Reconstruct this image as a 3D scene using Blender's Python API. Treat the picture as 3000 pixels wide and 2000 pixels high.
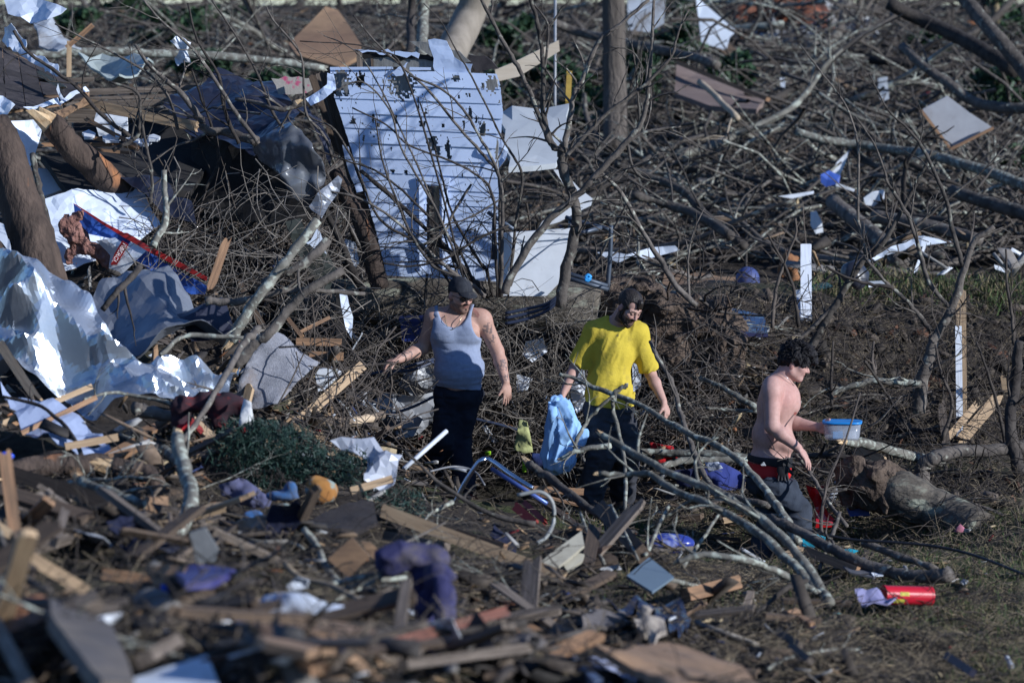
import bpy, math, random
import numpy as np
from mathutils import Vector, Matrix
from mathutils.geometry import delaunay_2d_cdt

for _o in list(bpy.data.objects):
    bpy.data.objects.remove(_o)
rng = np.random.default_rng(11)
random.seed(11)
SC = bpy.context.scene
COL = SC.collection
R = math.radians

# ------------------------------------------------------------------ camera
F = 11200.0                     # focal length in photo pixels (photo 3000 wide)
CAM = np.array([0.0, -28.0, 4.0])
PITCH = math.atan(1100.0 / F)
FW = np.array([0, math.cos(PITCH), -math.sin(PITCH)])
UP = np.array([0, math.sin(PITCH), math.cos(PITCH)])
cam_d = bpy.data.cameras.new('camera')
cam = bpy.data.objects.new('camera', cam_d)
COL.objects.link(cam)
cam.location = CAM
cam.rotation_euler = (math.pi / 2 - PITCH, 0, 0)
cam_d.sensor_width = 36.0
cam_d.lens = 36.0 * F / 3000.0
cam_d.clip_start = 0.5
cam_d.clip_end = 6000
cam_d.dof.use_dof = True
cam_d.dof.focus_distance = 28.3
cam_d.dof.aperture_fstop = 2.6
cam_d.dof.aperture_blades = 8
SC.camera = cam

# ------------------------------------------------------------------ sky, sun, exposure
SUN_EL = R(19.7)
SUN_AZ = R(-28.4)                 # angle of the sun from +X, towards the camera
sun_dir = np.array([math.cos(SUN_AZ) * math.cos(SUN_EL), math.sin(SUN_AZ) * math.cos(SUN_EL), math.sin(SUN_EL)])
world = bpy.data.worlds.new('World')
SC.world = world
world.use_nodes = True
wn = world.node_tree.nodes
bg = wn['Background']
sky = wn.new('ShaderNodeTexSky')
sky.sky_type = 'NISHITA'
sky.sun_disc = False
sky.sun_elevation = SUN_EL
sky.sun_rotation = math.atan2(sun_dir[0], sun_dir[1])
sky.air_density = 1.0
sky.dust_density = 0.0
sky.ozone_density = 3.0
wb = wn.new('ShaderNodeMix')                      # cool white balance of the picture
wb.data_type, wb.blend_type = 'RGBA', 'MULTIPLY'
wb.inputs[0].default_value = 1.0
wb.inputs[7].default_value = (0.74, 0.93, 1.28, 1)
world.node_tree.links.new(sky.outputs['Color'], wb.inputs[6])
world.node_tree.links.new(wb.outputs[2], bg.inputs['Color'])
bg.inputs['Strength'].default_value = 0.09
sun_l = bpy.data.lights.new('sun', 'SUN')
sun_l.energy = 4.6
sun_l.angle = R(0.53)
sun_l.color = (0.95, 0.972, 1.0)
sun = bpy.data.objects.new('sun', sun_l)
COL.objects.link(sun)
sun.rotation_euler = Vector(sun_dir).to_track_quat('Z', 'Y').to_euler()
SC.view_settings.view_transform = 'Standard'
SC.view_settings.look = 'None'
SC.view_settings.exposure = 0.34
SC.view_settings.gamma = 1.0
SC.cycles.max_bounces = 6
SC.cycles.diffuse_bounces = 3
SC.cycles.glossy_bounces = 3
SC.cycles.transmission_bounces = 5
SC.cycles.transparent_max_bounces = 6
SC.cycles.use_denoising = True
SC.render.threads_mode = 'AUTO'

# ------------------------------------------------------------------ maths helpers
def P(px, py, d):
    """World point seen at photo pixel (px,py), d metres in front of the camera."""
    v = FW + np.array([1.0, 0, 0]) * (px - 1500.0) / F + UP * (1000.0 - py) / F
    return CAM + v * (d / v[1])

def m_px(d):
    return d / F                # metres per photo pixel at distance d

def nrm(v):
    v = np.asarray(v, float)
    return v / max(1e-9, np.linalg.norm(v))

def _hash(ix, iy, iz, seed):
    h = (ix.astype(np.int64) * 374761393 + iy.astype(np.int64) * 668265263 + iz.astype(np.int64) * 2147483647 + seed * 1274126177) & 0xFFFFFFFF
    h = ((h ^ (h >> 13)) * 1274126177) & 0xFFFFFFFF
    h = (h ^ (h >> 16)) & 0xFFFF
    return h / 65535.0 * 2 - 1

def vnoise(p, seed=0):
    """3-D value noise, p (...,3) -> (...) in -1..1"""
    p = np.asarray(p, float)
    i = np.floor(p).astype(np.int64)
    f = p - i
    f = f * f * (3 - 2 * f)
    out = 0
    for dx in (0, 1):
        wx = f[..., 0] if dx else 1 - f[..., 0]
        for dy in (0, 1):
            wy = f[..., 1] if dy else 1 - f[..., 1]
            for dz in (0, 1):
                wz = f[..., 2] if dz else 1 - f[..., 2]
                out = out + wx * wy * wz * _hash(i[..., 0] + dx, i[..., 1] + dy, i[..., 2] + dz, seed)
    return out

def fbm(p, oct=3, seed=0):
    a, s, tot = 1.0, 1.0, 0
    for k in range(oct):
        tot = tot + a * vnoise(np.asarray(p) * s, seed + k)
        a *= 0.5
        s *= 2.03
    return tot

# ------------------------------------------------------------------ object helpers
def make_mesh(name, verts, faces, smooth=False, cols=None, uv=None):
    """verts (N,3); faces: list of tuples or an (M,3)/(M,4) array"""
    me = bpy.data.meshes.new(name)
    verts = np.asarray(verts, np.float32)
    if isinstance(faces, np.ndarray):
        k = faces.shape[1]
        n = len(faces)
        me.vertices.add(len(verts))
        me.vertices.foreach_set('co', verts.ravel())
        me.loops.add(n * k)
        me.loops.foreach_set('vertex_index', faces.astype(np.int32).ravel())
        me.polygons.add(n)
        me.polygons.foreach_set('loop_start', np.arange(0, n * k, k, dtype=np.int32))
        me.polygons.foreach_set('loop_total', np.full(n, k, np.int32))
        me.update(calc_edges=True)
    else:
        me.from_pydata(verts.tolist(), [], [tuple(int(i) for i in f) for f in faces])
        me.update()
    if smooth:
        me.polygons.foreach_set('use_smooth', np.ones(len(me.polygons), bool))
    if cols is not None:
        at = me.color_attributes.new('Col', 'FLOAT_COLOR', 'POINT')
        c = np.ones((len(verts), 4), np.float32)
        c[:, :3] = cols
        at.data.foreach_set('color', c.ravel())
    return me

def link(name, me, mats=None, parent=None, label=None, cat=None, group=None, kind=None, loc=None):
    o = bpy.data.objects.new(name, me)
    COL.objects.link(o)
    if mats is not None and me is not None and len(me.materials) == 0:
        for m in (mats if isinstance(mats, (list, tuple)) else [mats]):
            me.materials.append(m)
    if parent is not None:
        o.parent = parent
    if loc is not None:
        o.location = loc
    if label:
        o['label'] = label
    if cat:
        o['category'] = cat
        kind = kind or 'thing'
    if group:
        o['group'] = group
    if kind:
        o['kind'] = kind
    return o

def thing(name, label, cat, loc, group=None):
    o = bpy.data.objects.new(name, None)
    COL.objects.link(o)
    o.empty_display_size = 0.1
    o.location = loc
    o['label'] = label
    o['category'] = cat
    o['kind'] = 'thing'
    if group:
        o['group'] = group
    return o

def put(name, verts, faces, mats, parent=None, label=None, cat=None, group=None, kind=None, smooth=False, cols=None):
    """Mesh from WORLD coordinates; origin goes to the base centre (or to the parent's space)."""
    v = np.asarray(verts, float)
    if parent is not None:
        base = np.zeros(3)
        q = parent
        while q is not None:
            base = base + np.array(q.location)
            q = q.parent
        o = link(name, make_mesh(name, v - base, faces, smooth, cols), mats, parent, label, cat, group, kind)
        return o
    base = np.array([(v[:, 0].min() + v[:, 0].max()) / 2, (v[:, 1].min() + v[:, 1].max()) / 2, v[:, 2].min()])
    return link(name, make_mesh(name, v - base, faces, smooth, cols), mats, None, label, cat, group, kind, base)

# ------------------------------------------------------------------ tubes
def catmull(pts, sub):
    pts = np.asarray(pts, float)
    if len(pts) < 3 or sub <= 1:
        return pts
    q = np.vstack([2 * pts[0] - pts[1], pts, 2 * pts[-1] - pts[-2]])
    out = []
    for i in range(1, len(q) - 2):
        p0, p1, p2, p3 = q[i - 1], q[i], q[i + 1], q[i + 2]
        for t in np.linspace(0, 1, sub, endpoint=False):
            out.append(0.5 * ((2 * p1) + (-p0 + p2) * t + (2 * p0 - 5 * p1 + 4 * p2 - p3) * t * t + (-p0 + 3 * p1 - 3 * p2 + p3) * t ** 3))
    out.append(q[-2])
    return np.array(out)

class MB:
    """collects tubes / boxes / quads into one mesh"""
    def __init__(s):
        s.v, s.f, s.c, s.n = [], [], [], 0
    def add(s, v, f, col=None):
        v = np.asarray(v, float)
        s.v.append(v)
        s.f.extend([tuple(i + s.n for i in t) for t in f])
        s.c.append(np.tile(np.asarray(col if col is not None else (0.5, 0.5, 0.5), float), (len(v), 1)) if col is None or np.ndim(col) == 1 else col)
        s.n += len(v)
    def tube(s, pts, rad, sides=6, col=None, cap=True, flat=1.0):
        v, f = tube_geo(pts, rad, sides, cap, flat)
        s.add(v, f, col)
    def verts(s):
        return np.vstack(s.v)
    def put(s, name, mats, cols=False, **kw):
        return put(name, s.verts(), s.f, mats, cols=np.vstack(s.c) if cols else None, **kw)

_tube_faces = {}
def tube_geo(pts, rad, sides=6, cap=True, flat=1.0):
    pts = np.asarray(pts, float)
    n = len(pts)
    rad = np.broadcast_to(np.asarray(rad, float), (n,)) if np.ndim(rad) else np.full(n, float(rad))
    tan = np.gradient(pts, axis=0)
    tan /= np.maximum(1e-9, np.linalg.norm(tan, axis=1))[:, None]
    ref = np.array([0.0, 0, 1]) if abs(tan[0][2]) < 0.85 else np.array([1.0, 0, 0])
    a = np.cross(tan, ref)
    bad = np.linalg.norm(a, axis=1) < 0.15
    if bad.any():
        a[bad] = np.cross(tan[bad], ref + np.array([0.31, 0.57, 0.2]))
    a /= np.linalg.norm(a, axis=1)[:, None]
    b = np.cross(tan, a)
    th = np.linspace(0, 2 * np.pi, sides, endpoint=False)
    ring = np.cos(th)[None, :, None] * a[:, None, :] + flat * np.sin(th)[None, :, None] * b[:, None, :]
    v = (pts[:, None, :] + ring * rad[:, None, None]).reshape(-1, 3)
    key = (n, sides, cap)
    f = _tube_faces.get(key)
    if f is None:
        f = []
        for i in range(n - 1):
            for j in range(sides):
                k = (j + 1) % sides
                f.append((i * sides + j, i * sides + k, (i + 1) * sides + k, (i + 1) * sides + j))
        if cap:
            f.append(tuple(range(sides))[::-1])
            f.append(tuple((n - 1) * sides + j for j in range(sides)))
        _tube_faces[key] = f
    return v, f

def box_geo(c, ax, half):
    """c centre, ax 3x3 rows = axes, half sizes"""
    s = np.array([[x, y, z] for x in (-1, 1) for y in (-1, 1) for z in (-1, 1)], float) * np.asarray(half)
    v = np.asarray(c) + s @ np.asarray(ax)
    f = [(0, 1, 3, 2), (4, 6, 7, 5), (0, 4, 5, 1), (2, 3, 7, 6), (0, 2, 6, 4), (1, 5, 7, 3)]
    return v, f

def rand_axes(flat=0.5):
    a = nrm(rng.normal(size=3) * np.array([1, 1, flat]))
    b = nrm(np.cross(a, nrm(rng.normal(size=3) * np.array([flat, flat, 1]))))
    return np.array([a, b, np.cross(a, b)])

# ------------------------------------------------------------------ plank with worn, splintered ends
def plank(name, label, cat, a, b, w, t, mat, face=None, rag=0.02, broken=(0, 0), parent=None, group=None, bow=0.0):
    """a,b world ends; w width; t thickness; face = direction the broad face looks to (default camera)"""
    a, b = np.asarray(a, float), np.asarray(b, float)
    ax = nrm(b - a)
    fc = nrm(CAM - (a + b) / 2) if face is None else nrm(face)
    wd = nrm(np.cross(ax, fc))
    th = np.cross(wd, ax)
    L = np.linalg.norm(b - a)
    ns, nw = max(2, min(7, int(L / 0.12))), 4
    V = []
    e0 = -np.abs(rng.normal(size=nw + 1)) * broken[0] * L * 0.5 + rng.normal(size=nw + 1) * rag * w
    e1 = np.abs(rng.normal(size=nw + 1)) * broken[1] * L * 0.5 + rng.normal(size=nw + 1) * rag * w
    bo = rng.normal() * bow
    for k in (0, 1):
        for i in range(ns + 1):
            u = i / ns
            for j in range(nw + 1):
                x = u * L
                if i == 0:
                    x -= e0[j] if broken[0] else -e0[j]
                if i == ns:
                    x -= e1[j] if broken[1] else -e1[j]
                y = (j / nw - 0.5) * w
                if j in (0, nw) :
                    y += rng.normal() * 0.008 * w
                z = (k - 0.5) * t + bo * math.sin(u * math.pi) * L
                V.append(a + ax * x + wd * y + th * z)
    n1 = (ns + 1) * (nw + 1)
    f = []
    for i in range(ns):
        for j in range(nw):
            q = i * (nw + 1) + j
            f.append((q, q + nw + 1, q + nw + 2, q + 1))
            f.append((n1 + q, n1 + q + 1, n1 + q + nw + 2, n1 + q + nw + 1))
    for i in range(ns):
        q = i * (nw + 1)
        f.append((q, n1 + q, n1 + q + nw + 1, q + nw + 1))
        q += nw
        f.append((q, q + nw + 1, n1 + q + nw + 1, n1 + q))
    for j in range(nw):
        f.append((j, j + 1, n1 + j + 1, n1 + j))
        q = ns * (nw + 1) + j
        f.append((q, n1 + q, n1 + q + 1, q + 1))
    o = put(name, V, f, mat, parent=parent, label=label, cat=cat, group=group)
    V = np.array(V)
    q = V - a
    G = np.stack([q @ ax + rng.uniform(0, 9), q @ wd + rng.uniform(0, 9), q @ th], 1).astype(np.float32)
    at = o.data.attributes.new('G', 'FLOAT_VECTOR', 'POINT')
    at.data.foreach_set('vector', G.ravel())
    return o

# ------------------------------------------------------------------ crumpled sheet with a traced outline
def tri_wave(x):
    return np.abs((x % 2.0) - 1.0) * 2 - 1

def sheet(name, label, cat, pts, mat, thick=0.004, res=0.05, crumple=0.0, freq=4.0, soft=0.0, sfreq=5.0, ragged=0.0,
          parent=None, group=None, smooth=False, seed=None, ribs=None, curl=None, holes=(), fine=0):
    """pts: (px,py,d) outline. crumple = folded facets (m), soft = rolling folds (m), ribs=(amp,spacing,dx,dy) in plane"""
    r = np.random.default_rng(seed if seed is not None else abs(hash(tuple(map(tuple, pts)))) % 99999)
    W = np.array([P(*q) for q in pts])
    c = W.mean(0)
    _, _, vt = np.linalg.svd(W - c)
    n = vt[2]
    if np.dot(n, CAM - c) < 0:
        n = -n
    ex = nrm(np.array([1, 0, 0]) - n * n[0])
    ey = np.cross(n, ex)
    uv = np.stack([(W - c) @ ex, (W - c) @ ey], 1)
    off = (W - c) @ n
    # densify outline with ragged edge
    B, BO = [], []
    m = len(uv)
    for i in range(m):
        p, q = uv[i], uv[(i + 1) % m]
        L = np.linalg.norm(q - p)
        k = max(1, int(L / res))
        nn = np.array([(q - p)[1], -(q - p)[0]]) / max(L, 1e-6)
        for j in range(k):
            t = j / k
            B.append(p + (q - p) * t + nn * (r.normal() * ragged if j else 0))
            BO.append(off[i] * (1 - t) + off[(i + 1) % m] * t)
    B = np.array(B)
    BO = np.array(BO)
    lo, hi = B.min(0), B.max(0)
    gx, gy = np.meshgrid(np.arange(lo[0], hi[0], res), np.arange(lo[1], hi[1], res * 0.87))
    gx[::2] += res / 2
    pt = np.stack([gx.ravel(), gy.ravel()], 1) + r.normal(size=(gx.size, 2)) * res * 0.12
    ins = np.zeros(len(pt), bool)
    for i in range(len(B)):
        p, q = B[i], B[(i + 1) % len(B)]
        cond = (p[1] > pt[:, 1]) != (q[1] > pt[:, 1])
        xi = (q[0] - p[0]) * (pt[:, 1] - p[1]) / (q[1] - p[1] + 1e-12) + p[0]
        ins ^= cond & (pt[:, 0] < xi)
    dmin = np.sqrt(((pt[:, None, :] - B[None, :, :]) ** 2).sum(2)).min(1)
    pt = pt[ins & (dmin > res * 0.45)]
    allp = np.vstack([B, pt]) if len(pt) else B
    edges = [(i, (i + 1) % len(B)) for i in range(len(B))]
    vo, _, fo, ov, _, _ = delaunay_2d_cdt([Vector(x) for x in allp], edges, [list(range(len(B)))], 1, 1e-6)
    v2 = np.array([[x[0], x[1]] for x in vo])
    fo = [tuple(x) for x in fo]
    d2 = ((v2[:, None, :] - uv[None, :, :]) ** 2).sum(2) + 1e-5
    w = 1 / d2 ** 1.5
    z = (w * off[None, :]).sum(1) / w.sum(1)
    if crumple:
        for k in range(6):
            th = r.uniform(0, np.pi)
            fr = freq * r.uniform(0.5, 1.9)
            z = z + crumple * r.uniform(0.4, 1.0) / 3 * tri_wave((v2 @ np.array([math.cos(th), math.sin(th)])) * fr + r.uniform(0, 2))
        for k in range(fine):
            th = r.uniform(0, np.pi)
            fr = freq * r.uniform(2.5, 6)
            u2 = v2 @ np.array([math.cos(th), math.sin(th)])
            z = z + crumple * .16 * tri_wave(u2 * fr + r.uniform(0, 2)) * np.clip(vnoise(np.stack([v2[:, 0] * 3, v2[:, 1] * 3, u2 * 0 + k], 1), k) * 2, 0, 1)
    if soft:
        q3 = np.stack([v2[:, 0] * sfreq, v2[:, 1] * sfreq, np.full(len(v2), r.uniform(0, 50))], 1)
        z = z + soft * fbm(q3, 3, int(r.integers(1000)))
    if ribs:
        amp, sp, dx, dy = ribs
        s = (v2 @ nrm(np.array([dx, dy]))) / sp
        z = z + amp * np.clip(1 - np.abs((s % 1.0) - 0.5) * 10, 0, 1)
    if curl is not None:
        z = z + curl(v2)
    if holes:
        cen = np.array([v2[list(t)].mean(0) for t in fo])
        keep = np.ones(len(fo), bool)
        for (hx, hy, hr) in holes:
            hw = P(hx, hy, pts[0][2])
            h2 = np.array([(hw - c) @ ex, (hw - c) @ ey])
            keep &= ((cen - h2) ** 2).sum(1) > (hr * (0.75 + 0.4 * r.random(len(cen)))) ** 2
        fo = [t for t, k in zip(fo, keep) if k]
    top = c + v2[:, :1] * ex + v2[:, 1:] * ey + z[:, None] * n
    bot = top - n * thick
    N = len(top)
    faces = []
    ec = {}
    for t in fo:
        a, b_, c_ = v2[t[0]], v2[t[1]], v2[t[2]]
        if (b_[0] - a[0]) * (c_[1] - a[1]) - (b_[1] - a[1]) * (c_[0] - a[0]) < 0:
            t = t[::-1]
        faces.append(t)
        faces.append(tuple(i + N for i in t[::-1]))
        for i in range(len(t)):
            e = (t[i], t[(i + 1) % len(t)])
            ec[e] = 1
    for (a, b_) in list(ec):
        if (b_, a) not in ec:
            faces.append((a, a + N, b_ + N, b_))
    V = np.vstack([top, bot])
    used = sorted({i for f in faces for i in f})
    rm = {u: i for i, u in enumerate(used)}
    o = put(name, V[used], [tuple(rm[i] for i in f) for f in faces], mat, parent=parent, label=label, cat=cat, group=group, smooth=smooth)
    return o

# ------------------------------------------------------------------ materials
def srgb(r, g, b):
    f = lambda c: (c / 255 / 12.92) if c / 255 <= 0.04045 else ((c / 255 + 0.055) / 1.055) ** 2.4
    return (f(r), f(g), f(b))

MATS = {}
def M(name, c1, c2=None, scale=6.0, stretch=(1, 1, 1), rough=0.75, metal=0.0, bump=0.25, bscale=None, bdist=0.01,
      dirt=None, dirt_amt=0.45, dirt_scale=3.0, vary=0.18, grain=False, attr=False, spec=0.4, detail=6.0, ramp=(0.35, 0.65),
      speck=None, speck_amt=0.35, speck_scale=30.0, alpha=None, trans=None, sheen=0.0, sss=0.0, coat=0.0):
    if name in MATS:
        return MATS[name]
    m = bpy.data.materials.new(name)
    MATS[name] = m
    m.use_nodes = True
    nt = m.node_tree
    N, L = nt.nodes, nt.links
    bs = N['Principled BSDF']
    def n(t, **k):
        q = N.new(t)
        for a, b in k.items():
            setattr(q, a, b)
        return q
    tc = n('ShaderNodeTexCoord')
    if grain:
        at = n('ShaderNodeAttribute', attribute_name='G')
        vec = at.outputs['Vector']
    else:
        vec = tc.outputs['Object']
    mp = n('ShaderNodeMapping')
    mp.inputs['Scale'].default_value = stretch
    L.new(vec, mp.inputs['Vector'])
    oi = n('ShaderNodeObjectInfo')
    ad = n('ShaderNodeVectorMath', operation='ADD')
    ml = n('ShaderNodeMath', operation='MULTIPLY')
    ml.inputs[1].default_value = 37.0
    L.new(oi.outputs['Random'], ml.inputs[0])
    L.new(mp.outputs['Vector'], ad.inputs[0])
    L.new(ml.outputs[0], ad.inputs[1])
    no = n('ShaderNodeTexNoise')
    no.inputs['Scale'].default_value = scale
    no.inputs['Detail'].default_value = detail
    no.inputs['Roughness'].default_value = 0.62
    L.new(ad.outputs[0], no.inputs['Vector'])
    def ramp_node(src, lo, hi):
        r = n('ShaderNodeMapRange')
        r.inputs['From Min'].default_value = lo
        r.inputs['From Max'].default_value = hi
        L.new(src, r.inputs['Value'])
        return r.outputs['Result']
    def mix(fac, a, b, blend='MIX'):
        x = n('ShaderNodeMix', data_type='RGBA', blend_type=blend)
        if isinstance(fac, (int, float)):
            x.inputs[0].default_value = fac
        else:
            L.new(fac, x.inputs[0])
        for sock, val in ((x.inputs[6], a), (x.inputs[7], b)):
            if isinstance(val, tuple):
                sock.default_value = (*val, 1)
            else:
                L.new(val, sock)
        return x.outputs[2]
    c2 = c2 or tuple(x * 0.7 for x in c1)
    colr = mix(ramp_node(no.outputs['Fac'], *ramp), c1, c2)
    if attr:
        ca = n('ShaderNodeAttribute', attribute_name='Col')
        k = mix(ramp_node(no.outputs['Fac'], *ramp), (1.0, 1.0, 1.0), (0.62, 0.6, 0.58))
        colr = mix(1.0, ca.outputs['Color'], k, 'MULTIPLY')
    if dirt is not None:
        nd = n('ShaderNodeTexNoise')
        nd.inputs['Scale'].default_value = dirt_scale
        nd.inputs['Detail'].default_value = 8
        nd.inputs['Roughness'].default_value = 0.7
        L.new(ad.outputs[0], nd.inputs['Vector'])
        colr = mix(ramp_node(nd.outputs['Fac'], 1 - dirt_amt - 0.12, 1 - dirt_amt + 0.14), colr, dirt)
    if speck is not None:
        ns = n('ShaderNodeTexNoise')
        ns.inputs['Scale'].default_value = speck_scale
        ns.inputs['Detail'].default_value = 3
        L.new(ad.outputs[0], ns.inputs['Vector'])
        colr = mix(ramp_node(ns.outputs['Fac'], 1 - speck_amt - 0.04, 1 - speck_amt + 0.06), colr, speck)
    if vary:
        hv = n('ShaderNodeHueSaturation')
        mr = n('ShaderNodeMapRange')
        mr.inputs['To Min'].default_value = 1 - vary
        mr.inputs['To Max'].default_value = 1 + vary
        L.new(oi.outputs['Random'], mr.inputs['Value'])
        L.new(mr.outputs['Result'], hv.inputs['Value'])
        L.new(colr, hv.inputs['Color'])
        colr = hv.outputs['Color']
    L.new(colr, bs.inputs['Base Color'])
    rr = n('ShaderNodeMapRange')
    rr.inputs['To Min'].default_value = max(0.03, rough - 0.12)
    rr.inputs['To Max'].default_value = min(1, rough + 0.12)
    L.new(no.outputs['Fac'], rr.inputs['Value'])
    L.new(rr.outputs['Result'], bs.inputs['Roughness'])
    bs.inputs['Metallic'].default_value = metal
    bs.inputs['Specular IOR Level'].default_value = spec
    if sheen:
        bs.inputs['Sheen Weight'].default_value = sheen
    if sss:
        bs.inputs['Subsurface Weight'].default_value = sss
        bs.inputs['Subsurface Radius'].default_value = (0.012, 0.005, 0.003)
        bs.inputs['Subsurface Scale'].default_value = 1.0
    if coat:
        bs.inputs['Coat Weight'].default_value = coat
    if alpha is not None:
        bs.inputs['Alpha'].default_value = alpha
    if trans is not None:
        bs.inputs['Transmission Weight'].default_value = trans
    if bump:
        nb = n('ShaderNodeTexNoise')
        nb.inputs['Scale'].default_value = bscale or scale * 4
        nb.inputs['Detail'].default_value = 5
        L.new(ad.outputs[0], nb.inputs['Vector'])
        bp = n('ShaderNodeBump')
        bp.inputs['Strength'].default_value = bump
        bp.inputs['Distance'].default_value = bdist
        L.new(nb.outputs['Fac'], bp.inputs['Height'])
        L.new(bp.outputs['Normal'], bs.inputs['Normal'])
    return m

MUD = (0.075, 0.055, 0.04)
bark = M('bark_grey_brown', (0.125, 0.108, 0.095), (0.05, 0.043, 0.039), scale=9, bump=0.6, bscale=26, bdist=0.02, speck=(0.26, 0.26, 0.22), speck_amt=0.36, speck_scale=14, vary=0.35, rough=0.9, spec=0.25)
bark_dark = M('bark_dark', (0.062, 0.053, 0.047), (0.026, 0.022, 0.021), scale=10, bump=0.6, bscale=30, bdist=0.02, vary=0.3, rough=0.92, spec=0.2)
bark_lichen = M('bark_lichen', (0.2, 0.19, 0.165), (0.1, 0.094, 0.08), scale=12, bump=0.5, bscale=40, speck=(0.34, 0.36, 0.31), speck_amt=0.44, speck_scale=22, vary=0.15, rough=0.9, spec=0.2)
bark_red = M('bark_red_brown', (0.095, 0.068, 0.055), (0.034, 0.026, 0.023), scale=7, stretch=(1, 1, 0.35), bump=0.9, bscale=24, bdist=0.03, speck=(0.34, 0.15, 0.07), speck_amt=0.36, speck_scale=5, vary=0.1, rough=0.95, spec=0.2)
bark_trunk = M('bark_old_trunk', (0.15, 0.13, 0.105), (0.055, 0.047, 0.04), scale=6, stretch=(0.45, 1, 1), bump=1.0, bscale=22, bdist=0.04, speck=(0.23, 0.24, 0.19), speck_amt=0.4, speck_scale=10, vary=0.0, rough=0.95, spec=0.2)
twigm = M('twig_brown', (0.1, 0.082, 0.07), (0.042, 0.035, 0.032), scale=7, bump=0.2, vary=0.35, rough=0.85, spec=0.25)
splint = M('splintered_wood', (0.62, 0.45, 0.27), (0.42, 0.26, 0.13), scale=20, bump=0.5, vary=0.12, rough=0.85)
lum = M('lumber_pale', (0.46, 0.33, 0.205), (0.32, 0.215, 0.13), scale=5, stretch=(0.7, 14, 14), grain=True, bump=0.3, bscale=16, dirt=(0.12, 0.08, 0.05), dirt_amt=0.36, vary=0.16, rough=0.8)
lum_o = M('lumber_orange', (0.33, 0.19, 0.105), (0.2, 0.11, 0.062), scale=5, stretch=(0.7, 14, 14), grain=True, bump=0.3, bscale=16, dirt=(0.07, 0.05, 0.035), dirt_amt=0.42, vary=0.2, rough=0.82)
lum_g = M('lumber_grey', (0.2, 0.16, 0.13), (0.1, 0.08, 0.066), scale=5, stretch=(0.7, 14, 14), grain=True, bump=0.4, bscale=16, dirt=(0.06, 0.045, 0.035), dirt_amt=0.46, vary=0.25, rough=0.9)
lum_d = M('lumber_dark', (0.11, 0.075, 0.052), (0.05, 0.036, 0.027), scale=5, stretch=(0.7, 14, 14), grain=True, bump=0.4, bscale=16, vary=0.25, rough=0.9)
lum_r = M('lumber_red_stained', (0.21, 0.075, 0.05), (0.11, 0.04, 0.03), scale=5, stretch=(0.7, 14, 14), grain=True, bump=0.3, bscale=16, dirt=(0.1, 0.07, 0.05), dirt_amt=0.4, vary=0.1, rough=0.75)
lum_w = M('lumber_white_paint', (0.72, 0.75, 0.8), (0.6, 0.63, 0.68), scale=5, stretch=(0.7, 10, 10), grain=True, bump=0.15, dirt=(0.3, 0.28, 0.25), dirt_amt=0.32, vary=0.06, rough=0.55)
vinyl = M('vinyl_siding', (0.62, 0.73, 0.95), (0.56, 0.665, 0.88), scale=3, bump=0.06, bscale=40, dirt=(0.4, 0.44, 0.5), dirt_amt=0.25, dirt_scale=7, speck=(0.22, 0.2, 0.19), speck_amt=0.245, speck_scale=45, vary=0.04, rough=0.5)
white_p = M('white_painted_metal', (0.68, 0.74, 0.84), (0.58, 0.64, 0.74), scale=4, bump=0.06, dirt=(0.26, 0.24, 0.22), dirt_amt=0.3, vary=0.07, rough=0.42)
white_g = M('white_grey_plastic', (0.66, 0.69, 0.74), (0.55, 0.58, 0.63), scale=4, bump=0.1, dirt=(0.3, 0.28, 0.26), dirt_amt=0.34, vary=0.08, rough=0.5)
bgwhite = M('pale_grey_panel', (0.42, 0.46, 0.52), (0.32, 0.36, 0.42), scale=4, bump=0.1, dirt=(0.16, 0.14, 0.13), dirt_amt=0.42, vary=0.12, rough=0.6)
galv = M('galvanised_metal', (0.5, 0.54, 0.6), (0.4, 0.435, 0.49), scale=5, metal=0.75, rough=0.33, bump=0.1, bscale=12, bdist=0.01, dirt=(0.2, 0.14, 0.09), dirt_amt=0.28, dirt_scale=5, vary=0.03)
greym = M('grey_sheet_metal', (0.22, 0.24, 0.28), (0.16, 0.175, 0.21), scale=3, metal=0.35, rough=0.42, bump=0.15, bscale=8, dirt=(0.12, 0.1, 0.08), dirt_amt=0.25, vary=0.03)
darkroof = M('navy_metal_roofing', (0.032, 0.036, 0.058), (0.02, 0.022, 0.038), scale=5, metal=0.3, rough=0.36, bump=0.15, bscale=9, dirt=(0.1, 0.09, 0.08), dirt_amt=0.24, vary=0.0)
shingle = M('asphalt_shingle', (0.055, 0.046, 0.046), (0.028, 0.024, 0.026), scale=14, bump=0.5, bscale=120, vary=0.3, rough=0.95)
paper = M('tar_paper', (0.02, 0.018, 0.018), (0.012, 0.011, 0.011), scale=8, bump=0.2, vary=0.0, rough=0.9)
sheath = M('grey_weathered_sheathing', (0.27, 0.265, 0.25), (0.17, 0.165, 0.155), scale=6, stretch=(8, 8, 1.2), bump=0.3, bscale=30, vary=0.1, rough=0.95)
ply = M('plywood_brown', (0.29, 0.18, 0.105), (0.19, 0.115, 0.068), scale=4, stretch=(1, 1, 3), bump=0.2, dirt=(0.09, 0.06, 0.045), dirt_amt=0.4, vary=0.12, rough=0.85)
plygrey = M('grey_faced_board', (0.34, 0.35, 0.38), (0.27, 0.275, 0.3), scale=3, bump=0.1, dirt=(0.2, 0.14, 0.09), dirt_amt=0.33, vary=0.06, rough=0.8)
carpet = M('grey_carpet', (0.27, 0.275, 0.31), (0.19, 0.195, 0.225), scale=60, bump=0.6, bscale=140, dirt=(0.22, 0.16, 0.12), dirt_amt=0.33, vary=0.0, rough=1.0, spec=0.1)
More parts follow.
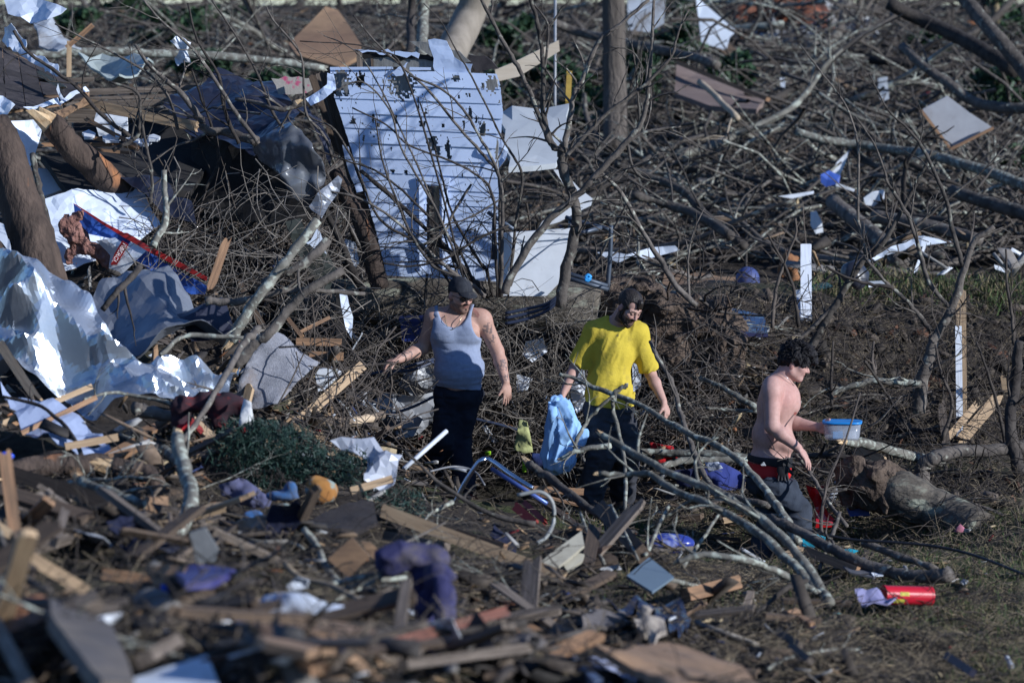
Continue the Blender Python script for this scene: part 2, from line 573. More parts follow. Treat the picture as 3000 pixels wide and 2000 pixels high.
insul = M('pink_brown_insulation', (0.34, 0.18, 0.15), (0.17, 0.085, 0.07), scale=12, bump=1.0, bscale=30, bdist=0.04, vary=0.05, rough=1.0, spec=0.05)
plas_clear = M('milky_plastic_film', (0.55, 0.58, 0.66), (0.45, 0.48, 0.56), scale=6, bump=0.2, rough=0.3, vary=0.05, alpha=0.72)
plas_grey = M('grey_plastic_sheet', (0.36, 0.37, 0.39), (0.28, 0.29, 0.31), scale=4, bump=0.2, rough=0.38, vary=0.12, dirt=(0.16, 0.13, 0.1), dirt_amt=0.34)
litter = M('litter_scraps', (1, 1, 1), attr=True, scale=14, bump=0.3, vary=0.0, rough=0.8)
skin = M('skin', (1, 1, 1), attr=True, scale=40, ramp=(0.2, 1.1), bump=0.08, bscale=160, vary=0.0, rough=0.6, spec=0.28, sss=0.05)
soil = M('clod_soil', (0.135, 0.1, 0.078), (0.06, 0.045, 0.036), scale=7, bump=1.0, bscale=30, bdist=0.04, vary=0.1, rough=1.0, spec=0.1)

def paint(name, c, rough=0.5, metal=0.0, dirt=True, spec=0.4, bump=0.1, vary=0.06, scale=5, **k):
    return M(name, c, tuple(x * 0.78 for x in c), scale=scale, rough=rough, metal=metal, bump=bump, vary=vary, spec=spec,
             dirt=(0.11, 0.085, 0.065) if dirt else None, dirt_amt=0.33, **k)

def cloth(name, c, dirt=0.3, bump=0.3, **k):
    return M(name, c, tuple(x * 0.75 for x in c), scale=9, rough=0.95, spec=0.12, bump=bump, bscale=60, bdist=0.01, vary=0.0,
             dirt=(0.1, 0.08, 0.06) if dirt else None, dirt_amt=dirt, dirt_scale=5, sheen=0.1, **k)

# ------------------------------------------------------------------ terrain
CTRL = [  # photo pixel + distance of points lying on the ground
    (-900, 2000, 12.5), (0, 2000, 12.5), (750, 2000, 13.2), (1500, 2000, 15.0), (2250, 2000, 17.5), (3000, 2000, 19.0), (3900, 2000, 19.5),
    (-700, 1700, 16.5), (0, 1700, 16.5), (750, 1700, 17.5), (1500, 1700, 20.5), (2250, 1700, 22.8), (3000, 1700, 23.3), (3700, 1700, 23.5),
    (-600, 1500, 20), (0, 1500, 20.0), (750, 1500, 21.2), (1250, 1500, 25.0), (1800, 1500, 27.9), (2350, 1640, 25.4), (3000, 1500, 26.6), (3600, 1500, 26.8),
    (-500, 1300, 22.8), (0, 1300, 22.8), (500, 1320, 23.2), (900, 1380, 25.2), (1300, 1472, 28.4), (1850, 1480, 28.2), (2330, 1690, 26.95), (2700, 1500, 27.4), (3000, 1380, 29.0),
    (1150, 1330, 30.0), (1500, 1300, 30.2), (1850, 1300, 30.3), (2150, 1330, 29.4), (2350, 1300, 30.0),
    (2050, 1010, 30.8), (2250, 1060, 31.0), (2480, 1000, 31.6), (2600, 880, 32.6), (2800, 850, 33.0), (3000, 880, 33.0), (3300, 900, 33.0), (2700, 1150, 31.2), (2950, 1150, 31.2),
    (2250, 905, 36.0), (2600, 900, 37.0), (3000, 880, 37.0), (1700, 930, 35.0), (1900, 920, 35.5),
    (-500, 950, 28.3), (0, 930, 28.3), (400, 930, 28.3), (750, 1000, 28.5), (950, 1130, 29.0), (0, 1170, 25.3), (400, 1240, 25.3), (700, 1200, 25.8), (900, 1260, 27.0),
    (-500, 800, 30.5), (0, 800, 30.5), (600, 790, 30.5), (1050, 900, 30.9), (1450, 1020, 31.0), (0, 800, 33), (600, 800, 33), (1200, 860, 33.5), (1700, 1080, 31.0),
    (0, 650, 44), (800, 650, 44), (1500, 650, 44), (2000, 690, 42), (2500, 700, 42), (3000, 700, 42), (3600, 700, 42), (-600, 650, 44),
    (-800, 300, 53), (500, 300, 53), (1500, 300, 53), (2500, 300, 53), (3500, 300, 53),
    (-800, 95, 64), (500, 95, 64), (1500, 95, 64), (2500, 95, 64), (3600, 95, 64),
    (-900, 16, 75), (1000, 16, 75), (2000, 16, 75), (3900, 16, 75)]
_cw = np.array([P(*c) for c in CTRL])
def _tps(r2):
    return 0.5 * r2 * np.log(r2 + 1e-9)
_A = _tps(((_cw[:, None, :2] - _cw[None, :, :2]) ** 2).sum(2))
_n = len(_cw)
_Kc = np.zeros((_n + 3, _n + 3))
_Kc[:_n, :_n] = _A + np.eye(_n) * 0.05
_Kc[:_n, _n] = 1
_Kc[:_n, _n + 1:] = _cw[:, :2]
_Kc[_n:, :_n] = _Kc[:_n, _n:].T
_wt = np.linalg.solve(_Kc, np.concatenate([_cw[:, 2], [0, 0, 0]]))

def _H0(x, y):
    xs = 9.0 + np.clip(y, -20, 60) * 0.13
    xc = np.clip(x, -xs, xs)
    yc = np.clip(y, -16.5, 48)
    s = np.stack([xc, yc], -1)
    out = np.zeros(np.shape(x))
    flat = s.reshape(-1, 2)
    res = np.empty(len(flat))
    for i in range(0, len(flat), 20000):
        b = flat[i:i + 20000]
        res[i:i + 20000] = _tps(((b[:, None, :] - _cw[None, :, :2]) ** 2).sum(2)) @ _wt[:_n] + _wt[_n] + b @ _wt[_n + 1:]
    out = res.reshape(np.shape(x))
    q = np.stack([x, y, np.zeros_like(x)], -1)
    near = np.clip((14 - y) / 10, 0.25, 1)
    heap = 1 + 1.1 * np.clip((-3 - y) / 4, 0, 1) * np.clip((2.2 - x) / 1.5, 0, 1)
    out = out + near * (0.07 * heap * fbm(q * 1.3, 3, 3) + 0.022 * fbm(q * 7.0, 2, 9))
    out = out - np.clip(y - 48, 0, 1e9) * 0.03 + np.clip((y - 60) / 300, 0, 1) * 0.5 * fbm(q * 0.02, 2, 5) * (y > 60)
    return out

def _axis(dense0, dense1, step, lo, hi, grow=1.18):
    a = list(np.arange(dense0, dense1 + 1e-6, step))
    s = step
    while a[-1] < hi:
        s *= grow
        a.append(a[-1] + s)
    s = step
    while a[0] > lo:
        s *= grow
        a.insert(0, a[0] - s)
    return np.array(a)
GX = _axis(-7.5, 7.5, 0.085, -2500, 2500, 1.12)
GY = _axis(-16.5, 9.0, 0.085, -400, 3500, 1.06)
_gx, _gy = np.meshgrid(GX, GY)
GZ = _H0(_gx, _gy)

def H(x, y):
    """terrain height, bilinear on the mesh grid"""
    x = np.asarray(x, float)
    y = np.asarray(y, float)
    i = np.clip(np.searchsorted(GX, x) - 1, 0, len(GX) - 2)
    j = np.clip(np.searchsorted(GY, y) - 1, 0, len(GY) - 2)
    u = (x - GX[i]) / (GX[i + 1] - GX[i])
    v = (y - GY[j]) / (GY[j + 1] - GY[j])
    return GZ[j, i] * (1 - u) * (1 - v) + GZ[j, i + 1] * u * (1 - v) + GZ[j + 1, i] * (1 - u) * v + GZ[j + 1, i + 1] * u * v

_ds = np.concatenate([np.arange(11, 40, 0.04), np.arange(40, 90, 0.15)])
def gd(px, py):
    """distance at which the line of sight through a pixel meets the ground"""
    v = FW + np.array([1.0, 0, 0]) * (px - 1500.0) / F + UP * (1000.0 - py) / F
    p = CAM[None, :] + v[None, :] * (_ds / v[1])[:, None]
    below = p[:, 2] <= H(p[:, 0], p[:, 1])
    k = np.argmax(below)
    return float(_ds[k]) if below[k] else 90.0

def G(px, py, lift=0.0):
    q = P(px, py, gd(px, py))
    q[2] += lift
    return q

# grass weight: right foreground lawn, strip by the men, top of the berm
def grassy(x, y):
    q = np.stack([x, y, np.zeros_like(x)], -1)
    n = fbm(q * 0.9, 3, 21)
    lawn = np.clip((x - 0.8 + 0.18 * (y + 4)) / 1.2, 0, 1) * np.clip((-0.4 - y) / 0.8, 0, 1)
    strip = np.exp(-((x + 0.0) / 1.3) ** 2) * np.exp(-((y + 1.0) / 0.9) ** 2)
    berm = np.clip((x - 2.2) / 0.8, 0, 1) * np.clip((y - 4.2) / 0.6, 0, 1) * np.clip((7.5 - y) / 1.0, 0, 1)
    return np.clip(1 - (y - 9) / 4, .25, 1) * np.clip(0.62 * lawn + strip + 1.1 * berm + 0.5 * n, 0, 1)

gv = np.stack([_gx, _gy, GZ], -1).reshape(-1, 3)
nx, ny = len(GX), len(GY)
ii = (np.arange(ny - 1)[:, None] * nx + np.arange(nx - 1)[None, :]).ravel()
gf = np.stack([ii, ii + 1, ii + nx + 1, ii + nx], 1)
gw = grassy(gv[:, 0], gv[:, 1])
gcol = np.stack([gw, gw, gw], 1)
gm = bpy.data.materials.new('ground_litter_soil')
gm.use_nodes = True
_nt = gm.node_tree
_b = _nt.nodes['Principled BSDF']
_tc = _nt.nodes.new('ShaderNodeTexCoord')
def _noise(sc, det=8, rgh=0.65):
    q = _nt.nodes.new('ShaderNodeTexNoise')
    q.inputs['Scale'].default_value = sc
    q.inputs['Detail'].default_value = det
    q.inputs['Roughness'].default_value = rgh
    _nt.links.new(_tc.outputs['Object'], q.inputs['Vector'])
    return q.outputs['Fac']
def _cr(src, stops):
    q = _nt.nodes.new('ShaderNodeValToRGB')
    e = q.color_ramp.elements
    while len(e) < len(stops):
        e.new(0.5)
    for k, (p_, c_) in enumerate(stops):
        e[k].position = p_
        e[k].color = (*c_, 1)
    _nt.links.new(src, q.inputs['Fac'])
    return q.outputs['Color']
def _mx(f, a, b):
    q = _nt.nodes.new('ShaderNodeMix')
    q.data_type = 'RGBA'
    _nt.links.new(f, q.inputs[0])
    _nt.links.new(a, q.inputs[6])
    _nt.links.new(b, q.inputs[7])
    return q.outputs[2]
_soil = _cr(_noise(5), [(0.3, (0.024, 0.02, 0.018)), (0.5, (0.055, 0.045, 0.038)), (0.62, (0.085, 0.07, 0.059)), (0.74, (0.13, 0.11, 0.094))])
_grs = _cr(_noise(16), [(0.3, (0.03, 0.036, 0.018)), (0.52, (0.07, 0.085, 0.036)), (0.7, (0.15, 0.135, 0.075))])
_ga = _nt.nodes.new('ShaderNodeAttribute')
_ga.attribute_name = 'Col'
_nt.links.new(_mx(_ga.outputs['Fac'], _soil, _grs), _b.inputs['Base Color'])
_b.inputs['Roughness'].default_value = 0.97
_b.inputs['Specular IOR Level'].default_value = 0.15
_bp = _nt.nodes.new('ShaderNodeBump')
_bp.inputs['Strength'].default_value = 1.0
_bp.inputs['Distance'].default_value = 0.06
_nt.links.new(_noise(18, 10, 0.7), _bp.inputs['Height'])
_nt.links.new(_bp.outputs['Normal'], _b.inputs['Normal'])
gme = make_mesh('ground', gv, gf, True, gcol)
ground = link('ground', gme, gm, kind='structure', label='dark littered soil and patchy grass sloping up to the woods')

# ------------------------------------------------------------------ soft-body modelling on a distance grid
class Sdf:
    def __init__(s, lo, hi, h):
        lo, hi = np.minimum(lo, hi), np.maximum(lo, hi)
        s.lo = np.asarray(lo, float)
        s.h = h
        s.ax = [np.arange(lo[i], hi[i] + h, h) for i in range(3)]
        s.D = np.full(tuple(len(a) for a in s.ax), 0.6, np.float32)
    def sub(s, lo, hi):
        sl = []
        for i in range(3):
            a = int(np.clip(np.floor((lo[i] - s.lo[i]) / s.h), 0, len(s.ax[i])))
            b = int(np.clip(np.ceil((hi[i] - s.lo[i]) / s.h) + 1, 0, len(s.ax[i])))
            sl.append(slice(a, b))
        return tuple(sl)
    def pts(s, sl):
        X, Y, Z = np.meshgrid(s.ax[0][sl[0]], s.ax[1][sl[1]], s.ax[2][sl[2]], indexing='ij')
        return np.stack([X, Y, Z], -1).astype(np.float32)
    def comb(s, sl, d, k, op):
        D = s.D[sl]
        if op == 'add':
            if k > 0:
                hh = np.maximum(k - np.abs(D - d), 0) / k
                s.D[sl] = np.minimum(D, d) - hh * hh * k * 0.25
            else:
                s.D[sl] = np.minimum(D, d)
        elif op == 'sub':
            if k > 0:
                hh = np.maximum(k - np.abs(D + d), 0) / k
                s.D[sl] = np.maximum(D, -d) + hh * hh * k * 0.25
            else:
                s.D[sl] = np.maximum(D, -d)
        else:
            s.D[sl] = np.maximum(D, d)
    def cone(s, a, b, ra, rb, k=0.02, op='add', capped=False):
        a, b = np.asarray(a, float), np.asarray(b, float)
        mg = max(ra, rb) + k + 0.05
        sl = s.sub(np.minimum(a, b) - mg, np.maximum(a, b) + mg)
        p = s.pts(sl) - a
        ba = b - a
        L2 = float(ba @ ba) + 1e-12
        t = (p @ ba) / L2
        tc = np.clip(t, 0, 1)
        d = np.linalg.norm(p - tc[..., None] * ba, axis=-1) - (ra + (rb - ra) * tc)
        if capped:
            d = np.maximum(d, (t - 1) * math.sqrt(L2))
        s.comb(sl, d, k, op)
    def chain(s, pts, rad, k=0.02):
        for i in range(len(pts) - 1):
            s.cone(pts[i], pts[i + 1], rad[i], rad[i + 1], k if i == 0 else min(k, 0.012))
    def ell(s, c, r, ax=None, k=0.03, op='add'):
        c = np.asarray(c, float)
        r = np.asarray(r, float)
        mg = r.max() + k + 0.05
        sl = s.sub(c - mg, c + mg)
        p = s.pts(sl) - c
        if ax is not None:
            p = p @ np.asarray(ax, float).T
        k0 = np.linalg.norm(p / r, axis=-1)
        k1 = np.linalg.norm(p / (r * r), axis=-1) + 1e-9
        d = k0 * (k0 - 1) / k1
        d = np.where(k0 < 1e-3, -r.min(), d)
        s.comb(sl, d, k, op)
    def ycyl(s, px, py, rx, rz, d0, ymin=-9, ymax=9, k=0.012):
        """cut an elliptic hole running along the line of sight, centre and radii in photo pixels"""
        c = P(px, py, d0)
        rx, rz = rx * m_px(d0), rz * m_px(d0)
        sl = s.sub(c - np.array([rx + .06, 9, rz + .06]), c + np.array([rx + .06, 9, rz + .06]))
        p = s.pts(sl)
        q = np.sqrt(((p[..., 0] - c[0]) / rx) ** 2 + ((p[..., 2] - c[2]) / rz) ** 2)
        d = (q - 1) * min(rx, rz)
        d = np.maximum(d, np.maximum(ymin - p[..., 1], p[..., 1] - ymax))
        s.comb(sl, d, k, 'sub')
    def half(s, c, n):
        """keep the side where (p-c).n < 0"""
        sl = (slice(None),) * 3
        n = nrm(n)
        X, Y, Z = s.ax
        d = (X[:, None, None] - c[0]) * n[0] + (Y[None, :, None] - c[1]) * n[1] + (Z[None, None, :] - c[2]) * n[2]
        s.D = np.maximum(s.D, d.astype(np.float32))
    def wrinkle(s, fn, band=0.05):
        m = np.abs(s.D) < band
        idx = np.argwhere(m)
        p = np.stack([s.ax[i][idx[:, i]] for i in range(3)], 1)
        s.D[m] += fn(p).astype(np.float32)
    def copy(s):
        o = object.__new__(Sdf)
        o.lo, o.h, o.ax, o.D = s.lo, s.h, s.ax, s.D.copy()
        return o
    def nets(s):
        V = s.D
        sg = V < 0
        n = np.array(V.shape) - 1
        cnt = np.zeros(n, np.uint8)
        for dx in (0, 1):
            for dy in (0, 1):
                for dz in (0, 1):
                    cnt += sg[dx:dx + n[0], dy:dy + n[1], dz:dz + n[2]]
        mask = (cnt > 0) & (cnt < 8)
        cells = np.argwhere(mask)
        idx = np.full(n, -1, np.int32)
        idx[mask] = np.arange(len(cells))
        pos = np.zeros((len(cells), 3))
        num = np.zeros(len(cells))
        cor = [(a, b, c) for a in (0, 1) for b in (0, 1) for c in (0, 1)]
        val = {q: V[cells[:, 0] + q[0], cells[:, 1] + q[1], cells[:, 2] + q[2]] for q in cor}
        for q in cor:
            for ax in range(3):
                if q[ax] == 0:
                    r = list(q)
                    r[ax] = 1
                    a, b = val[q], val[tuple(r)]
                    cr = (a < 0) != (b < 0)
                    t = np.where(cr, a / np.where(cr, a - b, 1), 0)
                    e = np.tile(np.array(q, float), (len(cells), 1))
                    e[:, ax] += t
                    pos += e * cr[:, None]
                    num += cr
        pos = (cells + pos / num[:, None]) * s.h + s.lo
        faces = []
        for ax in range(3):
            u, w = (ax + 1) % 3, (ax + 2) % 3
            a = np.take(sg, range(0, V.shape[ax] - 1), ax)
            b = np.take(sg, range(1, V.shape[ax]), ax)
            e = np.argwhere(a != b)
            ok = (e[:, u] > 0) & (e[:, w] > 0) & (e[:, u] < n[u]) & (e[:, w] < n[w])
            e = e[ok]
            inside = a[e[:, 0], e[:, 1], e[:, 2]]
            def cid(du, dw):
                q = e.copy()
                q[:, u] -= du
                q[:, w] -= dw
                return idx[q[:, 0], q[:, 1], q[:, 2]]
            quad = np.stack([cid(1, 1), cid(0, 1), cid(0, 0), cid(1, 0)], 1)
            quad[~inside] = quad[~inside][:, ::-1]
            faces.append(quad)
        return pos, np.vstack(faces)
    def mesh(s, name, mat, parent=None, col=None, smooth=True, **kw):
        v, f = s.nets()
        return put(name, v, f, mat, parent=parent, smooth=smooth, cols=col(v) if col else None, **kw)

def folds(sx, sy, sz, amp, seed):
    return lambda p: -amp * (1 - np.abs(fbm(p * np.array([sx, sy, sz]), 2, seed)) * 1.6)

# ------------------------------------------------------------------ heads and hands
class Head:
    """frame of a head: l = the person's left, f = forward, u = up"""
    def __init__(s, c, yaw, pitch, roll=0.0, k=1.0):
        s.c = np.asarray(c, float)
        f = np.array([math.sin(yaw), -math.cos(yaw), 0])
        u = np.array([0, 0, 1.0])
        l = np.cross(u, f)
        f2 = f * math.cos(pitch) - u * math.sin(pitch)
        u2 = u * math.cos(pitch) + f * math.sin(pitch)
        l2 = l * math.cos(roll) + u2 * math.sin(roll)
        u3 = u2 * math.cos(roll) - l * math.sin(roll)
        s.ax = np.array([l2, f2, u3])
        s.k = k
    def w(s, l, f, u):
        return s.c + (np.array([l, f, u]) * s.k) @ s.ax
    def loc(s, p):
        return ((p - s.c) @ s.ax.T) / s.k
    def build(s, g, full=1.0):
        k = s.k
        g.ell(s.w(0, -.014, .035), np.array([.076, .097, .087]) * k, s.ax, 0.02)
        g.ell(s.w(0, .022, -.04), np.array([.062 * full, .07, .074]) * k, s.ax, 0.03)
        g.cone(s.w(0, .066, -.094), s.w(0, .05, -.09), .024 * k, .03 * k, 0.02)
        for q in (-1, 1):
            g.cone(s.w(q * .05, -.0, -.066), s.w(q * .014, .066, -.098), .026 * k * full, .018 * k, 0.02)
            g.cone(s.w(q * .048, .055, -.016), s.w(q * .034, .07, -.028), .02 * k * full, .018 * k, 0.02)
            g.cone(s.w(q * .012, .085, .02), s.w(q * .05, .068, .018), .013 * k, .011 * k, 0.012)
            g.ell(s.w(q * .0765, -.012, -.012), np.array([.011, .02, .033]) * k, s.ax, 0.006)
        for q in (-1, 1):
            g.ell(s.w(q * .031, .092, .0), np.array([.018, .016, .011]) * k, s.ax, 0.008, 'sub')
        g.cone(s.w(0, .082, .012), s.w(0, .108, -.03), .0085 * k, .012 * k, 0.01)
        for q in (-1, 1):
            g.ell(s.w(q * .012, .094, -.034), np.array([.009, .012, .008]) * k, s.ax, 0.006)
            g.ell(s.w(q * .031, .08, .0), np.array([.014, .012, .012]) * k, s.ax, 0.003)
        g.ell(s.w(0, .085, -.058), np.array([.024, .01, .006]) * k, s.ax, 0.006)
        g.ell(s.w(0, .083, -.069), np.array([.021, .011, .006]) * k, s.ax, 0.006)
    def paint(s, p, col, beard=0.0, brow=(0.02, 0.014, 0.01), lip=(0.36, 0.17, 0.145), closed=True):
        q = s.loc(p)
        l, f, u = q[:, 0], q[:, 1], q[:, 2]
        inh = (np.abs(l) < .1) & (np.abs(f) < .13) & (np.abs(u) < .14)
        def mixc(m, c):
            m = np.clip(m, 0, 1)[:, None] * inh[:, None]
            col[:] = col * (1 - m) + np.array(c) * m
        cheek = np.exp(-(((np.abs(l) - .04) / .022) ** 2 + ((u + .028) / .02) ** 2)) * (f > .02)
        mixc(cheek * .35, (0.5, 0.22, 0.19))
        nose = np.exp(-((l / .014) ** 2 + ((u + .028) / .016) ** 2)) * (f > .09)
        mixc(nose * .4, (0.5, 0.2, 0.17))
        if beard:
            jaw = (u < -.042 + .02 * np.clip((.05 - f) / .06, 0, 1) ) & (u < -.046 + .9 * np.clip(.03 - f, 0, .06)) & (f > -.03)
            n = vnoise(p * 160, 4) * .25 + .8
            mixc(jaw * n * beard, brow)
            stache = (np.abs(u + .0465) < .0085) & (np.abs(l) < .032) & (f > .06)
            mixc(stache * 1.0, brow)
        mixc(((np.abs(u + .0635) < .0095) & (np.abs(l) < .022) & (f > .07)) * .7, lip)
        mixc(((np.abs(u + .0635) < .0022) & (np.abs(l) < .023) & (f > .07)) * .8, (0.1, 0.03, 0.03))
        br = (np.abs(u - .024 + .1 * (np.abs(l) - .03) ** 2 * 20) < .0055) & (np.abs(np.abs(l) - .033) < .021) & (f > .05)
        mixc(br * .9, brow)
        ey = (np.abs(u - (-.003 if closed else 0)) < (.0042 if closed else .0055)) & (np.abs(np.abs(l) - .031) < .0145) & (f > .06)
        mixc(ey * .92, (0.025, 0.018, 0.016))
        if not closed:
            ew = (np.abs(u) < .004) & (np.abs(np.abs(np.abs(l) - .031) - .009) < .004) & (f > .06)
            mixc(ew * .8, (0.5, 0.48, 0.46))
        ear = (np.abs(l) > .078)
        mixc(ear * .35, (0.5, 0.2, 0.18))
        return col

def hand(g, wrist, d, n, side, curl=0.5, k=1.0, spread=1.0, thumb=None, curls=None):
    """d pointing direction, n palm normal, side = direction (any) towards the thumb"""
    d = nrm(d)
    n = nrm(np.asarray(n, float) - d * np.dot(n, d))
    t = np.cross(d, n)
    if np.dot(t, side) < 0:
        t = -t
    w = np.asarray(wrist, float)
    g.ell(w + d * .045 * k, np.array([.054, .041, .0165]) * k, np.array([d, t, n]), 0.014)
    g.cone(w + d * .02 * k + t * .012 * k, w + d * .045 * k + t * .03 * k, .018 * k, .015 * k, 0.012)
    ln = [.074, .084, .078, .06]
    for i in range(4):
        b = w + d * (.084 - .004 * abs(i - 1)) * k + t * (.028 - .0185 * i) * k
        cu = curls[i] if curls else curl * (0.85 + 0.12 * i)
        ang = 0.25 * cu
        dd = nrm(d + t * (.11 - .075 * i) * spread)
        p0 = b - d * .012 * k
        r0 = (.0098 - .0006 * i) * k
        for q, fr in enumerate((.42, .32, .26)):
            ang += cu * (0.55 if q else 0.35)
            v = dd * math.cos(ang) + n * math.sin(ang)
            p1 = p0 + v * ln[i] * fr * k * (1.15 if q == 0 else 1)
            g.cone(p0, p1, r0, r0 * .93, 0.006 if q == 0 else 0.003)
            p0, r0 = p1, r0 * .93
    td = nrm(thumb) if thumb is not None else nrm(d * .75 + t * .6 + n * .35 * curl)
    b = w + d * .028 * k + t * .03 * k
    g.cone(b, b + td * .034 * k, .0135 * k, .0115 * k, 0.01)
    g.cone(b + td * .034 * k, b + (td * .064 + n * .012 * curl) * k, .0115 * k, .0095 * k, 0.004)

SKIN = np.array([0.47, 0.285, 0.225])
def skin_col(p, base=SKIN, seed=5):
    n = fbm(p * 9, 2, seed)
    c = base[None, :] * (1 + 0.07 * n[:, None]) * np.array([1, 1, 1])
    r = np.clip(fbm(p * 4 + 7, 2, seed + 2), 0, 1)[:, None]
    return c * (1 - .25 * r) + np.array([0.5, 0.25, 0.21]) * .25 * r

VOX = 0.006

# ================================================================== person in the grey tank top and cap
def person_tank():
    d0 = 28.5
    J = lambda x, y, dd=0.0: P(x, y, d0 + dd)
    base = np.array([*J(1325, 1470)[:2], 0.0])
    base[2] = float(H(base[0], base[1]))
    root = thing('person', 'person in grey tank top and dark cap looking aside, tattooed arms held out', 'person', base, 'people picking through the wreckage')
    g = Sdf(J(1080, 1500, -.55) - [0, 0, .1], J(1520, 790, .6) + [0, 0, .05], VOX)
    hd = Head(J(1349, 862, -.06), R(36), R(17), R(3), 1.04)
    # torso
    g.ell(J(1336, 990), (.178, .125, .20), None, 0)
    g.ell(J(1345, 1080, -.035), (.172, .155, .17), None, .06)
    g.ell(J(1342, 1150), (.168, .125, .12), None, .05)
    for x in (1300, 1372):
        g.ell(J(x, 975, -.085), (.085, .055, .07), None, .04)
    g.cone(J(1290, 930), J(1398, 932), .072, .072, .05)
    tor = g.copy()
    g.cone(J(1330, 950, .02), hd.w(0, -.02, -.06), .072, .06, .03)
    g.cone(J(1325, 918, .03), J(1285, 925, .02), .05, .055, .04)
    g.cone(J(1338, 918, .03), J(1405, 930, .02), .05, .058, .04)
    hd.build(g, 1.06)
    # arms: the one on the photo's left reaches out and back, the other hangs
    sL, eL, wL = J(1271, 928), J(1240, 1018, .05), J(1168, 1052, -.13)
    sR, eR, wR = J(1414, 938), J(1457, 1028, .07), J(1481, 1118, -.02)
    g.ell(sL, (.066, .07, .075), None, .03)
    g.ell(sR, (.07, .072, .078), None, .03)
    g.cone(sL, eL, .062, .05, .03)
    g.cone(eL + (wL - eL) * .02, eL + (wL - eL) * .35, .048, .05, .02)
    g.cone(eL + (wL - eL) * .35, wL, .05, .031, .02)
    g.cone(sR, eR, .066, .05, .03)
    g.cone(eR, eR + (wR - eR) * .35, .047, .049, .02)
    g.cone(eR + (wR - eR) * .35, wR, .049, .031, .02)
    hand(g, wL + nrm(wL - eL) * .012, J(1122, 1064, -.17) - wL, (.25, .2, -1), (0, -1, .2), .95, 1.03)
    hand(g, wR + nrm(wR - eR) * .012, J(1489, 1176, -.03) - wR, (-.6, .8, 0), (-.6, -.8, 0), .3, 1.03)
    # legs inside the trousers
    hips = (J(1318, 1155), J(1368, 1155))
    knees = (J(1298, 1290, -.06), J(1345, 1290, .02))
    ank = (J(1256, 1425, .26), J(1362, 1432, -.12))
    for h_, k_, a_ in zip(hips, knees, ank):
        g.cone(h_, k_, .085, .06, .03)
        g.cone(k_, a_, .055, .04, .02)
    def colr(v):
        c = skin_col(v)
        hd.paint(v, c, .75, brow=(0.045, 0.026, 0.018), closed=True)
        n = fbm(v * 42, 2, 31)
        for cen, rad in ((J(1432, 965, -.06), .05), (J(1446, 1000, -.05), .055), (J(1473, 1068, -.03), .05), (J(1195, 1040, -.12), .05), (J(1480, 1100, -.06), .045)):
            dd = np.linalg.norm(v - cen, axis=1)
            mk = (dd < rad * (1 + .2 * n)) & (np.abs(n) < .28)
            c[mk] = c[mk] * .35 + np.array([.06, .075, .1]) * .5
        return c
    g.mesh('body', skin, root, colr)
    # tank top
    t = tor
    t.cone(J(1282, 915, .0), J(1290, 945, -.02), .035, .04, .03)
    t.cone(J(1392, 905, .0), J(1385, 945, -.02), .038, .04, .03)
    t.wrinkle(lambda p: -.0125 - .0075 * np.abs(fbm(p * np.array([7, 7, 22]) + p[:, 2:3] * 0, 2, 8)) - .006 * np.clip((P(0, 1040, d0)[2] - p[:, 2]) / .2, 0, 1) * (1 + fbm(p * np.array([5, 5, 30]), 2, 12)), .09)
    hem = J(1340, 1133)
    t.half(hem, np.array([-.1, 0, -1]))
    t.ycyl(1329, 893, 46, 62, d0, -9, 1.2)
    t.ycyl(1428, 930, 47, 66, d0)
    t.ycyl(1244, 935, 25, 56, d0)
    t.half(J(1330, 893), np.array([0, 0.3, 1]))
    tank = M('heather_grey_jersey', (0.235, 0.275, 0.38), (0.2, 0.235, 0.33), scale=40, rough=0.95, spec=.1, bump=.2, bscale=150, vary=0, sheen=.1)
    t.mesh('tank_top', tank, root)
    # trousers
    g2 = Sdf(J(1200, 1500, -.4) - [0, 0, .1], J(1440, 1100, .5), .007)
    g2.ell(J(1342, 1155), (.178, .14, .11), None, 0)
    for h_, k_, a_, in zip(hips, knees, ank):
        g2.cone(h_, k_, .107, .086, .04)
        g2.cone(k_, a_ + [0, 0, .02], .086, .082, .03)
    g2.wrinkle(lambda p: -.014 * np.abs(fbm(p * np.array([9, 9, 16]), 2, 40)), .08)
    g2.half(J(1340, 1118), (0, 0, 1))
    navy = M('navy_work_trousers', (0.022, 0.025, 0.037), (0.014, 0.016, 0.024), scale=10, rough=.9, spec=.15, bump=.2, vary=0)
    g2.mesh('trousers', navy, root)
    for a_ in ank:
        sh = Sdf(a_ - [.14, .26, .14], a_ + [.14, .14, .1], .007)
        sh.ell(a_ + [0, -.07, -.055], (.05, .13, .042), None, 0)
        sh.cone(a_ + [0, .0, -.03], a_ + [0, 0, .02], .052, .05, .03)
        sh.mesh('boot', M('dark_boot_leather', (.03, .024, .02), rough=.7, vary=0), root)
    # cap: crown, brim
    c = Sdf(hd.c - .2, hd.c + .22, .0045)
    c.ell(hd.w(0, -.012, .038), np.array([.0875, .106, .094]) * .98, hd.ax, 0)
    c.half(hd.w(0, 0, .030), -hd.ax[2] + hd.ax[1] * .12)
    c.wrinkle(lambda p: .0025 * (np.abs(hd.loc(p)[:, 0]) < .0045) - .002 * fbm(p * 26, 2, 3), .05)
    capm = M('worn_black_cap', (0.034, 0.037, 0.045), (0.021, 0.023, 0.03), scale=14, rough=.95, spec=.12, bump=.25, bscale=70, vary=0, dirt=(.2, .18, .15), dirt_amt=.31, dirt_scale=12)
    cap = c.mesh('cap', capm, root)
    b = Sdf(hd.c - .2, hd.c + .24, .0045)
    b.ell(hd.w(0, .085, .026), np.array([.07, .085, .028]), hd.ax, 0)
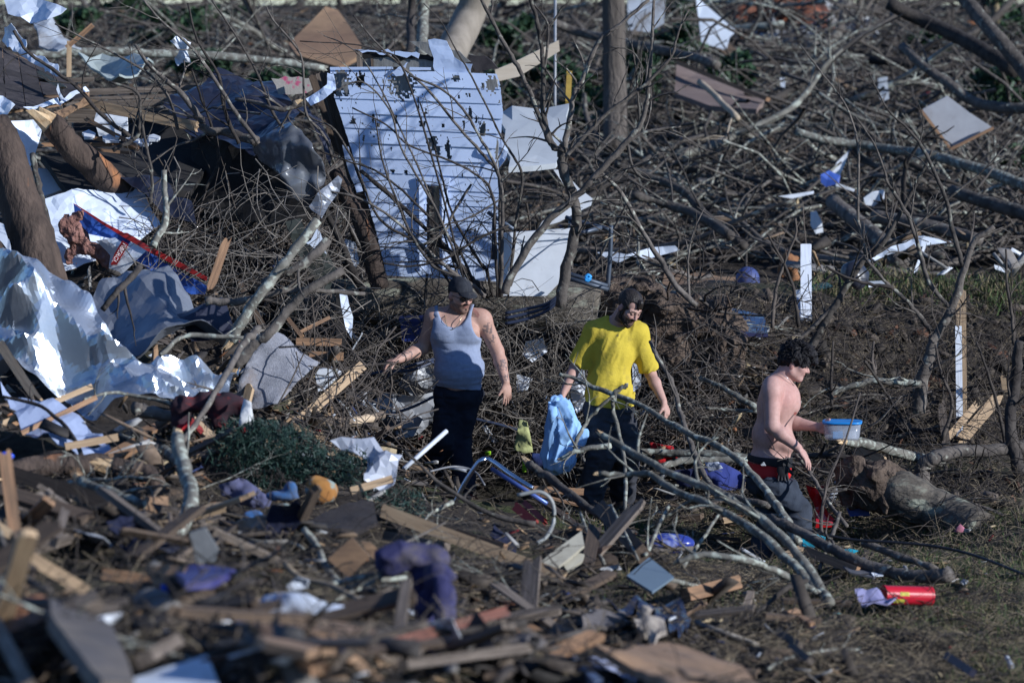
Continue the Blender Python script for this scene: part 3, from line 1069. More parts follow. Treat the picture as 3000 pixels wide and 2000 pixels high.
    b.ell(hd.w(0, .08, .004), np.array([.09, .12, .036]), hd.ax, .004, 'sub')
    b.mesh('brim', capm, cap)
    # glasses, necklace, bracelet
    mb = MB()
    blk = M('glasses_frame', (.02, .018, .018), rough=.3, vary=0)
    for q in (-1, 1):
        ring = [hd.w(q * .034 + .025 * math.cos(a), .094 - .012 * abs(math.cos(a)) * (1 if math.cos(a) * q > 0 else .2), -.003 + .0165 * math.sin(a)) for a in np.linspace(0, 2 * math.pi, 15)]
        mb.tube(ring, .0022, 4)
    mb.tube([hd.w(-.01, .1, .004), hd.w(.01, .1, .004)], .002, 4)
    for q in (-1, 1):
        mb.tube([hd.w(q * .058, .085, .004), hd.w(q * .078, .03, .006), hd.w(q * .08, -.01, .002)], .0022, 4)
    gl = mb.put('glasses', blk, parent=root)
    for q in (-1, 1):
        ring = [hd.w(q * .034 + .024 * math.cos(a), .0925 - .012 * abs(math.cos(a)) * (1 if math.cos(a) * q > 0 else .2), -.003 + .0155 * math.sin(a)) for a in np.linspace(0, 2 * math.pi, 14, endpoint=False)]
        put('lens', ring, [tuple(range(14))], M('tinted_lens', (.03, .028, .03), rough=.08, vary=0, bump=0, alpha=.6), parent=gl)
    pts = [J(1306, 905, .02), J(1304, 935, -.115), J(1312, 958, -.14), J(1322, 966, -.15), J(1338, 955, -.15), J(1352, 930, -.12), J(1356, 908, -.03)]
    put('necklace', *tube_geo(catmull(pts, 5), .0028, 5), M('gold_chain', (.62, .5, .32), metal=.8, rough=.3, vary=0), parent=root)
    br = wL + (eL - wL) * .16
    u1 = nrm(np.cross(eL - wL, [0, 0, 1]))
    u2 = nrm(np.cross(eL - wL, u1))
    put('bracelet', *tube_geo([br + .037 * (u1 * math.cos(a) + u2 * math.sin(a)) for a in np.linspace(0, 2 * math.pi, 15)], .004, 5), paint('black_band', (.02, .02, .022), dirt=False), parent=root)
    # moustache and goatee
    m = Sdf(hd.c - .16, hd.c + .16, .0045)
    for q in (-1, 1):
        m.cone(hd.w(q * .004, .092, -.046), hd.w(q * .028, .08, -.055), .008, .005, .004)
    m.cone(hd.w(0, .084, -.085), hd.w(0, .074, -.102), .012, .016, .006)
    m.wrinkle(lambda p: -.002 * fbm(p * 90, 2, 5), .03)
    m.mesh('beard', M('brown_facial_hair', (.05, .028, .018), (.03, .018, .012), scale=60, rough=.9, vary=0, bump=.5, bscale=200), root)
    hb = Sdf(hd.c - .16, hd.c + .16, .005)
    hb.ell(hd.w(0, -.022, .02), (.08, .095, .085), hd.ax, 0)
    hb.half(hd.w(0, .012, 0), hd.ax[1])
    hb.half(hd.w(0, 0, -.055), -hd.ax[2])
    hb.half(hd.w(0, 0, .05), hd.ax[2])
    hb.mesh('hair', M('dark_hair', (.025, .018, .014), (.014, .011, .009), scale=60, stretch=(1, 1, .3), rough=.6, vary=0, bump=.6, bscale=90), root)
    return root

# ================================================================== person in the yellow T-shirt
def person_yellow():
    d0 = 27.75
    J = lambda x, y, dd=0.0: P(x, y, d0 + dd)
    base = np.array([*J(1790, 1500)[:2], 0.0])
    base[2] = float(H(base[0], base[1]))
    root = thing('person', 'bearded person in dirty yellow t-shirt looking down, pale blue shirt in hand', 'person', base, 'people picking through the wreckage')
    g = Sdf(J(1590, 1560, -.5) - [0, 0, .1], J(2000, 830, .5) + [0, 0, .03], VOX)
    hd = Head(J(1845, 900, -.13), R(38), R(35), R(-4), 0.98)
    g.ell(J(1798, 1020), (.146, .105, .2), None, 0)
    g.ell(J(1788, 1110, -.01), (.142, .108, .17), None, .05)
    g.ell(J(1786, 1185), (.145, .108, .12), None, .05)
    g.cone(J(1748, 972), J(1862, 977), .056, .056, .05)
    tor = g.copy()
    g.cone(J(1795, 965, .02), hd.w(0, -.03, -.06), .066, .056, .03)
    g.cone(J(1792, 945, .03), J(1738, 962, .02), .045, .05, .04)
    g.cone(J(1806, 945, .03), J(1872, 968, .02), .045, .05, .04)
    hd.build(g, .96)
    sL, eL, wL = J(1738, 974), J(1686, 1075, .06), J(1650, 1152, -.04)
    sR, eR, wR = J(1870, 980), J(1905, 1092, .06), J(1944, 1176, -.08)
    for s_, e_, w_ in ((sL, eL, wL), (sR, eR, wR)):
        g.ell(s_, (.06, .06, .065), None, .03)
        g.cone(s_, e_, .052, .042, .03)
        g.cone(e_, e_ + (w_ - e_) * .35, .04, .042, .02)
        g.cone(e_ + (w_ - e_) * .35, w_, .042, .027, .02)
    hand(g, wL + nrm(wL - eL) * .012, np.array([-.1, -.15, -1.0]), (.9, .1, .1), (0, -1, 0), 1.25, 1.0)
    hand(g, wR + nrm(wR - eR) * .012, J(1958, 1218, -.12) - wR, (-.8, .5, -.1), (-.35, -1, 0), .8, 1.0)
    hips = (J(1755, 1200), J(1815, 1205))
    knees = (J(1762, 1330, -.1), J(1836, 1330, -.02))
    ank = (J(1728, 1468, -.05), J(1822, 1462, .28))
    for h_, k_, a_ in zip(hips, knees, ank):
        g.cone(h_, k_, .08, .058, .03)
        g.cone(k_, a_, .052, .04, .02)
    def colr(v):
        c = skin_col(v, np.array([.48, .29, .24]), 9)
        hd.paint(v, c, .95, brow=(0.03, 0.02, 0.015), closed=True)
        return c
    g.mesh('body', skin, root, colr)
    # T-shirt
    t = tor
    slL = sL + (eL - sL) * .84
    slR = sR + (eR - sR) * .86
    t.cone(sL + [0.006, 0, .004], slL, .058, .061, .05, capped=True)
    t.cone(sR + [-.006, 0, .004], slR, .058, .064, .05, capped=True)
    t.cone(J(1778, 950, .02), J(1740, 966, .02), .047, .052, .04)
    t.cone(J(1815, 952, .02), J(1870, 971, .02), .047, .052, .04)
    t.ell(J(1784, 1150, -.01), (.156, .128, .13), None, .05)
    zt = P(0, 1050, d0)[2]
    def wr(p):
        low = np.clip((zt - p[:, 2]) / .3, 0, 1)
        diag = p @ np.array([[1, 0, .55], [0, 1, 0], [-.5, 0, .8]])
        a = np.abs(fbm(diag * np.array([12, 7, 4]), 2, 18))
        b = np.abs(fbm(p * np.array([6, 6, 19]), 2, 19))
        return np.minimum(-.010 - (.010 + .010 * low) * (1 - 1.9 * a) - .006 * low * (1 - 1.6 * b), -.009)
    t.wrinkle(wr, .1)
    t.half(J(1785, 1190), np.array([-.16, 0, -1]))
    t.ell(hd.w(0, -.035, -.115), (.088, .09, .075), None, .01, 'sub')
    yel = M('yellow_jersey_dirty', (0.56, 0.43, 0.06), (0.46, 0.35, 0.045), scale=5, rough=.95, spec=.08, bump=.35, bscale=45, vary=0, dirt=(.24, .185, .06), dirt_amt=.33, dirt_scale=6, speck=(.1, .085, .04), speck_amt=.27, speck_scale=14)
    t.mesh('t_shirt', yel, root)
    g2 = Sdf(J(1640, 1560, -.4) - [0, 0, .1], J(1920, 1150, .55), .007)
    g2.ell(J(1786, 1200), (.15, .118, .11), None, 0)
    for h_, k_, a_, in zip(hips, knees, ank):
        g2.cone(h_, k_, .108, .092, .035)
        g2.cone(k_, a_ + [0, 0, .03], .09, .088, .03)
    g2.wrinkle(lambda p: -.016 * (1 - 1.6 * np.abs(fbm(p * np.array([8, 8, 15]), 2, 41))), .09)
    g2.half(J(1786, 1172), (0, 0, 1))
    ch = M('charcoal_cargo_trousers', (0.05, 0.052, 0.062), (0.034, 0.035, 0.043), scale=8, rough=.92, spec=.15, bump=.25, bscale=80, vary=0, dirt=(.2, .18, .16), dirt_amt=.25, dirt_scale=7)
    tr = g2.mesh('trousers', ch, root)
    pk = Sdf(J(1690, 1370, -.4), J(1790, 1230, .2), .006)
    pk.ell(J(1731, 1292, -.115), (.05, .035, .085), None, 0)
    pk.mesh('cargo_pocket', ch, tr)
    for a_ in ank:
        sh = Sdf(a_ - [.16, .28, .14], a_ + [.14, .14, .1], .007)
        sh.ell(a_ + [.0, -.07, -.045], (.052, .135, .045), None, 0)
        sh.cone(a_ + [0, .0, -.03], a_ + [0, 0, .03], .055, .052, .03)
        sh.mesh('boot', M('brown_work_boot', (.06, .042, .03), rough=.8, vary=0), root)
    # hair: combed forward, receding at the temples
    hm = M('dark_brown_hair', (.022, .015, .012), (.011, .008, .007), scale=70, stretch=(1, 1, .25), rough=.55, vary=0, bump=.7, bscale=120)
    h = Sdf(hd.c - .18, hd.c + .2, .0045)
    h.ell(hd.w(0, -.018, .042), np.array([.084, .103, .092]) * .985, hd.ax, 0)
    h.wrinkle(lambda p: -.004 * fbm(hd.loc(p) * np.array([60, 14, 30]), 2, 6), .04)
    for q in (-1, 1):
        h.ell(hd.w(q * .047, .085, .055), np.array([.03, .05, .042]), hd.ax, .006, 'sub')
    h.ell(hd.w(0, .1, -.012), np.array([.1, .062, .052]), hd.ax, .008, 'sub')
    h.ell(hd.w(0, .04, -.08), np.array([.12, .1, .085]), hd.ax, .008, 'sub')
    for q in (-1, 1):
        h.ell(hd.w(q * .085, -.008, -.012), np.array([.03, .03, .034]), hd.ax, .004, 'sub')
        h.cone(hd.w(q * .07, .022, .01), hd.w(q * .068, .024, -.045), .012, .008, .008)
    h.cone(hd.w(0, .075, .1), hd.w(.012, .092, .062), .02, .011, .015)
    h.cone(hd.w(.0, .075, .09), hd.w(-.012, .09, .07), .02, .009, .015)
    h.mesh('hair', hm, root)
    b = Sdf(hd.c - .2, hd.c + .18, .0045)
    for q in (-1, 1):
        b.cone(hd.w(q * .066, .01, -.03), hd.w(q * .057, .012, -.07), .012, .018, .01)
        b.cone(hd.w(q * .057, .012, -.07), hd.w(q * .022, .062, -.104), .019, .02, .012)
        b.cone(hd.w(q * .004, .094, -.046), hd.w(q * .028, .078, -.056), .0075, .006, .004)
        b.cone(hd.w(q * .03, .076, -.058), hd.w(q * .03, .07, -.085), .008, .012, .006)
    b.ell(hd.w(0, .062, -.112), (.032, .03, .028), hd.ax, .015)
    b.wrinkle(lambda p: -.004 * fbm(p * 75, 2, 5), .03)
    b.mesh('beard', M('dark_beard', (.03, .018, .013), (.014, .009, .007), scale=80, rough=.8, vary=0, bump=.7, bscale=160), root)
    # the pale blue shirt he carries
    s = Sdf(J(1560, 1420, -.45), J(1740, 1130, .25), .0055)
    hp = wL + np.array([-.005, -.03, -.075])
    s.cone(hp + [0, 0, .03], J(1652, 1240, -.12), .03, .085, .02)
    s.cone(J(1640, 1235, -.12), J(1635, 1335, -.12), .095, .115, .05)
    s.cone(J(1655, 1260, -.14), J(1705, 1268, -.16), .06, .028, .04)
    s.cone(J(1665, 1300, -.14), J(1695, 1290, -.14), .06, .04, .04)
    s.cone(J(1612, 1330, -.1), J(1612, 1370, -.1), .045, .03, .04)
    s.cone(J(1650, 1330, -.12), J(1648, 1362, -.12), .05, .02, .04)
    s.cone(J(1620, 1170, -.1), J(1625, 1240, -.14), .028, .05, .02)
    def sw(p):
        q = p @ np.array([[1, 0, .25], [0, 1, 0], [-.25, 0, 1]])
        return -.02 * (1 - 2.2 * np.abs(fbm(q * np.array([17, 17, 3.0]), 1, 25))) - .009 * (1 - 2.2 * np.abs(fbm(q * np.array([36, 36, 9]), 1, 27)))
    s.wrinkle(sw, .1)
    bs_ = s.mesh('shirt', M('pale_blue_cotton', (.27, .46, .74), (.23, .4, .66), scale=12, rough=.95, spec=.1, bump=.15, vary=0), None,
           label='pale blue shirt hanging crumpled from the hand of the person in yellow', cat='shirt')
    for pts_ in ([(1624, 1176), (1662, 1172), (1682, 1225), (1676, 1280), (1655, 1305), (1640, 1300), (1632, 1240)], [(1606, 1175), (1628, 1172), (1634, 1215), (1615, 1240), (1604, 1225)]):
        sheet('loose_fold', None, None, [(a, b, d0 - .30 - .0006 * (b - 1170)) for a, b in pts_], MATS['pale_blue_cotton'], thick=.006, res=.02, soft=.035, sfreq=13, smooth=True, parent=bs_)
    return root

# ================================================================== shirtless person with the plastic box
def person_bare():
    d0 = 26.95
    J = lambda x, y, dd=0.0: P(x, y, d0 + dd)
    base = np.array([*J(2290, 1680)[:2], 0.0])
    base[2] = float(H(base[0], base[1]))
    root = thing('person', 'shirtless dark-haired person in sagging jeans and red briefs carrying a plastic box', 'person', base, 'people picking through the wreckage')
    g = Sdf(J(2170, 1760, -.5) - [0, 0, .05], J(2440, 985, .55) + [0.05, 0, .03], VOX)
    hd = Head(J(2330, 1062, -.02), R(82), R(20), R(0), 1.0)
    # torso seen from its right side, leaning forward a little
    g.ell(J(2278, 1185), (.145, .18, .19), nrm_rows([[1, 0, -.18], [0, 1, 0], [.18, 0, 1]]), 0)
    g.ell(J(2290, 1165, 0), (.125, .175, .12), None, .05)
    g.ell(J(2262, 1275), (.145, .175, .15), None, .06)
    g.ell(J(2300, 1300, -.03), (.075, .13, .07), None, .05)
    g.ell(J(2318, 1188, -.06), (.06, .07, .055), None, .03)
    g.ell(J(2255, 1345), (.145, .17, .12), None, .05)
    g.cone(J(2262, 1130, -.15), J(2268, 1128, .15), .07, .07, .05)
    g.cone(J(2272, 1135, 0), hd.w(0, -.03, -.06), .078, .062, .035)
    hd.build(g, 1.12)
    sN, eN, wN = J(2262, 1148, -.19), J(2262, 1248, -.25), J(2338, 1312, -.28)
    sF, eF, wF = J(2275, 1145, .17), J(2300, 1235, .2), J(2392, 1250, .05)
    for s_, e_, w_ in ((sN, eN, wN), (sF, eF, wF)):
        g.ell(s_, (.07, .065, .075), None, .03)
        g.cone(s_, e_, .066, .053, .03)
        g.cone(e_, e_ + (w_ - e_) * .35, .05, .05, .02)
        g.cone(e_ + (w_ - e_) * .35, w_, .05, .031, .02)
    hand(g, wN + nrm(wN - eN) * .012, J(2378, 1366, -.29) - wN, (-.75, .3, -.45), (.6, .2, .6), .35, 1.05)
    hand(g, wF + nrm(wF - eF) * .01, np.array([1, -.12, -.15]), (.1, -1, .1), (.1, .2, 1), .55, 1.02, thumb=(.8, -.5, .55))
    hips = (J(2250, 1385, -.09), J(2255, 1385, .09))
    knees = (J(2330, 1500, -.1), J(2262, 1520, .1))
    ank = (J(2345, 1650, -.08), J(2225, 1655, .12))
    for h_, k_, a_ in zip(hips, knees, ank):
        g.cone(h_, k_, .085, .06, .03)
        g.cone(k_, a_, .055, .04, .02)
    def colr(v):
        c = skin_col(v, np.array([.52, .315, .275]), 15)
        hd.paint(v, c, 0, brow=(0.03, 0.022, 0.018), closed=True)
        r = np.exp(-(np.linalg.norm((v - J(2300, 1165, -.15)) / np.array([.09, .3, .08]), axis=1)) ** 2)[:, None]
        c[:] = c * (1 - .35 * r) + np.array([.52, .2, .18]) * .35 * r
        nip = np.linalg.norm(v - J(2327, 1206, -.1), axis=1)
        k = np.linalg.norm((v - J(2327, 1206, 0))[:, [0, 2]], axis=1)
        c[(k < .013) & (v[:, 1] < J(0, 0, 0)[1])] = (.36, .12, .1)
        return c
    g.mesh('body', skin, root, colr)
    # briefs with waistband
    def shell(px0, py0, px1, py1, nm, mat, extra):
        q = Sdf(J(2170, 1460, -.35), J(2360, 1310, .35), .0055)
        q.ell(J(2255, 1345), (.145 + extra, .17 + extra, .12), None, 0)
        q.ell(J(2262, 1275), (.145 + extra, .175 + extra, .15), None, .06)
        q.ell(J(2300, 1300, -.03), (.075 + extra, .13 + extra, .07 + extra), None, .05)
        q.ell(J(2252, 1385), (.148 + extra, .17 + extra, .1), None, .05)
        q.half(J(px0, py0), (.06, 0, 1))
        q.half(J(px1, py1), (-.18, 0, -1))
        return q.mesh(nm, mat, root)
    shell(2255, 1354, 2255, 1398, 'briefs', paint('red_stretch_cotton', (.55, .018, .018), .7, dirt=False), .013)
    wb = shell(2255, 1333, 2255, 1357, 'waistband', paint('black_elastic', (.014, .014, .017), .8, dirt=False), .017)
    mb = MB()
    c0 = J(2232, 1353, 0)
    yy = J(2232, 1347, -.197)[1]
    s = m_px(d0)
    for k, (w, hgt) in enumerate(((4, 4), (4, 7), (4, 10))):
        x0 = c0[0] + (k - 1.3) * 4.6 * s
        V = []
        for (dx, dz) in ((0, 0), (w, 0), (w - 1 - hgt * .45, hgt), (-1 - hgt * .45, hgt)):
            for dy in (0, .012):
                V.append([x0 + dx * s, yy + dy, c0[2] + dz * s])
        V = np.array(V)
        mb.add(V, [(0, 2, 4, 6), (1, 7, 5, 3), (0, 1, 3, 2), (2, 3, 5, 4), (4, 5, 7, 6), (6, 7, 1, 0)])
    put('emblem', mb.verts(), mb.f, paint('pale_print', (.5, .52, .55), dirt=False), parent=wb)
    # sagging jeans
    q = Sdf(J(2170, 1740, -.4) - [0, 0, .05], J(2420, 1370, .4), .007)
    q.ell(J(2258, 1412), (.165, .2, .11), None, 0)
    for h_, k_, a_ in zip(hips, knees, ank):
        q.cone(h_ - [0, 0, .01], k_, .125, .1, .05)
        q.cone(k_, a_ + [0, 0, .02], .098, .088, .03)
    q.wrinkle(lambda p: -.018 * (1 - 1.6 * np.abs(fbm(p * np.array([9, 9, 13]), 2, 43))), .09)
    q.half(J(2258, 1384), (.28, 0, 1))
    jean = M('faded_black_denim', (0.045, 0.056, 0.078), (0.028, 0.034, 0.048), scale=9, rough=.9, spec=.15, bump=.3, bscale=120, vary=0, dirt=(.1, .1, .105), dirt_amt=.33, dirt_scale=4)
    jo = q.mesh('jeans', jean, root)
    pk = Sdf(J(2200, 1470, -.5), J(2330, 1385, 0), .006)
    pk.ell(J(2258, 1425, -.205), (.07, .022, .075), None, 0)
    pk.mesh('back_pocket', jean, jo)
    for a_ in ank:
        sh = Sdf(a_ - [.16, .2, .14], a_ + [.26, .14, .1], .007)
        sh.ell(a_ + [.07, 0, -.045], (.135, .05, .045), None, 0)
        sh.cone(a_ + [0, .0, -.03], a_ + [0, 0, .03], .055, .052, .03)
        sh.mesh('boot', M('brown_work_boot', (.06, .042, .03)), root)
    # black work gloves stuffed in the pocket
    gl = Sdf(J(2235, 1420, -.45), J(2340, 1355, -.05), .005)
    hand(gl, J(2292, 1358, -.23), np.array([.05, 0, -1]), (0, -1, 0), (1, 0, 0), .15, 1.0, 1.3)
    gl.mesh('work_glove', paint('black_glove', (.012, .012, .016), .6, dirt=False), None, label='black work glove hanging out of the shirtless person\'s jeans pocket', cat='glove')
    # shaggy curly hair
    hm = M('black_curly_hair', (.014, .012, .014), (.006, .006, .008), scale=70, rough=.7, vary=0, bump=.5, bscale=120, spec=.25)
    h = Sdf(hd.c - .22, hd.c + .24, .005)
    h.ell(hd.w(0, -.012, .05), np.array([.1, .118, .1]), hd.ax, 0)
    h.cone(hd.w(0, .07, .09), hd.w(0, .125, .055), .055, .03, .04)
    h.ell(hd.w(0, -.075, -.01), np.array([.075, .04, .06]), hd.ax, .03)
    h.wrinkle(lambda p: -.016 * fbm(p * 34, 3, 7), .06)
    h.ell(hd.w(0, .1, -.045), np.array([.09, .075, .062]), hd.ax, .006, 'sub')
    h.ell(hd.w(0, .06, -.09), np.array([.12, .09, .07]), hd.ax, .006, 'sub')
    for s_ in (-1, 1):
        h.ell(hd.w(s_ * .095, -.014, -.022), np.array([.035, .021, .026]), hd.ax, .004, 'sub')
    hair = h.mesh('hair', hm, root)
    mb = MB()
    r = np.random.default_rng(5)
    for k in range(260):
        a, e = r.uniform(0, 2 * math.pi), r.uniform(-.1, 1.45)
        v = np.array([math.cos(a) * math.cos(e), math.sin(a) * math.cos(e), math.sin(e)])
        q0 = np.array([0, -.012, .05]) + v * np.array([.095, .112, .096])
        if q0[1] > .06 and q0[2] < .03:
            continue
        dr = nrm(np.cross(v, r.normal(size=3)) + v * .5 + np.array([0, .25, -.3]))
        L = r.uniform(.025, .055)
        pts = [hd.w(*(q0 + dr * L * t + v * .012 * math.sin(3 * t))) for t in (0, .35, .7, 1.0)]
        mb.tube(pts, [.0048, .0045, .0035, .0012], 4)
    lk = put('curls', mb.verts(), mb.f, hm, parent=hair, kind='stuff')
    pts = [J(2288, 1092, -.085), J(2306, 1106, -.1), J(2322, 1124, -.08), J(2334, 1142, -.03), J(2336, 1150, .02)]
    put('necklace', *tube_geo(catmull(pts, 5), .0022, 5), M('steel_chain', (.5, .5, .52), metal=.8, rough=.3, vary=0), parent=root)
    # plastic food box with blue lid
    c = J(2467, 1262, .02)
    c[2] = J(2467, 1285, .02)[2]
    box = thing('food_box', 'clear plastic food box with blue rimmed lid held out in the hand', 'container', c)
    yaw = R(-6)
    A = np.array([[math.cos(yaw), math.sin(yaw), 0], [-math.sin(yaw), math.cos(yaw), 0], [0, 0, 1]])
    def ring(a, b, z, n=28, p=4.0):
        out = []
        for t in np.linspace(0, 2 * math.pi, n, endpoint=False):
            cx, sy = math.cos(t), math.sin(t)
            rr = (abs(cx) ** p + abs(sy) ** p) ** (-1 / p)
            out.append(np.array([a * cx * rr, b * sy * rr, z]) @ A)
        return out
    def loft(rs, close0=True, close1=True):
        n = len(rs[0])
        V = [v for q in rs for v in q]
        f = []
        for i in range(len(rs) - 1):
            for j in range(n):
                k = (j + 1) % n
                f.append((i * n + j, i * n + k, (i + 1) * n + k, (i + 1) * n + j))
        if close0:
            f.append(tuple(range(n))[::-1])
        if close1:
            f.append(tuple((len(rs) - 1) * n + j for j in range(n)))
        return V, f
    V, f = loft([ring(.118, .085, 0), ring(.125, .09, .02), ring(.134, .098, .118), ring(.131, .095, .118), ring(.122, .087, .022), ring(.116, .083, .004)])
    link('tub', make_mesh('tub', V, f, True), M('clear_plastic_tub', (.62, .68, .8), rough=.18, vary=0, bump=0, alpha=.34), box)
    V, f = loft([ring(.136, .1, .112), ring(.141, .105, .113), ring(.142, .106, .127), ring(.136, .1, .13), ring(.12, .085, .127)])
    link('lid', make_mesh('lid', V, f, True), paint('blue_lid', (.02, .26, .72), .35, dirt=False), box)
    for nm, o_, hf, cc in (('soap_bar', (-.035, -.03, .035), (.035, .022, .025), (.03, .32, .72)), ('tissue_pack', (.06, -.035, .034), (.034, .025, .027), (.72, .74, .78))):
        v, f = box_geo(c + np.array(o_), nrm_rows([[1, .1, .05], [-.1, 1, 0], [-.05, 0, 1]]), hf)
        put(nm, v, f, paint(nm + '_wrap', cc, .5, dirt=False), label={'soap_bar': 'small bright blue packet inside the clear food box', 'tissue_pack': 'small white packet inside the clear food box'}[nm], cat='packet')
    return root

def nrm_rows(a):
    return np.array([nrm(x) for x in a])

person_tank()
person_yellow()
person_bare()

# ================================================================== collapsed white-sided house wall
def siding_wall():
    dl, dr = 29.75, 29.45
    def W(px, py, back=0.0):
        t = (px - 960) / 500.0
        return P(px, py, dl + (dr - dl) * t + back)
    base = W(1290, 830)
    root = thing('house_wall', 'leaning white vinyl-sided house wall torn open along its top', 'house wall', base)
    def left(y):
        return np.interp(y, [205, 265, 338, 469, 554, 679, 815], [967, 970, 995, 1037, 1064, 1101, 1133])
    def right(y):
        return np.interp(y, [205, 239, 319, 472, 564, 771, 815], [1455, 1466, 1474, 1458, 1474, 1464, 1462])
    holes = [(995, 246, 32, 36), (1056, 232, 14, 22), (1176, 246, 34, 40), (1441, 246, 21, 21), (1338, 228, 11, 12), (1414, 252, 5, 11),
             (1093, 352, 4, 14), (1108, 367, 8, 6), (1233, 356, 5, 18), (1243, 362, 4, 9), (1414, 379, 13, 20), (1268, 420, 15, 22), (1283, 440, 7, 16), (1312, 436, 8, 26),
             (1065, 408, 4, 10), (1359, 362, 3, 16), (1457, 445, 6, 30), (1034, 355, 8, 12), (1248, 330, 3, 10), (1226, 310, 4, 16), (1378, 330, 6, 16), (1395, 352, 3, 9),
             (1218, 590, 4, 12), (1235, 615, 3, 14), (1378, 678, 4, 8), (1392, 677, 3, 9), (1190, 505, 5, 7), (1150, 502, 6, 5), (1345, 285, 3, 5), (1122, 282, 3, 8), (1376, 282, 3, 7), (1160, 350, 5, 12), (1298, 368, 4, 6)]
    r = np.random.default_rng(4)
    win = (1250, 1288, 545, 775)
    n = 14
    for k in range(n):
        y0, y1 = 205 + k * 43.3, 205 + (k + 1) * 43.3
        nxs, nys = 170, 8
        gx = np.linspace(0, 1, nxs + 1)
        gy = np.linspace(0, 1, nys + 1)
        px = np.zeros((nys + 1, nxs + 1))
        py = np.zeros_like(px)
        for j, v in enumerate(gy):
            yy = y0 + v * (y1 - y0 + 2.0)
            slope = 18 * (gx - 0.35)
            py[j] = yy + slope
            a, b = left(yy), right(yy)
            px[j] = a + (b - a) * gx
        jit = r.normal(size=px.shape) * 0.5
        px += jit
        keep = np.ones((nys, nxs), bool)
        cx = (px[:-1, :-1] + px[1:, 1:]) / 2
        cy = (py[:-1, :-1] + py[1:, 1:]) / 2
        nz = vnoise(np.stack([cx * .16, cy * .16, cx * 0], -1), 3) * .55 + vnoise(np.stack([cx * .4, cy * .4, cx * 0 + 7], -1), 5) * .25
        for (hx, hy, rx, ry) in holes:
            keep &= (((cx - hx) / rx) ** 2 + ((cy - hy) / ry) ** 2) > (1 + nz) ** 2
        sp = vnoise(np.stack([cx * .09, cy * .05, cx * 0 + 3], -1), 13)
        sp2 = vnoise(np.stack([cx * .35, cy * .12, cx * 0 + 3], -1), 17)
        keep &= ~((sp > .6) & (sp2 > .6))
        keep &= ~((cx > win[0]) & (cx < win[1]) & (cy > win[2]) & (cy < win[3]))
        V = np.zeros((nys + 1, nxs + 1, 3))
        for j in range(nys + 1):
            out = -0.004 - 0.012 * gy[j]                  # lapped: each board stands proud at its lower edge
            for i in range(nxs + 1):
                V[j, i] = W(px[j, i], py[j, i], out + 0.004 * math.sin(gx[i] * 9 + k))
        idx = np.arange((nys + 1) * (nxs + 1)).reshape(nys + 1, nxs + 1)
        q = np.stack([idx[1:, :-1], idx[1:, 1:], idx[:-1, 1:], idx[:-1, :-1]], -1)[keep]
        Vf = V.reshape(-1, 3)
        N = len(Vf)
        lip = Vf[idx[-1]] + np.array([0, .012, 0])
        V2 = np.vstack([Vf, lip])
        faces = [tuple(t) for t in q]
        for i in range(nxs):
            if keep[-1, i]:
                faces.append((idx[-1, i + 1], idx[-1, i], N + i, N + i + 1))
        used = sorted({i for f in faces for i in f})
        rm = {u: i for i, u in enumerate(used)}
        put('siding_board', V2[used], [tuple(rm[i] for i in f) for f in faces], vinyl, parent=root)
    def poly(nm, pts, mat, back=0.0, thick=0.012, **kw):
        return sheet(nm, None, None, [(x, y, dl + (dr - dl) * (x - 960) / 500.0 + back) for x, y in pts], mat, thick=thick, parent=root, **kw)
    sh = poly('sheathing', [(972, 207), (1452, 222), (1470, 320), (1456, 472), (1470, 564), (1460, 800), (1300, 798), (1300, 545), (1243, 542), (1243, 795), (1130, 790), (1066, 554), (1038, 469), (997, 338)], sheath, .03, .02, res=.1)
    poly('tar_paper', [(1040, 205), (1075, 205), (1078, 262), (1042, 258)], paper, .022, .004, res=.05)
    # opening with timber jambs
    plank('jamb', None, None, W(1252, 545, .05), W(1252, 775, .05), .03, .1, lum_g, parent=root)
    plank('jamb', None, None, W(1280, 550, .05), W(1284, 775, .05), .045, .1, lum, parent=root)
    plank('window_trim', None, None, W(1234, 520, -.03), W(1236, 790, -.03), .035, .012, vinyl, parent=root)
    plank('window_trim', None, None, W(1303, 522, -.03), W(1306, 790, -.03), .05, .012, vinyl, parent=root)
    plank('window_trim', None, None, W(1228, 528, -.034), W(1318, 532, -.034), .06, .012, vinyl, parent=root)
    # torn top storey
    poly('upper_sheathing', [(1048, 152), (1285, 172), (1290, 225), (1052, 222)], sheath, .06, .02, res=.08)
    poly('upper_paper', [(1035, 145), (1280, 158), (1282, 176), (1062, 172)], paper, .05, .006, res=.05, ragged=.01)
    poly('torn_strip', [(1036, 144), (1098, 148), (1160, 150), (1230, 158), (1226, 172), (1205, 162), (1192, 170), (1150, 158), (1144, 168), (1090, 152), (1062, 156)], vinyl, .035, .003, res=.03, ragged=.006)
    poly('torn_flap', [(1253, 117), (1307, 120), (1330, 168), (1352, 182), (1384, 188), (1382, 226), (1275, 216), (1270, 172)], vinyl, .015, .004, res=.04, ragged=.008, soft=.012)
    poly('torn_flap', [(1199, 121), (1252, 124), (1280, 168), (1262, 166)], sheath, .02, .01, res=.04, soft=.01)
    poly('torn_flap', [(1148, 212), (1195, 182), (1178, 222), (1160, 224)], vinyl, -.03, .003, res=.02, ragged=.004)
    poly('shingle_flap', [(1372, 160), (1440, 178), (1460, 202), (1398, 212), (1375, 190)], shingle, .06, .02, res=.05, ragged=.008)
    poly('shingle_flap', [(1308, 142), (1345, 150), (1380, 182), (1335, 180)], sheath, .05, .02, res=.05, ragged=.008)
    plank('broken_stud', None, None, W(1052, 150, .03), W(1056, 222, .03), .045, .04, lum_g, parent=root, broken=(.2, 0))
    plank('broken_stud', None, None, W(1090, 172, .045), W(1092, 222, .045), .02, .03, lum_d, parent=root)
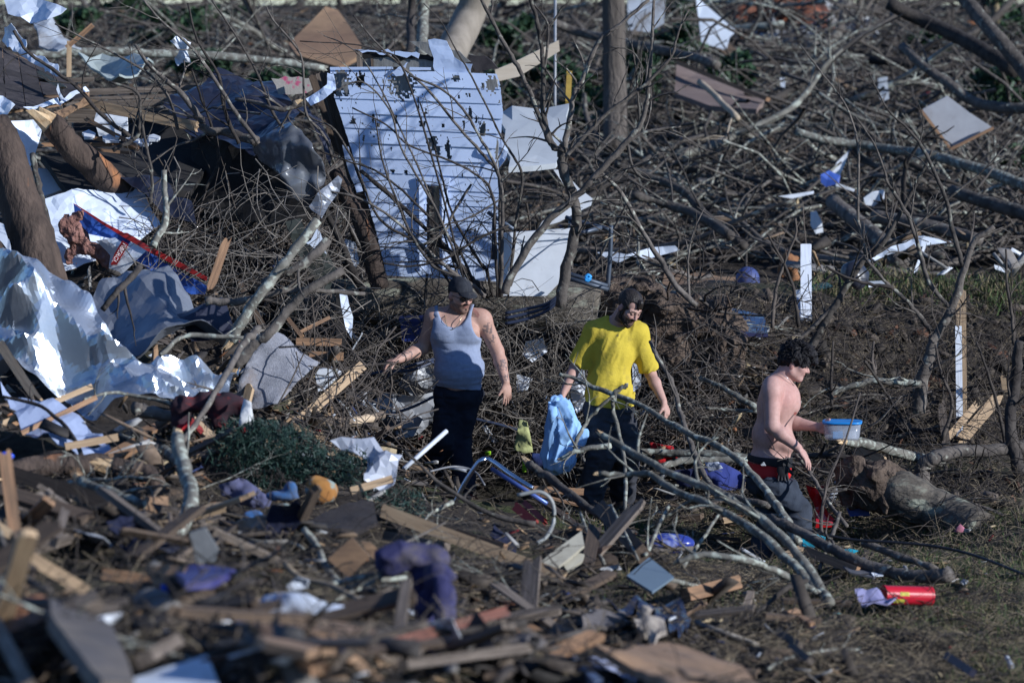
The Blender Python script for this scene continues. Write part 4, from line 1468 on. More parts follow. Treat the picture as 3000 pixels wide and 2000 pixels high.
    # side return of the corner
    for (x0, y0, x1, y1, b, m, w) in ((922, 222, 1002, 452, .45, lum_d, .1), (940, 215, 1012, 458, .3, lum_g, .08), (952, 212, 1020, 462, .18, lum_d, .09), (962, 208, 1030, 470, .08, lum_d, .07), (1030, 470, 1120, 790, .1, lum_d, .08), (1015, 460, 1080, 700, .25, lum_g, .07)):
        plank('side_board', None, None, W(x0, y0, b), W(x1, y1, b), w, .03, m, parent=root, rag=.1)
    poly('top_plate', [(955, 200), (1170, 196), (1180, 206), (962, 212)], lum_g if False else paper, .04, .05, res=.1)
    poly('peeled_corner', [(960, 214), (978, 220), (984, 262), (948, 292), (912, 310), (896, 290), (940, 262), (958, 248)], vinyl, -.05, .004, res=.03, soft=.02, sfreq=8)
    poly('peeled_corner', [(1003, 425), (1022, 430), (1040, 500), (1062, 560), (1045, 565), (1020, 500)], vinyl, -.05, .004, res=.03, soft=.02, sfreq=8)
    poly('peeled_corner', [(1470, 400), (1490, 430), (1480, 470), (1462, 492), (1458, 450)], vinyl, -.06, .004, res=.03, soft=.03, sfreq=8, crumple=.02, freq=14)
    poly('nail_strip', [(967, 197), (1150, 196), (1152, 203), (968, 206)], vinyl, -.018, .003, res=.04)
    poly('nail_strip', [(1200, 197), (1262, 198), (1262, 206), (1200, 206)], vinyl, -.018, .003, res=.04)
    return root
siding_wall()

def settle(pts, up=.1):
    """bring a traced outline forward until none of it is sunk in the ground"""
    if max(q[1] for q in pts) > 1450:
        up = max(up, .7)
    n = len(pts)
    mid = [tuple((a + b) / 2 for a, b in zip(pts[i][:3], pts[(i + m) % n][:3])) for i in range(n) for m in (1, n // 2)]
    k = max(q[2] - (gd(q[0], q[1]) - up) for q in [*pts, *mid])
    k = max(k, 0) if k < 4 else 0
    if min(q[2] for q in pts) > 35.5:
        k += 1.3
    return [(q[0], q[1], q[2] - k, *q[3:]) for q in pts]
def S(label, pts, mat, name='scrap_sheet', cat='sheet', **kw):
    pts = settle(pts)
    return sheet(name, label, cat, pts, mat, **kw)
def L(label, a, b, wpx, mat, name='board', cat='board', t=.035, **kw):
    a, b = settle([a, b], .16)
    dm = (a[2] + b[2]) / 2
    return plank(name, label, cat, P(*a), P(*b), wpx * m_px(dm), t, mat, **kw)

# ------------------------------------------------------------------ left: roof corner of the wrecked house
rf = thing('roof_corner', 'broken dark shingled roof corner with torn white fascia above split trunk', 'roof', P(110, 330, 29.4))
def shp(nm, pts, mat, **kw):
    return sheet(nm, None, None, pts, mat, parent=rf, **kw)
shp('roof_deck', [(-40, 128, 30.8), (60, 165, 30.8), (190, 232, 30.2), (255, 265, 29.8), (180, 300, 29.5), (60, 318, 29.3), (-40, 330, 29.3)], lum_d if False else ply, thick=.03, res=.15)
rr = np.random.default_rng(8)
for row in range(7):                                # courses of shingles, some lost
    for c_ in range(5):
        if rr.random() < .13:
            continue
        u0, u1 = c_ / 5, (c_ + 1) / 5
        v0, v1 = row / 7, (row + 1.25) / 7
        def q(u, v):
            top = np.array([-40 + 235 * u, 120 + 112 * u, 30.7 - .5 * u])
            bot = np.array([-40 + 290 * u, 322 - 40 * u ** 2, 29.2 + .4 * u])
            return tuple(top + (bot - top) * min(v, 1.0) + np.array([0, 0, -.03 - .004 * row + rr.normal() * .006]))
        shp('shingle', [q(u0 + .004, v0), q(u1 - .004, v0), q(u1 - .004, v1), q(u0 + .004, v1)], shingle, thick=.008, res=.12, ragged=.006)
shp('fascia_board', [(-40, 352, 29.2), (45, 362, 29.15), (150, 330, 29.3), (262, 268, 29.6), (262, 300, 29.6), (175, 345, 29.3), (50, 385, 29.1), (-40, 378, 29.1)], lum_g if False else ply, thick=.03, res=.1, ragged=.008)
shp('torn_fascia_strip', [(68, 312, 29.05), (170, 284, 29.2), (175, 298, 29.2), (205, 270, 29.35), (250, 255, 29.5), (262, 268, 29.5), (182, 300, 29.2), (178, 308, 29.2), (95, 325, 29.05)], white_p, thick=.003, res=.04, soft=.015, sfreq=9)
shp('torn_fascia_strip', [(165, 262, 29.1), (170, 245, 29.1), (176, 270, 29.1), (188, 290, 29.1), (178, 296, 29.1)], white_p, thick=.003, res=.03)
shp('torn_flashing', [(5, 78, 30.6), (40, 70, 30.5), (55, 100, 30.5), (80, 130, 30.4), (78, 150, 30.4), (110, 165, 30.3), (172, 195, 30.1), (186, 228, 30.0), (150, 215, 30.1), (100, 185, 30.3), (60, 165, 30.4), (25, 140, 30.5), (3, 120, 30.6)], white_p, thick=.003, res=.04, crumple=.05, freq=6, ragged=.012)
shp('torn_fascia_strip', [(-30, 275, 29.2), (10, 282, 29.2), (45, 308, 29.1), (20, 340, 29.1), (-30, 335, 29.1)], white_p, thick=.003, res=.04, crumple=.03, freq=8)
L('splintered pale board lying across the dark shingles', (105, 208, 29.8), (193, 262, 29.5), 17, lum, broken=(.2, .1))
S('bent white metal sheet at the top corner above the roof', [(5, -20, 31.4), (60, -30, 31.4), (140, 5, 31.2), (192, 20, 31.0), (178, 42, 31.0), (140, 62, 31.0), (88, 68, 31.1), (60, 48, 31.1), (20, 35, 31.2)], white_p, cat='metal sheet', thick=.004, res=.06, crumple=.05, freq=4)
S('white metal panel hanging below the roof corner by the trunk', [(-40, 355, 28.8), (132, 348, 29.0), (118, 402, 29.0), (98, 465, 28.9), (82, 502, 28.8), (40, 500, 28.7), (-40, 470, 28.7)], white_p, cat='metal sheet', thick=.004, res=.05, ribs=(.012, .16, 1, -.35), soft=.02)
# slatted wall
lw = thing('lath_wall', 'row of brown lath boards with daylight gaps behind tan beam', 'wall', P(420, 360, 31.5))
for k in range(8):
    y0 = 252 + k * 12.5
    plank('slat', None, None, P(200 + k * 3 + rr.normal() * 6, y0 + 14 + rr.normal() * 2, 31.4), P(560 + k * 9 + rr.normal() * 12, y0 + rr.normal() * 2, 31.4), 10 * m_px(31.4), .012, lum_g, parent=lw, rag=.3)
for x in (235, 385, 520):
    plank('stud', None, None, P(x, 245, 31.45), P(x + 4, 362, 31.45), .035, .04, lum_d, parent=lw)
L('long tan split beam slanting across the lath wall', (240, 300, 29.7), (582, 372, 29.4), 30, lum, t=.06, broken=(.06, .02), name='beam', cat='beam')
L('dark plank end resting on the ruin behind the roof tip', (205, 236, 31), (275, 232, 31), 14, lum_g)
L('short upright tan board behind the grey fallen pole', (203, 120, 34), (202, 226, 34), 14, lum, t=.04)
L('slanted tan board leaning over the grey sheets', (195, 140, 34), (272, 74, 34), 14, lum_o, t=.04)
for i, (a, b, w, m, lb) in enumerate([
        ((225, 392, 29.3), (415, 440, 29.2), 11, lum_o, 'splintered brown lath below the plaster block'),
        ((245, 345, 29.3), (420, 440, 29.0), 13, lum_o, 'thin brown strip fallen across the plaster rubble'),
        ((115, 424, 29.2), (340, 424, 29.2), 12, lum_o, 'brown plank edge running behind the split trunk'),
        ((260, 436, 29.1), (392, 450, 29.1), 9, lum_o, 'lowest thin brown strip in the ruined room'),
        ((195, 350, 29.6), (300, 352, 29.6), 18, lum_g, 'weathered board under the tan beam'),
        ((180, 330, 30.4), (400, 335, 30.4), 22, lum_g, 'wide grey board under the lath wall')]):
    L(lb, a, b, w, m, t=.02, broken=(.08, .1), group='boards of the ruined room')
S('cream plaster block with stained face in the ruined room', [(282, 330, 29.4), (372, 345, 29.4), (374, 385, 29.4), (290, 400, 29.4), (276, 352, 29.4)], white_g, name='plaster_block', cat='plaster', thick=.06, res=.08)
for i, (x, y, w, h) in enumerate(((240, 388, 40, 14), (300, 398, 60, 14), (335, 380, 18, 22), (365, 405, 46, 12), (430, 398, 40, 10), (395, 412, 50, 10))):
    S(['broken plaster slab left of the rubble heap', 'broken plaster slab in the middle of the rubble', 'upright plaster shard in the rubble', 'flat plaster shard by the dark void', 'small plaster chip near the navy sheet', 'lowest plaster piece of the rubble'][i],
      [(x, y, 29.2), (x + w * .5, y - h * .6, 29.25), (x + w, y + 2, 29.2), (x + w * .8, y + h, 29.1), (x + w * .15, y + h, 29.1)], white_g, name='plaster_piece', cat='plaster', thick=.02, res=.05, ragged=.008, group='plaster rubble')
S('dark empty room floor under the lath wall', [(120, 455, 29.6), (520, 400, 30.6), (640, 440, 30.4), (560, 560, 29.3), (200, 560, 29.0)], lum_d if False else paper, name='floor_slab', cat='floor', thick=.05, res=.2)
S('black sheet painting the darkness deep in the ruined room', [(215, 360, 31.6), (640, 300, 31.6), (700, 640, 30.6), (200, 620, 30.4)], paper, name='darkness_sheet', cat='wall', thick=.03, res=.3)  # black backing that paints the dark interior, not a real wall

# ------------------------------------------------------------------ navy metal roofing draped over the ruin
S('large navy metal roofing sheet draped over the ruined room', [(520, 262, 31.0), (600, 225, 31.2), (640, 205, 31.4), (720, 212, 31.4), (800, 245, 31.0), (870, 300, 30.2), (925, 350, 29.6), (968, 410, 29.3), (968, 480, 29.2), (890, 330, 29.5), (815, 395, 29.1), (742, 440, 29.0), (690, 430, 29.2), (640, 405, 29.5), (560, 385, 29.8), (480, 330, 30.4)], darkroof, name='roofing_and_void_sheet', cat='roofing', thick=.005, res=.06, crumple=.1, freq=2.2, seed=5, ribs=(.025, .22, .6, .8))
S('crumpled glossy edge of navy roofing folded down over the void', [(742, 440, 28.9), (815, 392, 28.9), (862, 345, 29.1), (905, 385, 28.8), (950, 430, 28.7), (972, 490, 28.7), (960, 545, 28.7), (935, 590, 28.8), (905, 620, 28.8), (880, 560, 28.8), (858, 520, 28.8), (820, 500, 28.9), (770, 470, 28.9)], M('sunlit_glossy_roofing', (.11, .118, .135), (.085, .09, .105), scale=5, metal=.1, rough=.28, bump=.1, vary=0), name='roofing_fold', cat='roofing', thick=.005, res=.026, crumple=.12, freq=4, seed=9, fine=5, smooth=True, curl=lambda v: .28 * np.clip(1 - (v ** 2).sum(1) / .16, 0, 1))  # same roofing in a lighter tone: sunlight put into its colour
S('black sheet painting the dark void under the roofing fold', [(560, 385, 30.2), (740, 440, 29.6), (860, 520, 29.4), (930, 610, 29.3), (860, 660, 29.3), (640, 640, 29.6), (540, 560, 29.9)], paper, name='roofing_and_void_sheet', cat='roofing', thick=.005, res=.1, crumple=.08, freq=3, seed=3)  # black sheet added so the void below the fold reads as deep shade
S('folded dark blue sheet behind the white metal siding', [(350, 520, 28.9), (395, 508, 29.0), (440, 512, 29.0), (500, 545, 28.9), (560, 590, 28.7), (575, 660, 28.5), (500, 650, 28.5), (468, 600, 28.6), (425, 560, 28.7)], darkroof, cat='metal sheet', thick=.005, res=.05, crumple=.08, freq=5)
S('ribbed grey shutter panel lying against the bark trunk', [(905, 605, 28.6), (935, 560, 28.6), (990, 515, 28.7), (1003, 525, 28.7), (995, 560, 28.7), (962, 605, 28.6), (942, 640, 28.5)], greym, name='shutter_panel', cat='shutter', thick=.01, res=.03, ribs=(.008, .06, .8, .6))
S('flower-patterned plaster wall piece behind the siding corner', [(795, 230, 30.4), (915, 228, 30.4), (918, 262, 30.4), (880, 275, 30.4), (815, 276, 30.4)], M('flower_wallpaper', (.36, .33, .30), (.3, .28, .25), scale=12, speck=(.42, .08, .16), speck_amt=.4, speck_scale=15, vary=0, rough=.9), name='wallpaper_fragment', cat='wall fragment', thick=.03, res=.05, ragged=.008)

# ------------------------------------------------------------------ left: metal siding, packaging, crumpled sheets
S('white ribbed metal siding sheet bent in front of the dark room', [(80, 590, 28.6), (190, 568, 28.7), (300, 555, 28.9), (400, 546, 29.0), (425, 560, 28.9), (470, 655, 28.6), (400, 700, 28.4), (300, 760, 28.2), (190, 790, 28.0), (150, 700, 28.2), (100, 640, 28.4)], white_p, name='siding_sheet', cat='metal sheet', thick=.004, res=.05, ribs=(.01, .09, .35, 1), soft=.04, sfreq=3)
S('lower white metal siding strip beside the big brown trunk', [(-30, 640, 28.7), (20, 660, 28.6), (40, 765, 28.3), (-30, 760, 28.3)], white_p, name='siding_sheet', cat='metal sheet', thick=.004, res=.06)
S('tan broken fibreboard showing behind the slender grey trunk', [(70, 490, 29.6), (200, 500, 29.6), (230, 540, 29.4), (80, 590, 29.2)], white_g, name='fibreboard', cat='board', thick=.02, res=.1)
pkd = 27.9
pk = thing('insulation_bag', 'torn shiny blue and white insulation bag with red edge', 'packaging', P(400, 840, pkd))
foil_b = M('blue_foil', (.05, .13, .47), (.03, .08, .33), scale=4, rough=.3, bump=.2, vary=0, metal=.2)
foil_w = M('white_foil', (.74, .76, .8), (.6, .62, .68), scale=4, rough=.25, bump=.15, vary=0, metal=.3)
foil_r = M('red_foil', (.45, .03, .03), (.3, .02, .02), scale=4, rough=.28, bump=.1, vary=0)
def pks(nm, pts, mat, dz=0.0, **kw):
    return sheet(nm, None, None, [(x, y, pkd + dz + (x - 400) * -.0006) for x, y in pts], mat, parent=pk, **kw)
pks('blue_film', [(213, 598), (250, 622), (330, 672), (380, 705), (430, 735), (520, 790), (607, 838), (600, 862), (560, 862), (480, 820), (375, 745), (330, 700), (262, 685), (238, 660), (222, 640)], foil_b, 0, thick=.004, res=.03, crumple=.03, freq=9)
pks('white_film', [(282, 705), (338, 696), (372, 720), (388, 700), (432, 732), (400, 762), (362, 800), (330, 815), (318, 790), (322, 748)], foil_w, -.015, thick=.004, res=.03, crumple=.03, freq=9)
pks('red_edge', [(213, 596), (222, 600), (300, 648), (362, 682), (372, 682), (438, 722), (530, 770), (608, 812), (604, 822), (520, 782), (430, 734), (360, 694), (290, 650)], foil_r, -.03, thick=.006, res=.03, soft=.01)
lb = pks('red_label', [(358, 704), (376, 716), (352, 758), (342, 776), (324, 776), (336, 742)], foil_r, -.035, thick=.004, res=.05)
tx = bpy.data.curves.new('lettering', 'FONT')
tx.body = 'FIBERGL'
tx.size = .045
tx.extrude = .001
tx.align_x = 'CENTER'
tx.align_y = 'CENTER'
to = bpy.data.objects.new('lettering', tx)
COL.objects.link(to)
dg_ = bpy.context.evaluated_depsgraph_get()
tme = bpy.data.meshes.new_from_object(to.evaluated_get(dg_))
bpy.data.objects.remove(to)
tdir = nrm(P(332, 768, pkd) - P(366, 712, pkd))
tn = nrm(CAM - P(350, 740, pkd))
tup = np.cross(tn, tdir)
MW = np.array([tdir, tup, tn])
vv = np.zeros(len(tme.vertices) * 3)
tme.vertices.foreach_get('co', vv)
vv = vv.reshape(-1, 3) @ MW + P(349, 741, pkd - .075) - np.array(pk.location)
tme.vertices.foreach_set('co', vv.ravel())
tme.materials.clear()
link('lettering', tme, paint('white_lettering', (.75, .7, .7), dirt=False), pk)
r_ = np.random.default_rng(3)
g = Sdf(P(150, 810, 28.3), P(350, 590, 27.72), .012)
for (x, y, r0) in ((200, 660, .06), (235, 640, .05), (225, 690, .07), (215, 730, .05), (250, 720, .06), (205, 755, .035), (285, 735, .05), (310, 760, .05), (320, 775, .03)):
    g.ell(P(x, y, 28.02), (r0, r0 * .7, r0 * 1.2), None, .05)
g.wrinkle(lambda p: -.025 * fbm(p * 22, 3, 4), .1)
g.mesh('insulation_tuft', insul, None, label='brownish pink tuft of insulation torn from the blue bag', cat='insulation')
S('wide crumpled silver metal sheet curling along the heap', [(-60, 835, 24.9), (80, 850, 24.8), (170, 862, 24.7), (232, 868, 24.6), (270, 880, 24.5), (300, 930, 24.4), (360, 985, 24.3), (470, 1005, 24.3), (600, 1012, 24.3), (700, 1020, 24.3), (690, 1060, 24.2), (640, 1110, 24.1), (612, 1140, 24.0), (540, 1178, 23.9), (420, 1140, 23.9), (250, 1118, 24.0), (170, 1080, 24.1), (60, 1030, 24.2), (-60, 990, 24.3)], galv, name='metal_sheet', cat='metal sheet', thick=.005, res=.026, crumple=.5, freq=1.9, seed=23, fine=3)
S('dull grey folded metal sheet standing up behind the silver one', [(262, 880, 25.6), (300, 830, 25.7), (370, 780, 25.9), (430, 730, 26.0), (470, 745, 26.0), (520, 800, 25.8), (570, 870, 25.5), (620, 905, 25.3), (700, 960, 25.0), (690, 1000, 24.9), (590, 1000, 24.8), (440, 1010, 24.7), (330, 985, 24.8), (290, 930, 25.1)], greym, name='metal_sheet', cat='metal sheet', thick=.005, res=.035, crumple=.3, freq=1.5, seed=33, fine=2, soft=.015)
S('navy underside of the sheet drooping toward the grey carpet', [(600, 880, 25.3), (650, 880, 25.3), (690, 940, 25.0), (698, 985, 24.8), (560, 985, 24.8), (520, 930, 25.1)], darkroof, name='metal_sheet', cat='metal sheet', thick=.005, res=.05, crumple=.08, freq=4)
S('grey carpet remnant draped over a stick', [(688, 1185, 25.4), (700, 1110, 25.4), (735, 1040, 25.5), (790, 968, 25.6), (830, 985, 25.6), (880, 1020, 25.6), (938, 1060, 25.6), (900, 1095, 25.5), (860, 1130, 25.4), (815, 1180, 25.3), (740, 1192, 25.3)], carpet, name='carpet_piece', cat='carpet', thick=.012, res=.04, soft=.05, sfreq=5, smooth=True)

# ================================================================== things lying between the ruin, the men and the lens
def FLAT(pts, up=.22):
    return [(x, y, gd(x, y) - up) for x, y in pts]
def STAND(pts, up=.15, tilt=0.0):
    ym = max(p[1] for p in pts)
    d = gd(sum(p[0] for p in pts) / len(pts), ym) - up
    return [(x, y, d + tilt * (ym - y) / 100.0) for x, y in pts]
def D(pts, d):
    return [(x, y, d) for x, y in pts]
def tube_thing(name, label, cat, pts, rpx, mat, parent=None, sides=8, sub=5, group=None):
    pts = settle(pts)
    w = np.array([P(*q) for q in pts])
    rad = rpx * m_px(np.mean([q[2] for q in pts]))
    v, f = tube_geo(catmull(w, sub), rad, sides)
    return put(name, v, f, mat, parent=parent, label=label, cat=cat, smooth=True, group=group)
def blob(name, label, cat, parts, mat, h=.012, wr=None, k=.04, parent=None, smooth=True, group=None):
    """parts: (px,py,d, rx,ry,rz) in pixels/pixels/pixels"""
    parts = settle([(q[0], q[1], q[2]) + tuple(q[3:]) for q in parts], .22)
    c = np.array([P(*q[:3]) for q in parts])
    rr_ = np.array([[q[3] * m_px(q[2]), q[4] * m_px(q[2]), q[5] * m_px(q[2])] for q in parts])
    pad = rr_.max() + .08
    g = Sdf(c.min(0) - pad, c.max(0) + pad, h)
    for ci, ri in zip(c, rr_):
        g.ell(ci, ri, None, k)
    if wr:
        g.wrinkle(wr, .12)
    return g.mesh(name, mat, parent, smooth=smooth, label=label, cat=cat, group=group)

# --- behind the men
o = S('white appliance door leaning among branches beside the house wall', D([(1467, 684), (1500, 681), (1673, 669), (1668, 740), (1655, 812), (1600, 868), (1455, 866), (1452, 780)], 29.0), white_g, name='appliance_door', cat='appliance door', thick=.05, res=.08)
fr = thing('steel_rack', 'bent blue-grey tubular steel frame behind the white door', 'frame', P(1725, 850, 29.3))
steel = paint('blue_grey_steel', (.075, .095, .13), .45, .3)
for pts in ([(1658, 637, 29.4), (1720, 656, 29.3), (1786, 672, 29.2)], [(1790, 660, 29.2), (1788, 740, 29.2), (1780, 850, 29.2)], [(1672, 692, 29.1), (1762, 666, 29.2)], [(1662, 800, 29.1), (1780, 838, 29.1)], [(1660, 814, 29.0), (1782, 848, 29.0)], [(1672, 640, 29.4), (1672, 690, 29.3)], [(1448, 640, 29.2), (1445, 760, 29.2)], [(1430, 622, 29.2), (1505, 672, 29.1)]):
    tube_thing('frame_tube', None, None, pts, 6.5, steel, fr)
tube_thing('blue_string', 'knotted bright blue string tied on the steel frame', 'string', [(1715, 812, 28.9), (1722, 806, 28.9), (1730, 812, 28.9), (1722, 822, 28.9), (1714, 818, 28.9), (1728, 816, 28.9)], 5, paint('bright_blue_cord', (.03, .3, .7), .6, dirt=False))
cab = paint('blue_black_cable', (.03, .04, .075), .45, dirt=False)
for i, (o_, lb) in enumerate(((0, 'uppermost blue-black cable sagging under the white door'), (14, 'middle blue-black cable sagging under the white door'), (30, 'lowest blue-black cable sagging under the white door'))):
    tube_thing('cable', lb, 'cable', [(1480, 918 + o_, 28.8), (1540, 905 + o_, 28.8), (1600, 890 + o_ * .7, 28.8), (1640, 862 + o_ * .4, 28.8), (1662, 830, 28.9)], 5, cab, group='cables under the door')
for i, (pts, lb) in enumerate((([(1130, 1100, 28.9), (1200, 1072, 28.9), (1270, 1052, 29.0)], 'dark cable passing behind the tank-top person at arm height'), ([(1055, 1110, 28.8), (1110, 1090, 28.8), (1200, 1085, 28.9), (1270, 1060, 29)], 'second dark cable running behind the outstretched arm'), ([(1050, 1200, 28.7), (1120, 1215, 28.7), (1200, 1195, 28.7), (1275, 1160, 28.8)], 'loose dark cable looping over the grey plastic sheets'), ([(1385, 1225, 29), (1450, 1240, 29), (1530, 1262, 29)], 'dark cable between the two standing men'))):
    tube_thing('cable', lb, 'cable', pts, 4.5, cab)
S('white bent gutter length in the brush behind the sapling', [(1622, 498, 33), (1648, 498, 33), (1700, 556, 33), (1736, 582, 33), (1732, 602, 33), (1690, 622, 33), (1640, 650, 33), (1578, 668, 33), (1590, 648, 33), (1672, 598, 33), (1698, 586, 33), (1655, 545, 33)], white_g, name='gutter', cat='gutter', thick=.04, res=.06)
S('twisted white metal strip lying on the brush', D([(1749, 740), (1790, 738), (1838, 745), (1905, 726), (1978, 720), (1991, 733), (1960, 742), (1899, 758), (1850, 750), (1812, 770), (1770, 752)], 36), white_p, name='metal_strip', cat='metal strip', thick=.02, res=.05, crumple=.03, freq=6)
blob('plastic_tub', 'faded blue plastic tub tipped over in front of plywood', 'tub', [(2190, 820, 37, 36, 36, 40), (2195, 845, 37, 30, 30, 22)], paint('faded_blue_plastic', (.05, .07, .2), .6), h=.02)
S('long brown plywood offcut behind the blue tub', [(1945, 782, 37.6), (2010, 795, 37.5), (2160, 812, 37.3), (2168, 870, 36.6), (2080, 876, 36.6), (2000, 862, 36.8), (1940, 830, 37.2)], ply, name='plywood_sheet', cat='plywood', thick=.03, res=.15, ragged=.02)
blob('rotten_log_chunk', 'orange-brown rotten wood chunk next to the white board', 'wood chunk', [(2315, 770, 38, 25, 25, 32), (2325, 810, 38, 18, 20, 28), (2300, 790, 38, 20, 20, 25)], M('rotten_orange_wood', (.3, .14, .06), (.14, .06, .03), scale=12, bump=.8, vary=0, rough=.95), h=.02, wr=lambda p: -.03 * fbm(p * 14, 2, 4))
L('white painted board standing upright at the berm edge', (2361, 718, 33.2), (2362, 936, 32.6), 32, lum_w, t=.03)
L('short white board leaning on the upright white board', (2336, 852, 34), (2352, 935, 33.6), 16, lum_w, t=.02)
S('long white fascia strip lying on the slope behind saplings', D([(2520, 770), (2569, 748), (2591, 714), (2636, 694), (2706, 691), (2789, 709), (2730, 716), (2665, 728), (2610, 744), (2560, 765)], 38), white_p, name='fascia_strip', cat='metal strip', thick=.02, res=.08, soft=.03)
L('thin white post under the fascia strip', (2708, 722, 37.5), (2676, 812, 37), 8, lum_w, t=.02)
blob('rubbish_bag', 'dark grey rubbish bag behind the berm', 'bag', [(2500, 800, 37, 38, 35, 36), (2520, 820, 37, 32, 30, 30)], paint('dark_bag_plastic', (.03, .032, .045), .35), h=.02, wr=lambda p: -.03 * fbm(p * 9, 2, 14))
for i, (pts, d, m, lb, nm) in enumerate((
        ([(2530, 580), (2555, 562), (2590, 556), (2594, 580), (2560, 604), (2535, 600)], 41, white_g, 'white plastic scrap caught on the thin sapling', 'plastic_scrap'),
        ([(2374, 622), (2392, 618), (2408, 650), (2412, 680), (2390, 685), (2375, 660)], 40, white_g, 'white rag hanging in the brush above the white board', 'rag'),
        ([(2404, 512), (2430, 500), (2462, 515), (2458, 538), (2420, 548), (2405, 535)], 42, paint('blue_print_plastic', (.06, .13, .5), .4), 'blue and white wrapper in the brush', 'wrapper'),
        ([(2434, 510), (2452, 475), (2489, 440), (2478, 475), (2458, 520), (2440, 530)], 43, white_g, 'white cone of torn plastic pointing up from the brush', 'plastic_scrap'),
        ([(2280, 575), (2330, 568), (2385, 560), (2384, 568), (2320, 582)], 41, white_g, 'thin white slat lying in the brush', 'slat_piece'),
        ([(2450, 535), (2505, 555), (2502, 562), (2448, 545)], 41, white_g, 'short white strip below the blue wrapper', 'slat_piece'),
        ([(2965, 725), (3000, 745), (3000, 760), (2960, 735)], 37, white_g, 'white board end at the photo edge behind the berm', 'board_end'),
        ([(2912, 775), (2945, 785), (2945, 798), (2915, 788)], 37, white_g, 'small white scrap on the brown bank', 'plastic_scrap'),
        ([(2545, 825), (2590, 822), (2595, 838), (2545, 842)], 36, white_g, 'flat white scrap behind the berm grass', 'plastic_scrap'),
        ([(2572, 230), (2600, 225), (2605, 290), (2578, 300)], 50, bgwhite, 'pale cloth patch far up the slope', 'rag'),
        ([(2285, 228), (2302, 230), (2300, 258), (2288, 255)], 50, white_g, 'small white tag of plastic hanging far back', 'plastic_scrap'))):
    S(lb, D(pts, d), m, name=nm, cat=nm.replace('_', ' '), thick=.015, res=.08, crumple=.03, freq=6)
S('dark navy car bonnet half buried behind the root mound', [(1985, 905, 35.2), (2100, 895, 35.3), (2240, 925, 34.8), (2250, 975, 34.0), (2150, 985, 33.8), (2020, 960, 34.2)], M('navy_car_paint', (.02, .022, .06), rough=.2, coat=.5, vary=0, bump=.03), name='car_bonnet', cat='car part', thick=.03, res=.15, soft=.03, sfreq=2)
S('pale crumpled paper heap at the mound edge below the bonnet', [(2165, 955, 33.4), (2245, 950, 33.4), (2255, 978, 33.2), (2200, 985, 33.2)], white_g, name='paper_heap', cat='paper', thick=.02, res=.06, crumple=.06, freq=8)
# stake with peeling white face
st = L('tall splintered timber post with a peeling white face', (2815, 842, 30.6), (2818, 1290, 30.3), 30, lum, name='timber_post', cat='post', t=.07, broken=(.05, 0))
plank('white_face', None, None, P(2808, 955, 30.35), P(2812, 1278, 30.05), 19 * m_px(30.4), .008, lum_w, parent=st)
for i, (a, b, w, lb) in enumerate((((2802, 1306, 29.6), (2935, 1150, 29.9), 34, 'broad splintered tan board slanting up beside the white-faced post'), ((2770, 1290, 29.5), (2865, 1180, 29.8), 20, 'narrow splintered tan board under the broad one'), ((2505, 1312, 28.6), (2600, 1362, 28.3), 38, 'tan split board lying under the pale sawn pole'), ((2938, 1095, 30), (2945, 1150, 30), 16, 'splintered stub at the tip of a dark stem'), ((2756, 1175, 29.7), (2775, 1320, 29.4), 24, 'upright split dark stump splinter beside the post'))):
    L(lb, a, b, w, lum if i not in (4,) else lum_g, t=.03, broken=(.15, .2))

# --- litter around the men's feet
S('silver-grey plastic sheet heaped behind the tank-top person', D([(1190, 1085), (1235, 1072), (1276, 1080), (1290, 1130), (1280, 1180), (1230, 1190), (1195, 1150), (1165, 1130)], 29.3), plas_grey, name='plastic_sheet', cat='plastic sheet', thick=.006, res=.04, crumple=.1, freq=6)
S('grey plastic sheet spread low beside the dark trousers', D([(1080, 1180), (1130, 1150), (1200, 1160), (1270, 1150), (1280, 1220), (1230, 1270), (1180, 1285), (1120, 1250), (1085, 1230)], 29.0), plas_grey, name='plastic_sheet', cat='plastic sheet', thick=.006, res=.04, crumple=.1, freq=6)
S('folded grey plastic strip at the fallen branch', D([(1160, 1260), (1215, 1215), (1240, 1225), (1212, 1278), (1165, 1285)], 28.7), plas_grey, name='plastic_sheet', cat='plastic sheet', thick=.006, res=.03, crumple=.05, freq=8)
S('white plastic bag caught in the brush between the two standing men', D([(1540, 1000), (1590, 990), (1605, 1030), (1560, 1060), (1530, 1040)], 29.5), white_g, name='plastic_bag', cat='bag', thick=.006, res=.03, crumple=.06, freq=8)
S('white sheet glimpsed behind the yellow shirt', D([(1670, 1090), (1712, 1070), (1718, 1190), (1690, 1210), (1672, 1160)], 29.5), white_g, name='plastic_sheet', cat='plastic sheet', thick=.006, res=.03, crumple=.05, freq=8)
S('white sheet to the shaded side of the yellow shirt', D([(1852, 1060), (1880, 1050), (1878, 1130), (1855, 1150)], 29.5), white_g, name='plastic_sheet', cat='plastic sheet', thick=.006, res=.03, crumple=.05, freq=8)
S('rumpled white bag low between the men', D([(1512, 1095), (1560, 1110), (1545, 1140), (1515, 1150)], 29.4), white_g, name='plastic_bag', cat='bag', thick=.006, res=.03, crumple=.06, freq=8)
tub = thing('storage_tub', 'blue storage tub wedged under the fallen trunk', 'tub', P(1210, 1005, 29.5))
bl = paint('royal_blue_plastic', (.03, .055, .26), .4)
S(None, D([(1172, 938), (1245, 938), (1240, 1000), (1178, 1000)], 29.5), bl, name='tub_wall', cat=None, thick=.2, res=.1, parent=tub)
S(None, D([(1168, 932), (1250, 932), (1250, 944), (1168, 944)], 29.46), bl, name='tub_rim', cat=None, thick=.24, res=.1, parent=tub)
L('tan rough-sawn plank propped against the heap before the white box', (1054, 1078, 26.6), (866, 1242, 25.9), 30, lum, t=.09, rag=.05)
